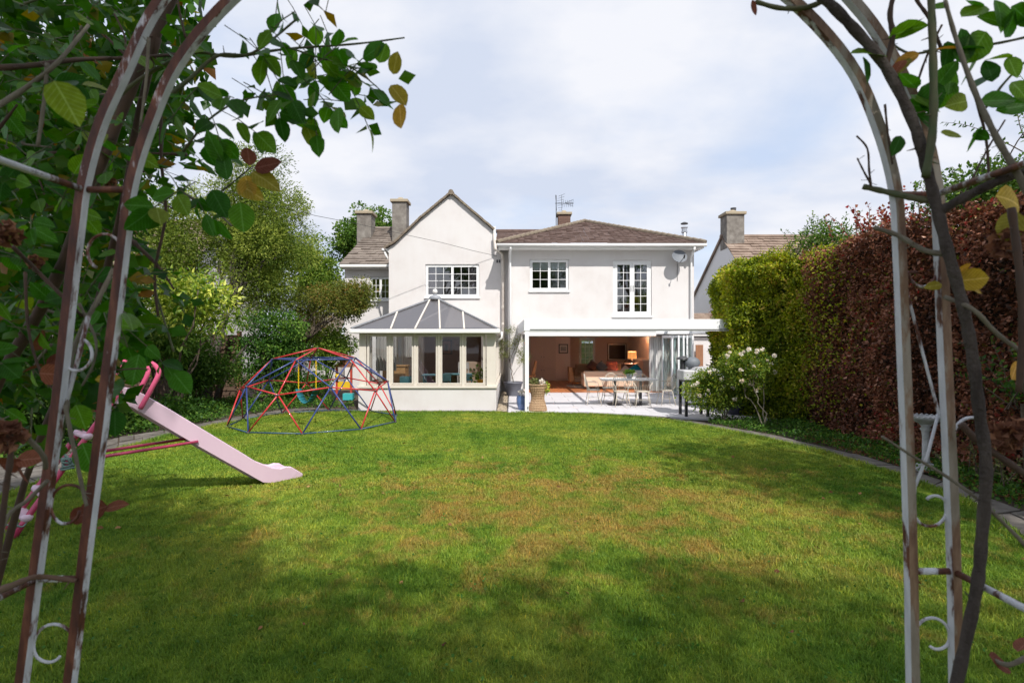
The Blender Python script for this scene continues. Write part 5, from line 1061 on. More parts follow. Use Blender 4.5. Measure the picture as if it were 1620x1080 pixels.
def strut(a, b, m): MB().tube([a, b], 0.0155, 7).build('strut', m, t, True)
def near(a, L_, k): return sorted(L_, key=lambda q: (q-a).length)[:k]
for q in m1: strut(W(ico[0]), W(q), 'dome_red')
for k in range(5):
    strut(W(m1[k]), W(m1[(k+1) % 5]), 'dome_blue'); strut(W(m1[k]), W(up[k]), 'dome_red'); strut(W(m2[k]), W(m1[k]), 'dome_blue'); strut(W(m2[k]), W(m1[(k+1) % 5]), 'dome_blue')
    strut(W(up[k]), W(m2[k]), 'dome_red'); strut(W(up[(k+1) % 5]), W(m2[k]), 'dome_red')
    for q in near(up[k], m3, 2): strut(W(up[k]), W(q), 'dome_red')
    for q in near(m2[k], m3, 2): strut(W(m2[k]), W(q), 'dome_blue')
m3s = sorted(m3, key=lambda q: math.atan2(q.y, q.x))
for i in range(10): strut(W(m3s[i]), W(m3s[(i+1) % 10]), 'dome_ring')
for q in ico+m1+up+m2+m3: MB().lathe([(0.035, -0.012), (0.038, 0.0), (0.03, 0.012)], W(q), 10).build('connector', 'dark_metal', t, True)
a = W(m1[0]); b = W(m1[1]); sw = thing('swing', 'swing with yellow chains and a teal strap seat hanging inside the climbing dome', 'swing', (a.x, a.y, 0.7))
c1 = a.lerp(b, 0.05); c2 = a.lerp(b, 0.36); zb = 0.80
for c in (c1, c2):
    mb = MB(); z = c.z-0.02; i = 0
    while z > zb:
        ax_ = Vector((1, 0, 0)) if i % 2 else Vector((0, 1, 0))
        mb.tube([c*1.0+Vector((0, 0, z-c.z))+ax_*0.011*math.cos(q)+Vector((0, 0, 0.022*math.sin(q))) for q in np.linspace(0, 2*math.pi, 7)[:-1]], 0.0055, 4, closed=True); z -= 0.034; i += 1
    mb.build('chain', 'yellow_chain', sw)
mb = MB(); pts = []
for i in range(13):
    u = i/12; p = c1.lerp(c2, u); pts.append(Vector((p.x, p.y, zb+0.02-0.30*math.sin(math.pi*u)**0.7)))
for i in range(12):
    w_ = Vector((0.1, 0.16, 0)).normalized()*0.075; mb.add([pts[i]-w_, pts[i]+w_, pts[i+1]+w_, pts[i+1]-w_, pts[i]-w_-Vector((0, 0, .012)), pts[i]+w_-Vector((0, 0, .012)), pts[i+1]+w_-Vector((0, 0, .012)), pts[i+1]-w_-Vector((0, 0, .012))], [(0, 1, 2, 3), (7, 6, 5, 4), (0, 4, 5, 1), (3, 2, 6, 7), (0, 3, 7, 4), (1, 5, 6, 2)])
mb.build('seat', 'swing_teal', sw, True)
# ---------------------------------------------------------------- slide
T0 = Vector((-4.05, 5.62, 0)); DV = Vector((1.15, 1.38, 0)); OV = Vector((-0.77, 0.64, 0))
t = thing('slide', 'lilac plastic slide with a pink tubular ladder on the left of the lawn', 'slide', (-3.8, 6.0, 0))
st = [(-0.16, 1.20, 1.26, 1.13), (-0.08, 1.235, 1.315, 1.15), (0.0, 1.22, 1.335, 1.13), (0.05, 1.18, 1.31, 1.085), (0.12, 1.09, 1.225, 0.985), (0.25, 0.91, 1.05, 0.80), (0.4, 0.70, 0.84, 0.59), (0.55, 0.49, 0.63, 0.385), (0.68, 0.31, 0.45, 0.21), (0.76, 0.20, 0.335, 0.10), (0.82, 0.135, 0.26, 0.04), (0.88, 0.10, 0.20, 0.012), (0.94, 0.085, 0.17, 0.010), (0.98, 0.08, 0.18, 0.010), (1.02, 0.075, 0.165, 0.010), (1.07, 0.06, 0.10, 0.010), (1.11, 0.035, 0.045, 0.010)]
V = []; F_ = []
for k, (u, bed, rim, bot) in enumerate(st):
    c = T0+DV*u; bot += 0.02*(rim > 0.3); rim -= 0.015*(rim > 0.3); sec = [(0, bot), (-0.012, rim), (0.0, rim+0.01), (0.022, rim+0.01), (0.032, rim-0.005), (0.045, bed+0.012), (0.06, bed), (0.26, bed), (0.275, bed+0.012), (0.288, rim-0.005), (0.298, rim+0.01), (0.32, rim+0.01), (0.332, rim), (0.32, bot), (0.305, bot), (0.30, bed-0.012), (0.02, bed-0.012), (0.015, bot)]
    V += [c+OV*o+Vector((0, 0, z)) for o, z in sec]
ns = len(sec)
for k in range(len(st)-1):
    for j in range(ns): F_.append((k*ns+j, k*ns+(j+1) % ns, (k+1)*ns+(j+1) % ns, (k+1)*ns+j))
F_ += [tuple(range(ns))[::-1], tuple((len(st)-1)*ns+j for j in range(ns))]
MB().add(V, F_).build('chute', 'slide_lilac', t, False, bevel=0.004)
def Yp(L_): return [P(*q) for q in L_]
loop = Yp([(186, 608, 5.60), (188, 590, 5.62), (195, 579, 5.65), (208, 574, 5.68), (225, 572, 5.71), (241, 575, 5.74), (250, 584, 5.76), (250, 594, 5.75), (241, 612, 5.74), (222, 646, 5.72)])
sh_ = OV*0.33
for o in (Vector((0, 0, 0)), sh_):
    MB().tube([Vector(q)+o for q in smooth_path([tuple(p) for p in loop], 5)], 0.024, 10).build('handrail', 'pink_foam', t, True)
    MB().tube([Vector((-4.55, 4.93, 0.0))+o, Vector((-4.51, 4.99, 0.13))+o, Vector((-4.42, 5.11, 0.36))+o, Vector((-4.30, 5.27, 0.66))+o, Vector((-4.17, 5.45, 1.0))+o, Vector((-4.06, 5.60, 1.30))+o], 0.027, 10).build('ladder_rail', 'pink_tube', t, True)
for zt_, pq in ((0.36, (-4.42, 5.11)), (0.86, (-4.225, 5.375)), (0.17, (-4.50, 5.01))):
    p = Vector((*pq, zt_)); MB().bar(p, p+sh_, 0.10, 0.03).build('step', 'slide_lilac', t, bevel=0.01)
    for o in (Vector((0, 0, 0)), sh_): MB().lathe([(0.035, -0.035), (0.05, 0.0), (0.035, 0.03)], p+o, 14).build('collar', 'slide_lilac', t, True)
pa = Vector((-4.31, 5.25, 0.63)); pb = Vector((-3.58, 6.16, 0.66))
for o in (Vector((0, 0, 0)), sh_*0.93): MB().tube([pa+o, pb+o], 0.017, 9).build('brace', 'pink_tube', t, True)
MB().lathe([(0.028, 0), (0.03, 0.008), (0.012, 0.018)], (0, 0, 0), 12).build('bolt_cap', 'pot_white', t).matrix_local = Matrix.Translation(Vector((-3.55, 6.14, 0.72))-Vector((-3.8, 6.0, 0))) @ (-OV).to_track_quat('Z', 'Y').to_matrix().to_4x4()
t = thing('knotted_rope', 'pale green rag knotted round the lower ladder of the slide', 'rope', (-4.31, 5.25, 0.63))
mb = MB(); pts = []
for i in range(70):
    a = i*0.55; p = Vector((-4.30, 5.23, 0.62))+Vector((0.045*math.cos(a)+0.01*math.sin(a*2.3), 0.04*math.sin(a), 0.055*math.sin(a*0.37+1)+random.uniform(-.006, .006))); pts.append(p)
mb.tube(pts, 0.011, 6); mb.build('wrap', 'rope_teal', t, True); MB().tube(Yp([(104, 708, 5.25), (98, 712, 5.2), (112, 732, 5.2), (118, 715, 5.22)]), 0.012, 6).build('rope_end', 'rope_teal', t, True)
tag(MB().tube([Vector((-4.52, 4.97, 0.115))+Vector((0.04*math.cos(a), 0.04*math.sin(a), 0.01*math.sin(3*a))) for a in np.linspace(0, 12, 40)]+[Vector((-4.75, 4.95, 0.14))], 0.007, 5).build('cord', 'rope_teal', None, True, origin=(-4.5, 4.97, 0.1)), 'thin teal cord tied round the foot of the pink ladder', 'cord')
# ---------------------------------------------------------------- bird bath
t = thing('bird_bath', 'pale stone bird bath in front of the copper hedge', 'bird bath', (5.78, 7.55, 0))
bx, by = 5.78, 7.55
MB().lathe([(0.17, 0), (0.17, 0.04), (0.13, 0.06), (0.12, 0.085), (0.06, 0.11)], (bx, by, 0), 8).build('base', 'stone_bath', t); MB().lathe([(0.055, 0), (0.045, 0.06), (0.042, 0.35), (0.05, 0.44), (0.07, 0.47), (0.05, 0.5), (0.08, 0.54)], (bx, by, 0.108), 18).build('stem', 'stone_bath', t, True)
pr = [(0.07, 0.0), (0.16, 0.05), (0.2, 0.085), (0.215, 0.11), (0.205, 0.115), (0.17, 0.085), (0.08, 0.06), (0.0, 0.055)]; MB().lathe(pr, (bx, by, 0.645), 28, cap=False).build('bowl', 'stone_bath', t, True)
mb = MB()
for i in range(22): a = 2*math.pi*i/22; mb.ball((bx+0.205*math.cos(a), by+0.205*math.sin(a), 0.762), 0.015, 8, (1.2, 1.2, .8))
mb.build('rim_beads', 'stone_bath', t, True, kind='stuff')
# ---------------------------------------------------------------- lap fence
t = thing('lap_fence', 'dark brown horizontal board fence behind the slide and the trees', 'fence', (-9.5, 16, 0))
for k in range(3):
    x0 = -9.75-1.85*(k-1)+0.0; x0 = -8.05-1.85*(k+1)
    for i in range(14): z = 0.08+i*0.135; MB().prism([(x0+0.06, 16.03, z), (x0+0.06, 16.0, z), (x0+0.06, 16.025, z+0.15), (x0+0.06, 16.04, z+0.15)], (1.74, random.uniform(-.008, .008), random.uniform(-.012, .012))).build('board', 'fence_board', t)
    for x in (x0+0.65, x0+1.25): MB().box(x-0.02, x+0.02, 15.972, 15.999, 0.05, 1.98).build('batten', 'fence_board', t)
for x in (-9.9, -11.75, -8.08): MB().box(x-0.04, x+0.06, 15.95, 16.05, 0, 2.1).build('post', 'fence_post', t)
# side boundary boards continuing towards the camera on the left
t = thing('lap_fence', 'dark board fence along the left boundary, mostly hidden by shrubs', 'fence', (-10.6, 9, 0))
for k in range(5):
    for i in range(12): z = 0.08+i*0.15; MB().box(-10.6+0.02*(i % 2), -10.57+0.02*(i % 2), 5.0+k*1.9, 6.85+k*1.9, z, z+0.16).build('board', 'fence_board', t)
    MB().box(-10.62, -10.5, 4.9+k*1.9, 4.99+k*1.9, 0, 2.0).build('post', 'fence_board', t)
# ---------------------------------------------------------------- overhead cable
pts = [P(-60, 150, 9), P(300, 285, 13.5), P(498, 341, 15.5), P(560, 353, 17.0), P(640, 371, 17.8), P(700, 384, 18.4), P(750, 397, 19.0), P(786, 405, 19.38)]
tag(MB().tube(pts, 0.007, 5).build('overhead_cable', 'cable', None, origin=(-4, 16, 5)), 'thin black overhead cable crossing in front of the gable', 'cable')
# ---------------------------------------------------------------- garden arch of painted square tube
AY = 1.0; AD = 0.62
def A(px_, py_): return ((px_-810)*AY/F, CAMH+(540-py_)*AY/F)
inner_px = [(-12, 2079), (50, 1580), (112, 1080), (136, 880), (159, 700), (171, 600), (186, 480), (199, 370), (210, 290), (238, 200), (283, 100), (367, 0), (480, -85), (630, -135), (810, -150), (990, -135), (1130, -82), (1250, 0), (1341, 100), (1388, 200), (1415, 300), (1422, 400), (1428, 550), (1434, 700), (1440, 900), (1443, 1080), (1452, 1580), (1461, 2079)]
outer_px = [(-94, 2079), (-30, 1580), (36, 1080), (62, 880), (86, 700), (98, 600), (112, 470), (125, 360), (135, 290), (160, 200), (196, 120), (257, 0), (380, -130), (580, -225), (810, -255), (1020, -230), (1200, -140), (1345, 0), (1412, 95), (1458, 200), (1480, 300), (1487, 400), (1493, 550), (1500, 700), (1508, 900), (1511, 1080), (1520, 1580), (1530, 2079)]
arch = thing('garden_arch', 'rusty white painted metal garden arch framing the view', 'garden arch', (0, 0.9, 0))
def hoop(pts, y, name='hoop', hw=0.0082, side=0):
    pp = smooth_path([A(*q) for q in pts], 5); n = len(pp); V = []; me = None
    cx_ = 0.0
    for i in range(n):
        a = pp[max(0, i-1)]; b = pp[min(n-1, i+1)]; d = (b-a)/np.linalg.norm(b-a); nn = np.array([d[1], -d[0]])      # towards the inside of the arch
        p = pp[i]
        q0 = p-nn*hw; q1 = p+nn*hw
        V += [(q0[0], y, q0[1]), (q1[0], y, q1[1]), (q1[0], y+2*hw, q1[1]), (q0[0], y+2*hw, q0[1])]
    F_ = []; mi = []
    for i in range(n-1):
        for j in range(4): F_.append((i*4+j, i*4+(j+1) % 4, (i+1)*4+(j+1) % 4, (i+1)*4+j)); mi.append(j)
    mb = MB().add(V, F_); o = mb.build(name, 'arch_rust', arch, bevel=0.0012); me = o.data; me.materials.append(MATS['arch_paint']); me.materials.append(MATS['arch_half'])
    me.materials.append(MATS['arch_tan'])
    for p_, j, k_ in zip(me.polygons, mi, range(len(mi))): p_.material_index = {0: 0 if pp[k_//4][0] < 0.1 else 3, 1: 1, 2: 2, 3: 2}[j]
    return pp
PI_ = hoop(inner_px, AY-0.01); PO_ = hoop(outer_px, AY-0.01); hoop(inner_px, AY-0.01-AD); hoop(outer_px, AY-0.01-AD)
def xat(pp, z, side):
    c = [p for p in pp if (p[0] < 0) == (side < 0)]; return min(c, key=lambda p: abs(p[1]-z))[0]
for side in (-1, 1):
    for py_ in ((915, 300, 1500, 1900) if side < 0 else (903, 308, 1500, 1900)):
        z = CAMH+(540-py_)/F*AY; xi = xat(PI_, z, side); xo = xat(PO_, z, side)
        MB().tube([(xo, AY, z), (xi, AY, z)], 0.0062, 8).build('cross_bar', 'arch_half' if py_ > 400 else 'arch_rust', arch, True)
        MB().tube([(xo, AY, z), (xo, AY-AD, z)], 0.0062, 8).build('cross_bar', 'arch_half', arch, True); MB().tube([(xi, AY, z+0.002), (xi, AY-AD, z+0.002)], 0.0065, 8).build('cross_bar', 'arch_half', arch, True) if py_ > 1200 else None
def scroll(cx, cy, rpx, a0, a1, lead=None, turns=0.0, m='arch_half'):
    pts = []
    for i in range(22):
        u = i/21; a = R(a0+(a1-a0)*u); r = rpx*(1-0.45*max(0, u-0.7)/0.3*turns); x, z = A(cx+r*math.cos(a), cy-r*math.sin(a)*1.05); pts.append((x, AY+0.004, z))
    if lead: pts = [(A(*q)[0], AY+0.004, A(*q)[1]) for q in lead]+pts
    MB().tube(pts, 0.0027, 7).build('scroll', m, arch, True)
scroll(108, 800, 31, 30, 330, turns=1); scroll(83, 1023, 33, -10, 300, turns=1); scroll(163, 398, 27, 20, 240); scroll(118, 560, 25, 200, 420)
scroll(1474, 805, 27, -170, 110, lead=[(1487, 655), (1470, 720), (1450, 770)], turns=1); scroll(1477, 1008, 28, 150, -100, turns=1, m='arch_paint'); scroll(1462, 430, 22, 180, 350, lead=[(1452, 430)]); scroll(1540, 690, 28, 170, 60)
MB().tube([(*A(1430, 430)[:1], AY+.004, A(1430, 430)[1]), (A(1455, 530)[0], AY+.004, A(1455, 530)[1]), (A(1488, 655)[0], AY+.004, A(1488, 655)[1])], 0.0026, 6).build('scroll', 'arch_half', arch)
mbw = MB().tube([P(140, 500, 1.02), P(120, 580, 1.02), P(100, 655, 1.0)], 0.004, 6).build('scroll', 'arch_half', arch, True)
# ---------------------------------------------------------------- climbing rose on the arch
def leaf_mesh(name, m, seed, wid):
    g = random.Random(seed); ys = [0.0, 0.12, 0.3, 0.5, 0.7, 0.87, 1.0]; ws = [0.0, 0.62, 0.95, 1.0, 0.82, 0.45, 0.0]
    curl = g.uniform(-0.06, 0.16); fold = g.uniform(0.05, 0.22); V = []; F_ = []
    for i, (y, w_) in enumerate(zip(ys, ws)):
        w_ = w_*wid/2*g.uniform(0.94, 1.06); z0 = -curl*y*y*2; zz_ = z0+fold*w_*1.2+g.uniform(-.012, .012)
        V += [(-w_, y, zz_), (0, y, z0), (w_, y, z0+fold*w_*1.2+g.uniform(-.012, .012))]
    for i in range(6): b = i*3; F_ += [(b, b+1, b+4, b+3), (b+1, b+2, b+5, b+4)]
    me = bpy.data.meshes.new(name); me.from_pydata(V, [], F_); me.update(); me.polygons.foreach_set('use_smooth', [True]*len(me.polygons)); me.materials.append(MATS[m]); return me
LM = {k: [leaf_mesh('leaf', mm_, 5+i+j*10, wd) for i, wd in enumerate((0.62, 0.7, 0.78, 0.66))] for j, (k, mm_) in enumerate((('g', 'leaf_rose_one'), ('y', 'leaf_yellow'), ('d', 'leaf_dead')))}
rose_l = thing('climbing_rose', 'big climbing rose smothering the left side of the arch', 'climbing rose', (-1.0, 1.2, 0))
rose_r = thing('climbing_rose', 'bare stemmed climbing rose with few leaves on the right post of the arch', 'climbing rose', (0.8, 0.95, 0))
def put_leaf(root, kind, p, d, s, roll=None):
    me = random.choice(LM[kind]); o = bpy.data.objects.new('leaf', me); C.objects.link(o); o.parent = root
    d = Vector(d).normalized(); u = Vector((random.gauss(0, .5), -0.9+random.gauss(0, .5), 0.6+random.gauss(0, .4))) if roll is None else Vector(roll)
    x = d.cross(u); x = x.normalized() if x.length > 1e-3 else d.orthogonal().normalized(); z = x.cross(d)
    M = Matrix((x, d, z)).transposed().to_4x4(); o.matrix_local = Matrix.Translation(Vector(p)-root.location) @ M @ Matrix.Diagonal((s, s, s, 1)); return o
lv = []   # (pos, dir, size, kind, root)
stalks = {rose_l: MB(), rose_r: MB()}
def compound(root, p, d, s, kind='g', n=5):
    p = Vector(p); d = Vector(d).normalized(); side = d.cross(Vector((random.gauss(0, .4), random.gauss(0, .4), 1))).normalized(); L_ = s*2.0
    stalks[root].tube([p, p+d*L_*0.5+Vector((0, 0, .004)), p+d*L_], 0.0011, 4)
    lv.append((p+d*L_, d+Vector((0, 0, -.25)), s*1.1, kind, root))
    k = (n-1)//2
    for i in range(k):
        q = p+d*L_*(0.45+0.45*i/max(1, k-1) if k > 1 else 0.6)
        for sg in (-1, 1): lv.append((q+side*sg*0.003, side*sg+d*0.45+Vector((random.gauss(0, .15), random.gauss(0, .15), -0.25+random.gauss(0, .15))), s*random.uniform(0.85, 1.05), kind, root))
def stem(root, pts, r, m='stem_dark', name='stem', thorns=0):
    pp = smooth_path([tuple(P(*q[:3])) for q in pts], 5); n = len(pp); rr = r if isinstance(r, tuple) else (r, r*0.7)
    MB_ = MB().tube(pp, [(rr[0]+(rr[1]-rr[0])*i/(n-1))*(1+0.1*math.sin(i*2.1)) for i in range(n)], 9)
    for i in range(thorns):
        j = random.randrange(1, n-1); p = Vector(pp[j]); d = Vector((random.gauss(0, 1), random.gauss(0, .6), random.gauss(0, .5))).normalized(); e = p+d*(rr[0]+0.011); MB_.tube([p, e], [rr[0]*0.28, 0.0006], 5)
    MB_.build(name, m, root, True); return pp
# main branch reaching right, and others of the left plant: (px, py, depth)
stems_l = [
 ([(-160, 1250, 1.35), (-110, 900, 1.35), (-20, 640, 1.3), (75, 470, 1.25), (130, 340, 1.2), (175, 220, 1.2), (230, 90, 1.2), (300, -60, 1.2)], (0.014, 0.010), 'stem_dark'),
 ([(-60, 1150, 1.6), (40, 760, 1.5), (140, 520, 1.4), (195, 320, 1.3), (215, 200, 1.25), (250, 60, 1.2)], (0.009, 0.007), 'stem_dark'),
 ([(150, 190, 1.15), (215, 130, 1.15), (300, 85, 1.15), (370, 90, 1.15), (450, 78, 1.13), (560, 70, 1.1), (640, 60, 1.12)], (0.0045, 0.0015), 'stem_green'),
 ([(240, 175, 1.1), (300, 125, 1.1), (345, 88, 1.12), (400, 84, 1.12), (470, 30, 1.12)], (0.0048, 0.002), 'stem_green'),
 ([(440, 70, 1.12), (500, 90, 1.1), (560, 110, 1.1), (610, 150, 1.1)], (0.0022, 0.001), 'stem_green'),
 ([(290, 240, 1.15), (330, 190, 1.12), (380, 160, 1.1), (440, 150, 1.1)], (0.003, 0.001), 'stem_green'),
 ([(300, 330, 1.2), (340, 310, 1.15), (385, 275, 1.12), (400, 262, 1.1)], (0.0028, 0.001), 'stem_green'),
 ([(255, 140, 1.3), (255, 250, 1.3), (262, 340, 1.3), (245, 430, 1.3), (250, 500, 1.3)], (0.004, 0.003), 'stem_dark'),
 ([(-60, 110, 1.0), (40, 105, 1.05), (120, 95, 1.1), (200, 92, 1.15), (300, 85, 1.15)], (0.006, 0.003), 'stem_dark'),
 ([(-40, 190, 0.95), (40, 140, 1.0), (90, 100, 1.0), (140, 40, 1.05)], (0.005, 0.003), 'stem_pale'),
 ([(-60, 625, 0.8), (0, 665, 0.85), (40, 690, 0.9), (68, 720, 0.93), (72, 740, 0.95)], (0.0045, 0.004), 'stem_pale'),
 ([(75, 760, 0.95), (45, 790, 0.95), (10, 820, 0.92), (-10, 900, 0.9)], (0.0035, 0.003), 'stem_pale'),
 ([(15, 680, 0.85), (17, 720, 0.85), (10, 770, 0.85), (0, 850, 0.85), (-5, 900, .85)], (0.0045, 0.004), 'stem_dark'),
 ([(103, 640, 0.98), (115, 700, 0.98), (128, 760, 0.98), (137, 800, 0.98)], (0.0035, 0.003), 'stem_pale'),
 ([(180, 425, 1.1), (160, 465, 1.08), (130, 520, 1.05), (112, 570, 1.03), (105, 650, 1.0)], (0.0045, 0.004), 'stem_pale'),
 ([(125, 480, 1.1), (140, 510, 1.1), (152, 540, 1.1), (148, 575, 1.1), (130, 610, 1.1)], (0.003, 0.002), 'stem_pale'),
 ([(20, 390, 1.0), (60, 430, 1.05), (100, 470, 1.05), (130, 500, 1.1)], (0.004, 0.003), 'stem_dark'),
 ([(40, 430, 1.1), (45, 520, 1.1), (65, 590, 1.1), (90, 620, 1.1)], (0.003, 0.002), 'stem_dark'),
 ([(185, 585, 1.0), (215, 583, 1.0), (235, 584, 1.0)], (0.0015, 0.0012), 'stem_dark'),
 ([(-30, 945, .7), (20, 925, 0.9), (60, 912, 0.97), (120, 918, 0.985)], (0.006, 0.004), 'twig_brown'),
 ([(75, 100, 1.0), (70, 160, 1.0), (60, 230, 1.0)], (0.0035, 0.003), 'stem_pale'), ([(235, 60, .98), (232, 120, .98), (222, 200, .98)], (0.003, 0.002), 'stem_pale')]
SP = []
for pts, r, m_ in stems_l: SP.append(stem(rose_l, pts, r, m_, thorns=8 if r[0] > .003 else 2))
for i in range(26):
    x = random.uniform(-40, 300); y = random.uniform(0, 560); dx = random.uniform(-90, 90); dy = random.uniform(-150, 150); Y = random.uniform(1.15, 1.8)
    SP.append(stem(rose_l, [(x, y, Y), (x+dx*.5+random.uniform(-20, 20), y+dy*.5, Y), (x+dx, y+dy, Y)], (random.uniform(.002, .006), .002), random.choice(['stem_dark', 'stem_green', 'stem_dark', 'stem_pale'])))
poly_l = [(-60, -50), (530, -50), (520, 0), (500, 45), (540, 90), (575, 120), (575, 160), (540, 150), (500, 170), (470, 155), (455, 135), (420, 165), (395, 180), (355, 190), (315, 180), (290, 225), (315, 290), (330, 340), (300, 370), (300, 420), (325, 470), (300, 520), (280, 560), (245, 560), (210, 600), (150, 620), (90, 660), (20, 640), (-60, 640)]
def jitter_dir(): return Vector((random.gauss(0.25, 0.8), random.gauss(0, 0.5), random.gauss(-0.45, 0.6)))
cnt = 0
while cnt < 235:
    x = random.uniform(-60, 655); y = random.uniform(-50, 650)
    if not inpoly(x, y, poly_l): continue
    if 300 < x < 420 and 95 < y < 150 and random.random() < 0.6: continue
    if x > 150 and y > 530: continue
    if x > 235 and y > 300 and random.random() < 0.72: continue
    if 330 < x < 480 and y < 60 and random.random() < 0.5: continue
    Y = random.uniform(1.05, 1.75) if x < 300 else random.uniform(1.0, 1.4)
    k = 'g' if random.random() < 0.965 else random.choice('yd')
    compound(rose_l, P(x, y, Y), jitter_dir(), random.uniform(0.036, 0.052), k, random.choice([3, 5, 5, 5])); cnt += 1
# leaves that can be told apart at the end of the branch and on the lower twigs
for (x, y, k) in [(600, 140, 'g'), (565, 150, 'g'), (540, 165, 'g'), (520, 120, 'g'), (575, 105, 'g'), (490, 130, 'g'), (505, 60, 'g'), (545, 45, 'g'), (560, 20, 'g'), (465, 110, 'g'), (430, 130, 'g'), (415, 155, 'g'), (395, 175, 'g'), (440, 60, 'g'), (470, 40, 'g'), (400, 40, 'g'), (365, 130, 'g'), (375, 170, 'g')]:
    compound(rose_l, P(x-45, y, 1.1), Vector((random.gauss(0.4, .4), random.gauss(0, .3), random.gauss(-.35, .4))), random.uniform(0.042, 0.052), k)
for (x, y, dx, dz, k, s) in [(622, 118, .2, .5, 'y', .04), (630, 125, 1, .2, 'y', .034), (618, 135, .6, -.7, 'y', .045), (632, 165, .1, -.8, 'y', .05), (605, 160, .8, -.1, 'y', .03), (505, 180, -.8, .1, 'd', .035), (395, 262, -.3, 1, 'd', .045), (402, 266, 1, .15, 'd', .055), (398, 272, .8, -.4, 'y', .06), (388, 278, .3, -1, 'y', .045), (375, 290, .9, -.5, 'y', .055), (360, 285, -.2, 1, 'g', .055), (352, 255, -.5, 1, 'g', .06), (335, 300, .5, -1, 'g', .06), (380, 320, .2, -1, 'g', .06), (535, 170, .1, -1, 'g', .055), (600, 100, .3, .9, 'g', .04), (462, 160, .5, -1, 'g', .05), (445, 158, -.6, -.8, 'g', .05),
        (175, 618, .9, .2, 'g', .055), (182, 650, .3, -.9, 'g', .05), (220, 560, -.1, -1, 'g', .06), (275, 590, .8, -.6, 'g', .055), (62, 590, 1, -.1, 'd', .05), (150, 600, 1, 0, 'y', .04), (120, 640, .3, -1, 'g', .05), (130, 700, .3, -1, 'g', .06), (0, 735, 1, .05, 'd', .045), (25, 728, 1, .1, 'd', .055), (30, 735, .6, -1, 'd', .04), (170, 800, -1, -.3, 'd', .06), (165, 805, .9, .3, 'd', .04), (110, 820, .9, .3, 'd', .04), (85, 128, .6, -1, 'g', .085)]:
    Y = 0.75 if s > 0.084 else 1.05; lv.append((P(x, y, Y), Vector((dx, random.gauss(0, .25), dz)), s*Y, k, rose_l))
def dead_rose(root, px_, py_, Y, s):
    p = P(px_, py_, Y); n = 70; d = unit(rng.normal(size=(n, 3))); q = np.array(p)+d*s*0.28
    leaves('dead_flower', q, d+0.9*rng.normal(size=(n, 3)), s*0.32, 'petal_dead', root, 1.0, bend=0.5)
leafmat('petal_dead', [(0.0, (0.09, 0.035, 0.022)), (0.6, (0.22, 0.1, 0.06)), (1.0, (0.42, 0.22, 0.13))], 0.25, 0.8)
for a in ((10, 370, 0.9, 0.045), (12, 690, 0.85, 0.05), (175, 290, 1.05, 0.022), (55, 415, 1.1, 0.03)): dead_rose(rose_l, *a)
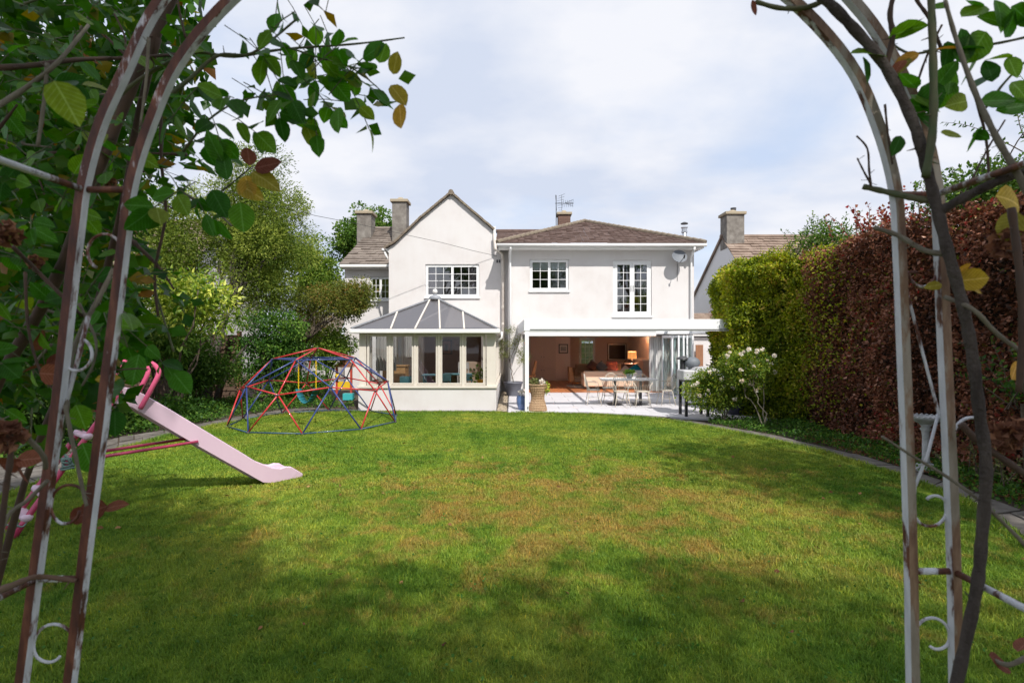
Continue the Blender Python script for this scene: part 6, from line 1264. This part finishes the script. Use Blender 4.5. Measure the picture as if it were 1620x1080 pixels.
# right plant
stems_r = [
 ([(1480, 1500, 0.93), (1490, 1200, 0.93), (1520, 1050, 0.93), (1545, 930, 0.93), (1553, 850, 0.93), (1560, 740, 0.92), (1549, 650, 0.92), (1538, 560, 0.92), (1522, 480, 0.92), (1500, 400, 0.92), (1482, 330, 0.93), (1464, 260, 0.94), (1443, 190, 0.94), (1400, 105, 0.95), (1350, 45, 0.95), (1300, -5, 0.95), (1230, -60, 0.95)], (0.0092, 0.0085), 'bark_grey'),
 ([(1464, 280, 0.92), (1476, 200, 0.92), (1476, 100, 0.92), (1473, 0, 0.92), (1470, -60, 0.92)], (0.0065, 0.0055), 'stem_green'),
 ([(1485, 335, 0.93), (1540, 305, 0.9), (1600, 278, 0.87), (1660, 255, 0.85)], (0.008, 0.007), 'bark_grey'),
 ([(1495, 0, .9), (1512, 60, 0.9), (1540, 140, 0.88), (1575, 215, 0.86), (1610, 275, 0.85), (1640, 330, 0.84)], (0.0028, 0.006), 'stem_pale'),
 ([(1365, 295, 1.02), (1400, 303, 1.0), (1440, 312, 0.96), (1470, 318, 0.94)], (0.005, 0.006), 'stem_green'),
 ([(1382, 360, 1.0), (1420, 372, 0.98), (1460, 395, 0.95), (1492, 402, 0.93)], (0.0038, 0.005), 'stem_pale'),
 ([(1195, 3, 1.0), (1240, 14, 1.0), (1290, 8, 0.98), (1330, -20, 0.96)], (0.004, 0.005), 'stem_green'),
 ([(1490, 80, 1.0), (1470, 30, 1.0), (1450, 0, 1.0), (1440, -30, 1.0)], (0.003, 0.003), 'stem_dark'),
 ([(1495, 470, 0.95), (1540, 490, 0.9), (1580, 530, 0.9), (1650, 580, 0.88)], (0.0038, 0.0035), 'stem_pale'),
 ([(1355, 215, 1.0), (1372, 235, 1.0), (1375, 270, 1.0), (1378, 295, 1.0)], (0.0015, 0.0022), 'stem_dark'), ([(1356, 250, 1.0), (1366, 270, 1.0), (1378, 292, 1.0)], (0.0013, 0.002), 'stem_dark'),
 ([(1395, 690, 0.98), (1450, 725, 0.97), (1500, 755, 0.96), (1560, 800, 0.94), (1630, 870, 0.92)], (0.0022, 0.0035), 'stem_pale'),
 ([(1520, 670, .96), (1550, 700, .95), (1600, 735, .94), (1650, 770, .93)], (0.006, 0.006), 'stem_dark'),
 ([(1600, 330, .9), (1612, 420, .88), (1618, 520, .87), (1612, 620, .87)], (0.006, 0.005), 'stem_dark'),
 ([(1400, 110, .96), (1412, 60, .95), (1408, 20, .95), (1420, -30, .95)], (0.005, 0.004), 'stem_dark'),
 ([(1440, 190, 1.0), (1452, 130, 1.0), (1470, 80, 1.0), (1490, 40, 1.0)], (0.002, 0.002), 'stem_dark'), ([(1400, 60, 1.0), (1440, 85, 1.0), (1500, 75, 1.0), (1570, 70, 1.0), (1640, 55, 1.0)], (0.002, 0.0025), 'stem_green'),
 ([(1560, 170, 1.0), (1590, 130, 1.0), (1630, 90, 1.0)], (0.0025, 0.002), 'stem_green'), ([(1530, 110, 1.0), (1545, 160, 1.0), (1560, 220, 1.0), (1565, 290, 1.0)], (0.003, 0.002), 'stem_dark'),
 ([(1590, 190, 1.1), (1560, 240, 1.1), (1530, 300, 1.1)], (0.0015, 0.002), 'stem_dark'),
 ([(1575, 1045, .95), (1600, 1050, .93), (1650, 1025, .92)], (0.004, 0.004), 'stem_pale'), ([(1400, 165, .96), (1405, 215, .97), (1412, 260, .98)], (0.002, 0.0015), 'stem_dark')]
for pts, r, m_ in stems_r: stem(rose_r, pts, r, m_, thorns=10 if r[0] > .006 else 3)
for (x, y, dx, dz, k, s) in [(1345, 85, 1, 0, 'g', .065), (1365, 90, .3, -.9, 'g', .05), (1405, 60, 1, .35, 'g', .06), (1422, 55, .9, .6, 'g', .045), (1520, 45, .2, -.7, 'g', .055), (1500, 65, .3, -.5, 'g', .05), (1505, 80, .9, .1, 'g', .055), (1560, 50, -.6, -.9, 'g', .075), (1545, 85, -.4, -1, 'g', .06), (1590, 60, .3, 1, 'g', .05), (1560, 95, 1, .1, 'g', .05), (1595, 90, .2, -.8, 'g', .045), (1540, 140, .9, .6, 'g', .06), (1470, 130, 0, -.9, 'g', .06), (1450, 140, -.4, .2, 'g', .05), (1440, 150, .8, -.8, 'g', .06), (1450, 180, .5, -.5, 'g', .05), (1480, 140, .5, 1, 'g', .055), (1500, 150, .1, .9, 'g', .055), (1510, 130, -.5, -1, 'g', .05), (1530, 160, -1, -.3, 'g', .05), (1550, 160, .9, -.1, 'g', .055), (1575, 175, 1, .1, 'g', .06), (1555, 200, -.3, -.6, 'g', .05), (1425, 215, -.4, -.9, 'g', .04), (1488, 210, 1, -.2, 'g', .038),
        (1575, 0, .1, -.9, 'g', .065), (1560, 10, -.7, -.3, 'g', .055), (1600, 10, .8, -.7, 'g', .055), (1615, 5, .3, -1, 'g', .06), (1530, 0, .9, -.2, 'g', .05), (1500, 10, -.9, .1, 'g', .03), (1590, 40, -.8, .4, 'g', .05), (1610, 40, .8, .5, 'g', .05), (1455, 85, -.8, -.3, 'y', .045), (1440, 92, -.5, -.7, 'y', .04), (1475, 80, .9, .1, 'y', .04), (1430, 95, -.4, -.5, 'd', .03), (1190, 0, .3, -.6, 'd', .028),
        (1575, 310, 1, -.1, 'y', .085), (1610, 335, -.5, -.8, 'y', .07), (1500, 440, .9, .6, 'y', .05), (1510, 445, 1, .1, 'y', .055), (1505, 455, .3, -.8, 'y', .05), (1490, 450, -1, -.1, 'y', .03), (1530, 450, .8, -.6, 'y', .03), (1600, 600, .7, .9, 'y', .045), (1565, 1035, .9, -.8, 'd', .05), (1610, 1030, .9, .4, 'd', .05), (1540, 210, .6, -.2, 'g', .03), (1600, 130, .4, -.9, 'g', .05), (1470, 170, -.7, .3, 'g', .045), (1520, 100, .1, .9, 'g', .05), (1570, 130, -.2, .9, 'g', .045)]:
    lv.append((P(x, y, 0.95), Vector((dx, random.gauss(0, .3), dz)), s*0.95, k, rose_r))
for a in ((1592, 385, 0.95, 0.055), (1588, 690, 0.95, 0.055), (1612, 680, 0.95, 0.045)): dead_rose(rose_r, *a)
lv_l = sorted([q for q in lv if q[4] is rose_l], key=lambda q: -q[2]/max(q[0].y, .3)*(1 if abs((q[0].x/q[0].y)) < 1.0 else 0.1)); lv_r = [q for q in lv if q[4] is rose_r]
for q in lv_l[:296]+lv_r: put_leaf(q[4], q[3], q[0], q[1], q[2])
rest = lv_l[296:]
leaves('more_leaves', np.array([q[0] for q in rest]), np.array([q[1] for q in rest]), np.array([q[2] for q in rest]), 'leaf_rose', rose_l, 0.72, kind='stuff')
# a deeper layer of the same plant, out of reach behind the arch
n = 3600; pp = []
while len(pp) < n:
    x = random.uniform(-90, 330); y = random.uniform(-60, 640)
    if x > 230 and y > 260: continue
    if inpoly(x, y, poly_l) or x < 200: pp.append(P(x, y, random.uniform(1.7, 2.5)))
leaves('inner_leaves', np.array(pp), rng.normal(size=(n, 3))+np.array([0, 0, -.4]), 0.065*(0.7+0.6*rng.random(n)), 'leaf_rose', rose_l, 0.7, kind='stuff')
for root, mb in stalks.items():
    if mb.v: mb.build('leaf_stalks', 'stem_green', root, kind='stuff')
# ---------------------------------------------------------------- hedges
def hedge(name, label, front, th, h, n, ls, m, core, base, wid=0.6, topn=0.25, amp=0.16, vbias=None, extra_green=0):
    """front: polyline (x,y) of the visible face, thickness th towards +X; leaves on face, end and top"""
    t = thing(name, label, 'hedge', base); front = [Vector((*p, 0)) for p in front]
    seg = []; 
    for a, b in zip(front[:-1], front[1:]): seg.append((a, b, (b-a).length))
    tot = sum(s[2] for s in seg); Ps = []; Ns = []
    nt_ = int(n*topn); nf = int(n*(1-topn)*0.86); ne = n-nt_-nf
    def at(u):
        u *= tot
        for a, b, l in seg:
            if u <= l: return a.lerp(b, u/l), (b-a).normalized()
            u -= l
        return seg[-1][1], (seg[-1][1]-seg[-1][0]).normalized()
    off = Vector((th, 0, 0))
    for k in range(nf): p, d = at(random.random()); z = h*random.random()**0.95; Ps.append((p.x, p.y, z)); nn = Vector((-abs(d.y), -abs(d.x) if d.x*d.y < 0 else 0.0, 0.1)); Ns.append(tuple(nn.normalized()))
    for k in range(ne//2):
        s = random.random(); e = front[0] if k % 2 else front[-1]; p = e+off*s; Ps.append((p.x, p.y, h*random.random())); Ns.append((0, -1 if e.y == min(front[0].y, front[-1].y) else 1, 0.1))
    for k in range(nt_): p, d = at(random.random()); s = random.random(); Ps.append((p.x+th*s, p.y, h+0.0)); Ns.append((-0.2 if s < .3 else 0, 0, 1))
    Pn = np.array(Ps); Nn = unit(np.array(Ns)); ed = (Pn[:, 2]-h*0.9).clip(0)*0.5
    f = fnoise(Pn, 1.1, 3.0)*amp*1.2+fnoise(Pn, 3.5, 9.0)*amp*0.7
    depth = -0.12*rng.random(len(Pn))**2+0.06*rng.normal(size=len(Pn)); Pn = Pn+Nn*(f+depth)[:, None]
    D = Nn*0.5+0.75*rng.normal(size=Pn.shape)+np.array([0, 0, -0.15]); v = np.clip(0.45+0.5*fnoise(Pn, 0.9, 21.0)+0.24*rng.normal(size=len(Pn))+(0 if vbias is None else vbias(Pn)), 0, 1)
    leaves('foliage', Pn, D, ls*(0.65+0.7*rng.random(len(Pn))), m, t, wid, v, nrm=None, kind=None)
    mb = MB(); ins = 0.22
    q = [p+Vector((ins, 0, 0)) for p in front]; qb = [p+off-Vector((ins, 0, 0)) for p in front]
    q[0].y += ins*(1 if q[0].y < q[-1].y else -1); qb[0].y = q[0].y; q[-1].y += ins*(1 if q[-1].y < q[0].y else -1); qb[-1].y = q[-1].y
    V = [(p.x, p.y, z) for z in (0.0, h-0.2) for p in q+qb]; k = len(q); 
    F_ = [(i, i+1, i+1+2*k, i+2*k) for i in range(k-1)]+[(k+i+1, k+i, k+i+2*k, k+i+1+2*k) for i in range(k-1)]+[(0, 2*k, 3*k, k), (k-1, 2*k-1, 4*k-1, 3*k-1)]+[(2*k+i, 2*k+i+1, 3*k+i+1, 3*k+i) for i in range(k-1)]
    mb.add(V, F_).build('twig_shade_core', core, t); return t  # dark inner box: its colour stands in for foliage shade and brown twigs
mat('core_shade_brown', (0.018, 0.012, 0.008), 1.0, col2=(0.03, 0.02, 0.012), nscale=20); mat('core_shade_green', (0.02, 0.03, 0.008), 1.0, col2=(0.04, 0.05, 0.012), nscale=20)  # near-black tones paint the shade inside the hedges, tinted like twigs and leaves
cop = hedge('copper_hedge', 'tall clipped dark copper beech hedge along the right side', [(6.4, 3.0), (6.4, 6.0), (6.4, 9.0), (6.5, 12.2)], 1.7, 3.7, 120000, 0.062, 'leaf_copper', 'core_shade_brown', (6.9, 8, 0), amp=0.2)
grn = hedge('green_hedge', 'tall yellow green hedge at the far end of the copper hedge beside the patio', [(6.55, 11.7), (6.25, 12.25), (5.8, 12.95), (5.5, 13.5), (5.6, 14.8), (5.9, 15.4)], 1.7, 3.58, 70000, 0.072, 'leaf_hedge_green', 'core_shade_green', (6.7, 14, 0), amp=0.24)
# leaves that trespass between the two hedges, and the mixed growth on the top
q = np.stack([6.33+0.1*rng.normal(size=2600), 11.3+0.6*rng.normal(size=2600), 3.75*rng.random(2600)**0.8], 1)
q[:, 2] = np.clip(q[:, 2], 0.1, 3.9); leaves('foliage', q, rng.normal(size=q.shape)+np.array([-.6, -.3, 0]), 0.065, 'leaf_hedge_green', grn, 0.6)
def spray_shrub(name, label, base, c, rad, nst, ls, m, per=26, clump=None, wid=0.5, cat='shrub', droop=0.25, lenr=(0.5, 1.1)):
    t = thing(name, label, cat, base); mb = MB(); Ps = []; Ds = []
    for i in range(nst):
        a = Vector((c[0]+random.gauss(0, rad[0]*.45), c[1]+random.gauss(0, rad[1]*.45), c[2]-rad[2]*0.4)); L_ = random.uniform(*lenr)*rad[2]*1.4
        d = Vector((random.gauss(0, .45), random.gauss(0, .4), 1)).normalized(); pts = []; p = a.copy()
        for k in range(9): pts.append(p.copy()); p = p+d*L_/8; d = (d+Vector((random.gauss(0, .1), random.gauss(0, .1), -droop*0.25))).normalized()
        mb.tube(pts, [0.008-0.0007*k for k in range(9)], 4)
        for k in range(per):
            u = 0.15+0.85*k/per; f = u*8; i0 = min(7, int(f)); q_ = pts[i0].lerp(pts[i0+1], f-i0); dd = (pts[i0+1]-pts[i0]).normalized(); s = dd.cross(Vector((random.gauss(0, 1), random.gauss(0, 1), .3))).normalized()*(1 if k % 2 else -1)
            Ps.append(q_); Ds.append(s+dd*0.5)
    Ps = np.array(Ps); Ds = np.array(Ds); 
    if clump:
        cs, rs = crown_centers(c, [r*0.85 for r in rad], clump[0], clump[1], clump[2], 0.2); Pc, Dc, vc = clump_points(cs, rs, clump[3]); Ps = np.concatenate([Ps, Pc]); Ds = np.concatenate([Ds, Dc])
    mb.tube([base, Vector(c)-Vector((0, 0, rad[2]*.3))], 0.035, 6)
    mb.build('stem', 'bark', t); leaves('foliage', Ps, Ds, ls*(0.7+0.6*rng.random(len(Ps))), m, t, wid); return t
spray_shrub('shrub', 'loose green shrub sticking up above the hedge where green meets copper', (7.4, 12.2, 0), (6.95, 12.1, 4.0), (0.75, 0.6, 0.75), 26, 0.07, 'leaf_mid', 20, (26, .25, .4, 900))
spray_shrub('shrub', 'yellow green shoots on top of the hedge left of the loose green shrub', (7.3, 13.4, 0), (6.7, 13.2, 3.85), (0.7, 0.6, 0.35), 24, 0.06, 'leaf_hedge_green', 14, (10, .25, .35, 700))
spray_shrub('shrub', 'red leaved shoots rising from the copper hedge behind the right arch post', (7.2, 9.8, 0), (7.0, 9.9, 3.95), (0.85, 0.7, 0.55), 26, 0.062, 'leaf_red', 14, (12, .25, .4, 450), wid=0.8)
spray_shrub('shrub', 'dark green shrub with arching sprays above the hedge at the right edge', (8.2, 8.0, 0), (7.1, 8.0, 3.95), (0.9, 0.9, 0.62), 40, 0.065, 'leaf_mid', 24, (40, .3, .5, 800), wid=0.55)
spray_shrub('shrub', 'tall green twiggy growth at the far right above the hedge', (8.5, 7.0, 0), (7.3, 6.8, 4.7), (0.8, 0.8, 1.0), 26, 0.055, 'leaf_mid', 26, (10, .2, .35, 500), lenr=(0.6, 1.3))
spray_shrub('shrub', 'green seedling shrub growing out of the foot of the copper hedge on the right', (6.3, 6.6, 0), (6.2, 6.55, 1.25), (0.35, 0.4, 0.7), 16, 0.075, 'leaf_ivy', 20)
spray_shrub('fern', 'grey green feathery plants at the foot of the hedge beside the bird bath', (6.1, 6.9, 0), (6.15, 7.0, 0.2), (0.5, 0.6, 0.35), 22, 0.05, 'leaf_olive', 20, cat='fern')
# ---------------------------------------------------------------- rose bushes with white flowers
def rose_bush(label, base, c, rad, ncl, per, nfl, stems_):
    t = thing('rose_bush', label, 'rose bush', base); mb = MB()
    for b in stems_: limb(mb, base, b, 0.016, 0.007, 0.12, 7, 6)
    cs, rs = crown_centers(c, rad, ncl, 0.16, 0.3, 0.25)
    for i in range(0, len(cs), 2): limb(mb, random.choice(stems_), cs[i], 0.006, 0.002, 0.1, 5, 4)
    mb.build('stem', 'stem_pale', t, True); Pn, D, v = clump_points(cs, rs, per, shell=0.2); leaves('foliage', Pn, D, 0.05*(0.7+0.6*rng.random(len(Pn))), 'leaf_bright', t, 0.6, v); k3 = rng.permutation(len(Pn))[:len(Pn)//3]
    leaves('young_foliage', Pn[k3]+np.array([0, -.03, .03]), D[k3], 0.04, 'leaf_hedge_green', t, 0.6)
    for i in range(nfl):
        k = random.choice(cs); o = Vector(k)+Vector((random.gauss(0, .12), random.uniform(-.25, 0.0), random.uniform(0.0, .25))); n = 16; d = unit(rng.normal(size=(n, 3))+np.array([0, -.3, .3])); s = random.uniform(0.03, 0.048)
        leaves('flower', np.array(o)+d*s*.15, d, s*1.2, 'petal_white', t, 1.1, bend=0.4)
rose_bush('white flowered rose bush at the patio corner in front of the grill', (4.7, 12.0, 0), (4.58, 12.0, 0.70), (0.80, 0.45, 0.50), 54, 3000, 38, [(4.5, 12.0, .5), (4.9, 12.0, .6), (4.7, 11.9, .7)])
rose_bush('taller white rose on pale bare legs in front of the green hedge', (5.2, 11.1, 0), (5.02, 11.6, 1.18), (0.72, 0.45, 0.56), 46, 3000, 46, [(4.95, 11.5, .7), (5.05, 11.3, .85), (5.35, 11.5, .8)])
# ground cover and beds
def groundcover(name, label, poly, n, h, ls, m, wid=0.7, off=None, clumpy=1.0):
    pts = []; xs = [p[0] for p in poly]; ys = [p[1] for p in poly]
    while len(pts) < n:
        x = random.uniform(min(xs), max(xs)); y = random.uniform(min(ys), max(ys))
        if not inpoly(x, y, poly): continue
        q_ = mn.noise(Vector((x*1.8, y*1.8, 3)))
        if q_ < -0.18*clumpy and random.random() < 0.8: continue
        pts.append((x, y, 0.01+h*(0.25+0.9*max(0, q_+.4))*random.random()))
    pts = np.array(pts); D = rng.normal(size=pts.shape)+np.array([0, 0, .35]); return tag(leaves(name, pts, D, ls*(0.6+0.8*rng.random(len(pts))), m, None, wid, kind='stuff'), label, 'ground cover')
bed_r = [(p[0]+.03, p[1]) for p in right_out[1:10]]+[(4.45, 12.2), (5.6, 12.4), (6.4, 12), (6.5, 8), (6.5, 2)]
groundcover('ground_cover', 'low ivy and weeds between the right hand path and the hedge', bed_r, 17000, 0.16, 0.042, 'leaf_ivy')
bed_l = [(p[0]-.03, p[1]) for p in left_out[2:14]]+[(-9, 2), (-10, 6), (-10.5, 12), (-9.5, 16), (-6, 17)]
groundcover('ground_cover', 'ivy and leafy weeds along the left hand path under the trees', bed_l, 34000, 0.26, 0.055, 'leaf_ivy')
groundcover('leaf_litter_bed', 'brown leaf litter under the copper hedge', [(5.6, 2), (6.6, 2), (6.6, 11.8), (5.4, 10), (5.65, 7)], 5000, 0.02, 0.05, 'litter')
# ---------------------------------------------------------------- shrubs and trees on the left
def shrub(label, base, c, rad, ncl, r0, r1, per, ls, m, wid=0.5, inner=0.3, core=None, seed=0, name='shrub', shell=.4, droop=-.15):
    t = thing(name, label, 'shrub', base); cs, rs = crown_centers(c, rad, ncl, r0, r1, inner, seed); mb = MB()
    for i in range(5): limb(mb, Vector(base)+Vector((random.gauss(0, .1), random.gauss(0, .1), 0)), cs[i], 0.03, 0.012, 0.1, 6, 6)
    mb.build('stem', 'bark', t, True); Pn, D, v = clump_points(cs, rs, per, shell=shell); Pn[:, 2] = np.maximum(Pn[:, 2], 0.03); leaves('foliage', Pn, D+np.array([0, 0, droop]), ls*(0.7+0.6*rng.random(len(Pn))), m, t, wid, v); return t
tree('willow_tree', 'tall olive green feathery tree left of the house', 'tree', (-8.45, 15.0, 0), (-8.2, 15.6, 2.9), 0.11, (-7.7, 16.2, 4.75), (1.8, 1.5, 3.0), 120, 0.4, 0.8, 1400, 0.085, 'leaf_willow', 'bark_grey', 12, wid=0.32, inner=0.1,
     trunks=[((-8.5, 14.9, 0), (-8.1, 15.3, 2.6), 0.13, 0.10), ((-8.3, 14.95, 0), (-7.3, 15.2, 1.9), 0.05, 0.035), ((-8.6, 15.0, 0), (-8.5, 15.3, 2.4), 0.09, 0.07)])
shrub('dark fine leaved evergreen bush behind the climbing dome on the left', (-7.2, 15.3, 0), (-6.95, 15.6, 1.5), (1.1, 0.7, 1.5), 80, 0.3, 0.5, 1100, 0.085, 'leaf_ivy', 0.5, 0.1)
t_ = tree('small_tree', 'small tree with a crooked dark trunk in front of the left wing of the house', 'tree', (-6.5, 16.3, 0), (-6.2, 16.3, 1.9), 0.06, (-5.15, 16.4, 3.05), (1.05, 0.9, 0.72), 44, 0.26, 0.46, 2100, 0.07, 'leaf_small_tree', 'bark', 10, wid=0.5, inner=0.2,
     trunks=[((-6.9, 16.3, 0), (-6.65, 16.3, 1.75), 0.07, 0.055), ((-6.65, 16.3, 1.5), (-5.75, 16.3, 2.35), 0.05, 0.03), ((-6.5, 16.3, 1.2), (-6.2, 16.3, 2.6), 0.045, 0.03), ((-6.65, 16.3, 1.7), (-6.8, 16.4, 2.6), 0.045, 0.03)])
shrub('bright green bush below the crooked small tree', (-5.9, 16.9, 0), (-5.75, 16.9, 1.6), (1.0, 0.6, 0.75), 36, 0.25, 0.42, 1700, 0.075, 'leaf_bright', 0.6, 0.2)
shrub('mid green leafy bush filling the gap between the trunks and the climbing dome', (-8.3, 14.2, 0), (-8.1, 14.0, 1.1), (1.0, 0.7, 1.1), 56, 0.28, 0.45, 1000, 0.085, 'leaf_mid', 0.5, 0.15)
shrub('green bush hanging over the fence behind the trunks', (-9.6, 15.2, 0), (-9.5, 15.1, 1.9), (1.0, 0.6, 1.3), 56, 0.3, 0.5, 900, 0.09, 'leaf_willow', 0.45, 0.15)
shrub('low mid green bush behind the swing', (-6.0, 16.2, 0), (-6.1, 16.2, 0.5), (0.9, 0.6, 0.5), 30, 0.2, 0.38, 1700, 0.07, 'leaf_ivy', 0.6, 0.2)
shrub('feathery green bush left of the crooked tree', (-7.0, 17.4, 0), (-6.7, 17.6, 2.6), (0.9, 0.8, 1.3), 50, 0.3, 0.5, 1300, 0.07, 'leaf_small_tree', 0.4, 0.2)
shrub('yellow variegated laurel bush glowing in the sun left of the big tree', (-7.9, 12.6, 0), (-7.35, 12.5, 2.75), (1.0, 0.9, 0.75), 46, 0.25, 0.42, 420, 0.16, 'leaf_variegated', 0.36, 0.25, droop=0.0)
shrub('dark laurel leaves hanging under the yellow variegated bush', (-8.3, 12.4, 0), (-7.95, 12.3, 1.75), (0.8, 0.7, 0.5), 24, 0.3, 0.45, 330, 0.15, 'leaf_mid', 0.36, 0.2)
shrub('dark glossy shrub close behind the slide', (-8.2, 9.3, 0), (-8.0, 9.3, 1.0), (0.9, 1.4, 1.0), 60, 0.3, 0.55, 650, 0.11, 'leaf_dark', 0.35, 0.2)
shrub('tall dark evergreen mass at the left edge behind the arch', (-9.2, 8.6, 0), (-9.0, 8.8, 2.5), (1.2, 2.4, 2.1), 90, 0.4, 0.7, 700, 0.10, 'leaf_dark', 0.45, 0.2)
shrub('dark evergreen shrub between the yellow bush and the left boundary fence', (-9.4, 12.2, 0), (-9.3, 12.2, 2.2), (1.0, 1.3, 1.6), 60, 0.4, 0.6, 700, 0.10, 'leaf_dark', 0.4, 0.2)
shrub('low leafy plants lit green at the foot of the trees by the path', (-7.9, 11.6, 0), (-7.8, 11.8, 0.25), (0.7, 1.6, 0.35), 40, 0.2, 0.35, 900, 0.08, 'leaf_ivy', 0.6, 0.2)
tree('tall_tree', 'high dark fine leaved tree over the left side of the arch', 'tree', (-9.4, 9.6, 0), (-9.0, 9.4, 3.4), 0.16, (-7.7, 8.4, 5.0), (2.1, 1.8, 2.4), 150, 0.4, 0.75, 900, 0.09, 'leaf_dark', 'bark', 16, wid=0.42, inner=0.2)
tree('tall_tree', 'mid green tree filling the gap behind the variegated bush', 'tree', (-10.5, 16.5, 0), (-10.3, 16.3, 2.6), 0.15, (-10.2, 16.0, 4.2), (1.6, 1.6, 2.4), 70, 0.5, 0.8, 800, 0.09, 'leaf_willow', 'bark', 8, wid=0.45, inner=0.2)
tree('tall_tree', 'rounded dark green tree behind the chimneys', 'tree', (-9.2, 34, 0), (-9.2, 34, 4), 0.3, (-9.2, 34, 8.1), (2.1, 1.8, 2.1), 90, 0.5, 0.85, 520, 0.16, 'leaf_mid', 'bark', 8, wid=0.7, inner=0.3)
tree('tall_tree', 'pale green distant tree between the big tree and the left wing roof', 'tree', (-11.4, 31, 0), (-11.4, 31, 4), 0.25, (-11.4, 31, 5.6), (1.9, 1.5, 2.2), 60, 0.5, 0.85, 420, 0.15, 'leaf_bright', 'bark', 6, wid=0.6, inner=0.3)
tree('tall_tree', 'broad green tree far behind on the left, seen between leaves', 'tree', (-17, 33, 0), (-17, 33, 4), 0.3, (-17, 33, 6.0), (3.6, 2.6, 3.4), 90, 0.8, 1.3, 260, 0.2, 'leaf_mid', 'bark', 6, wid=0.6, inner=0.3)
shrub('purple grey small leaved shrub at the corner of the green hedge by the neighbour wall', (6.9, 17.0, 0), (6.75, 16.9, 2.6), (0.5, 0.5, 0.9), 22, 0.2, 0.35, 900, 0.06, 'leaf_copper', 0.6, 0.2)
hedge('back_hedge', 'green hedge outside the far window of the living room', [(1.0, 33.5), (1.01, 34.0), (7.0, 34.01)], 1.0, 1.9, 5000, 0.14, 'leaf_bright', 'core_shade_green', (4, 34, 0))
# trees standing behind the camera, whose shade falls across the near lawn
tree('shade_tree', 'tree standing behind the arch whose shade covers the near lawn', 'tree', (-1.8, -6.5, 0), (-1.8, -6.3, 4.0), 0.2, (0.6, -4.0, 6.9), (3.3, 1.8, 2.2), 110, 0.6, 1.0, 400, 0.115, 'leaf_mid', 'bark', 8, wid=0.6)
tree('shade_tree', 'tree behind the left of the arch shading the left of the lawn', 'tree', (-6.0, -4.5, 0), (-5.8, -4.0, 4.0), 0.2, (-2.6, -2.1, 7.9), (2.7, 1.8, 2.1), 84, 0.6, 1.0, 420, 0.115, 'leaf_mid', 'bark', 8, wid=0.6)
tree('shade_tree', 'tree behind the right of the arch shading the right of the lawn', 'tree', (5.4, -5.5, 0), (5.2, -5.0, 4.0), 0.2, (5.0, -4.2, 7.4), (2.8, 1.8, 2.3), 54, 0.6, 1.0, 360, 0.115, 'leaf_mid', 'bark', 8, wid=0.6)
tree('shade_tree', 'thin tree beyond the right hedge casting dappled shade on the right of the lawn', 'tree', (8.6, 0.2, 0), (8.3, 0.6, 4.5), 0.18, (7.2, 0.9, 7.6), (2.1, 2.3, 2.2), 46, 0.5, 0.85, 230, 0.15, 'leaf_mid', 'bark', 8, wid=0.6)
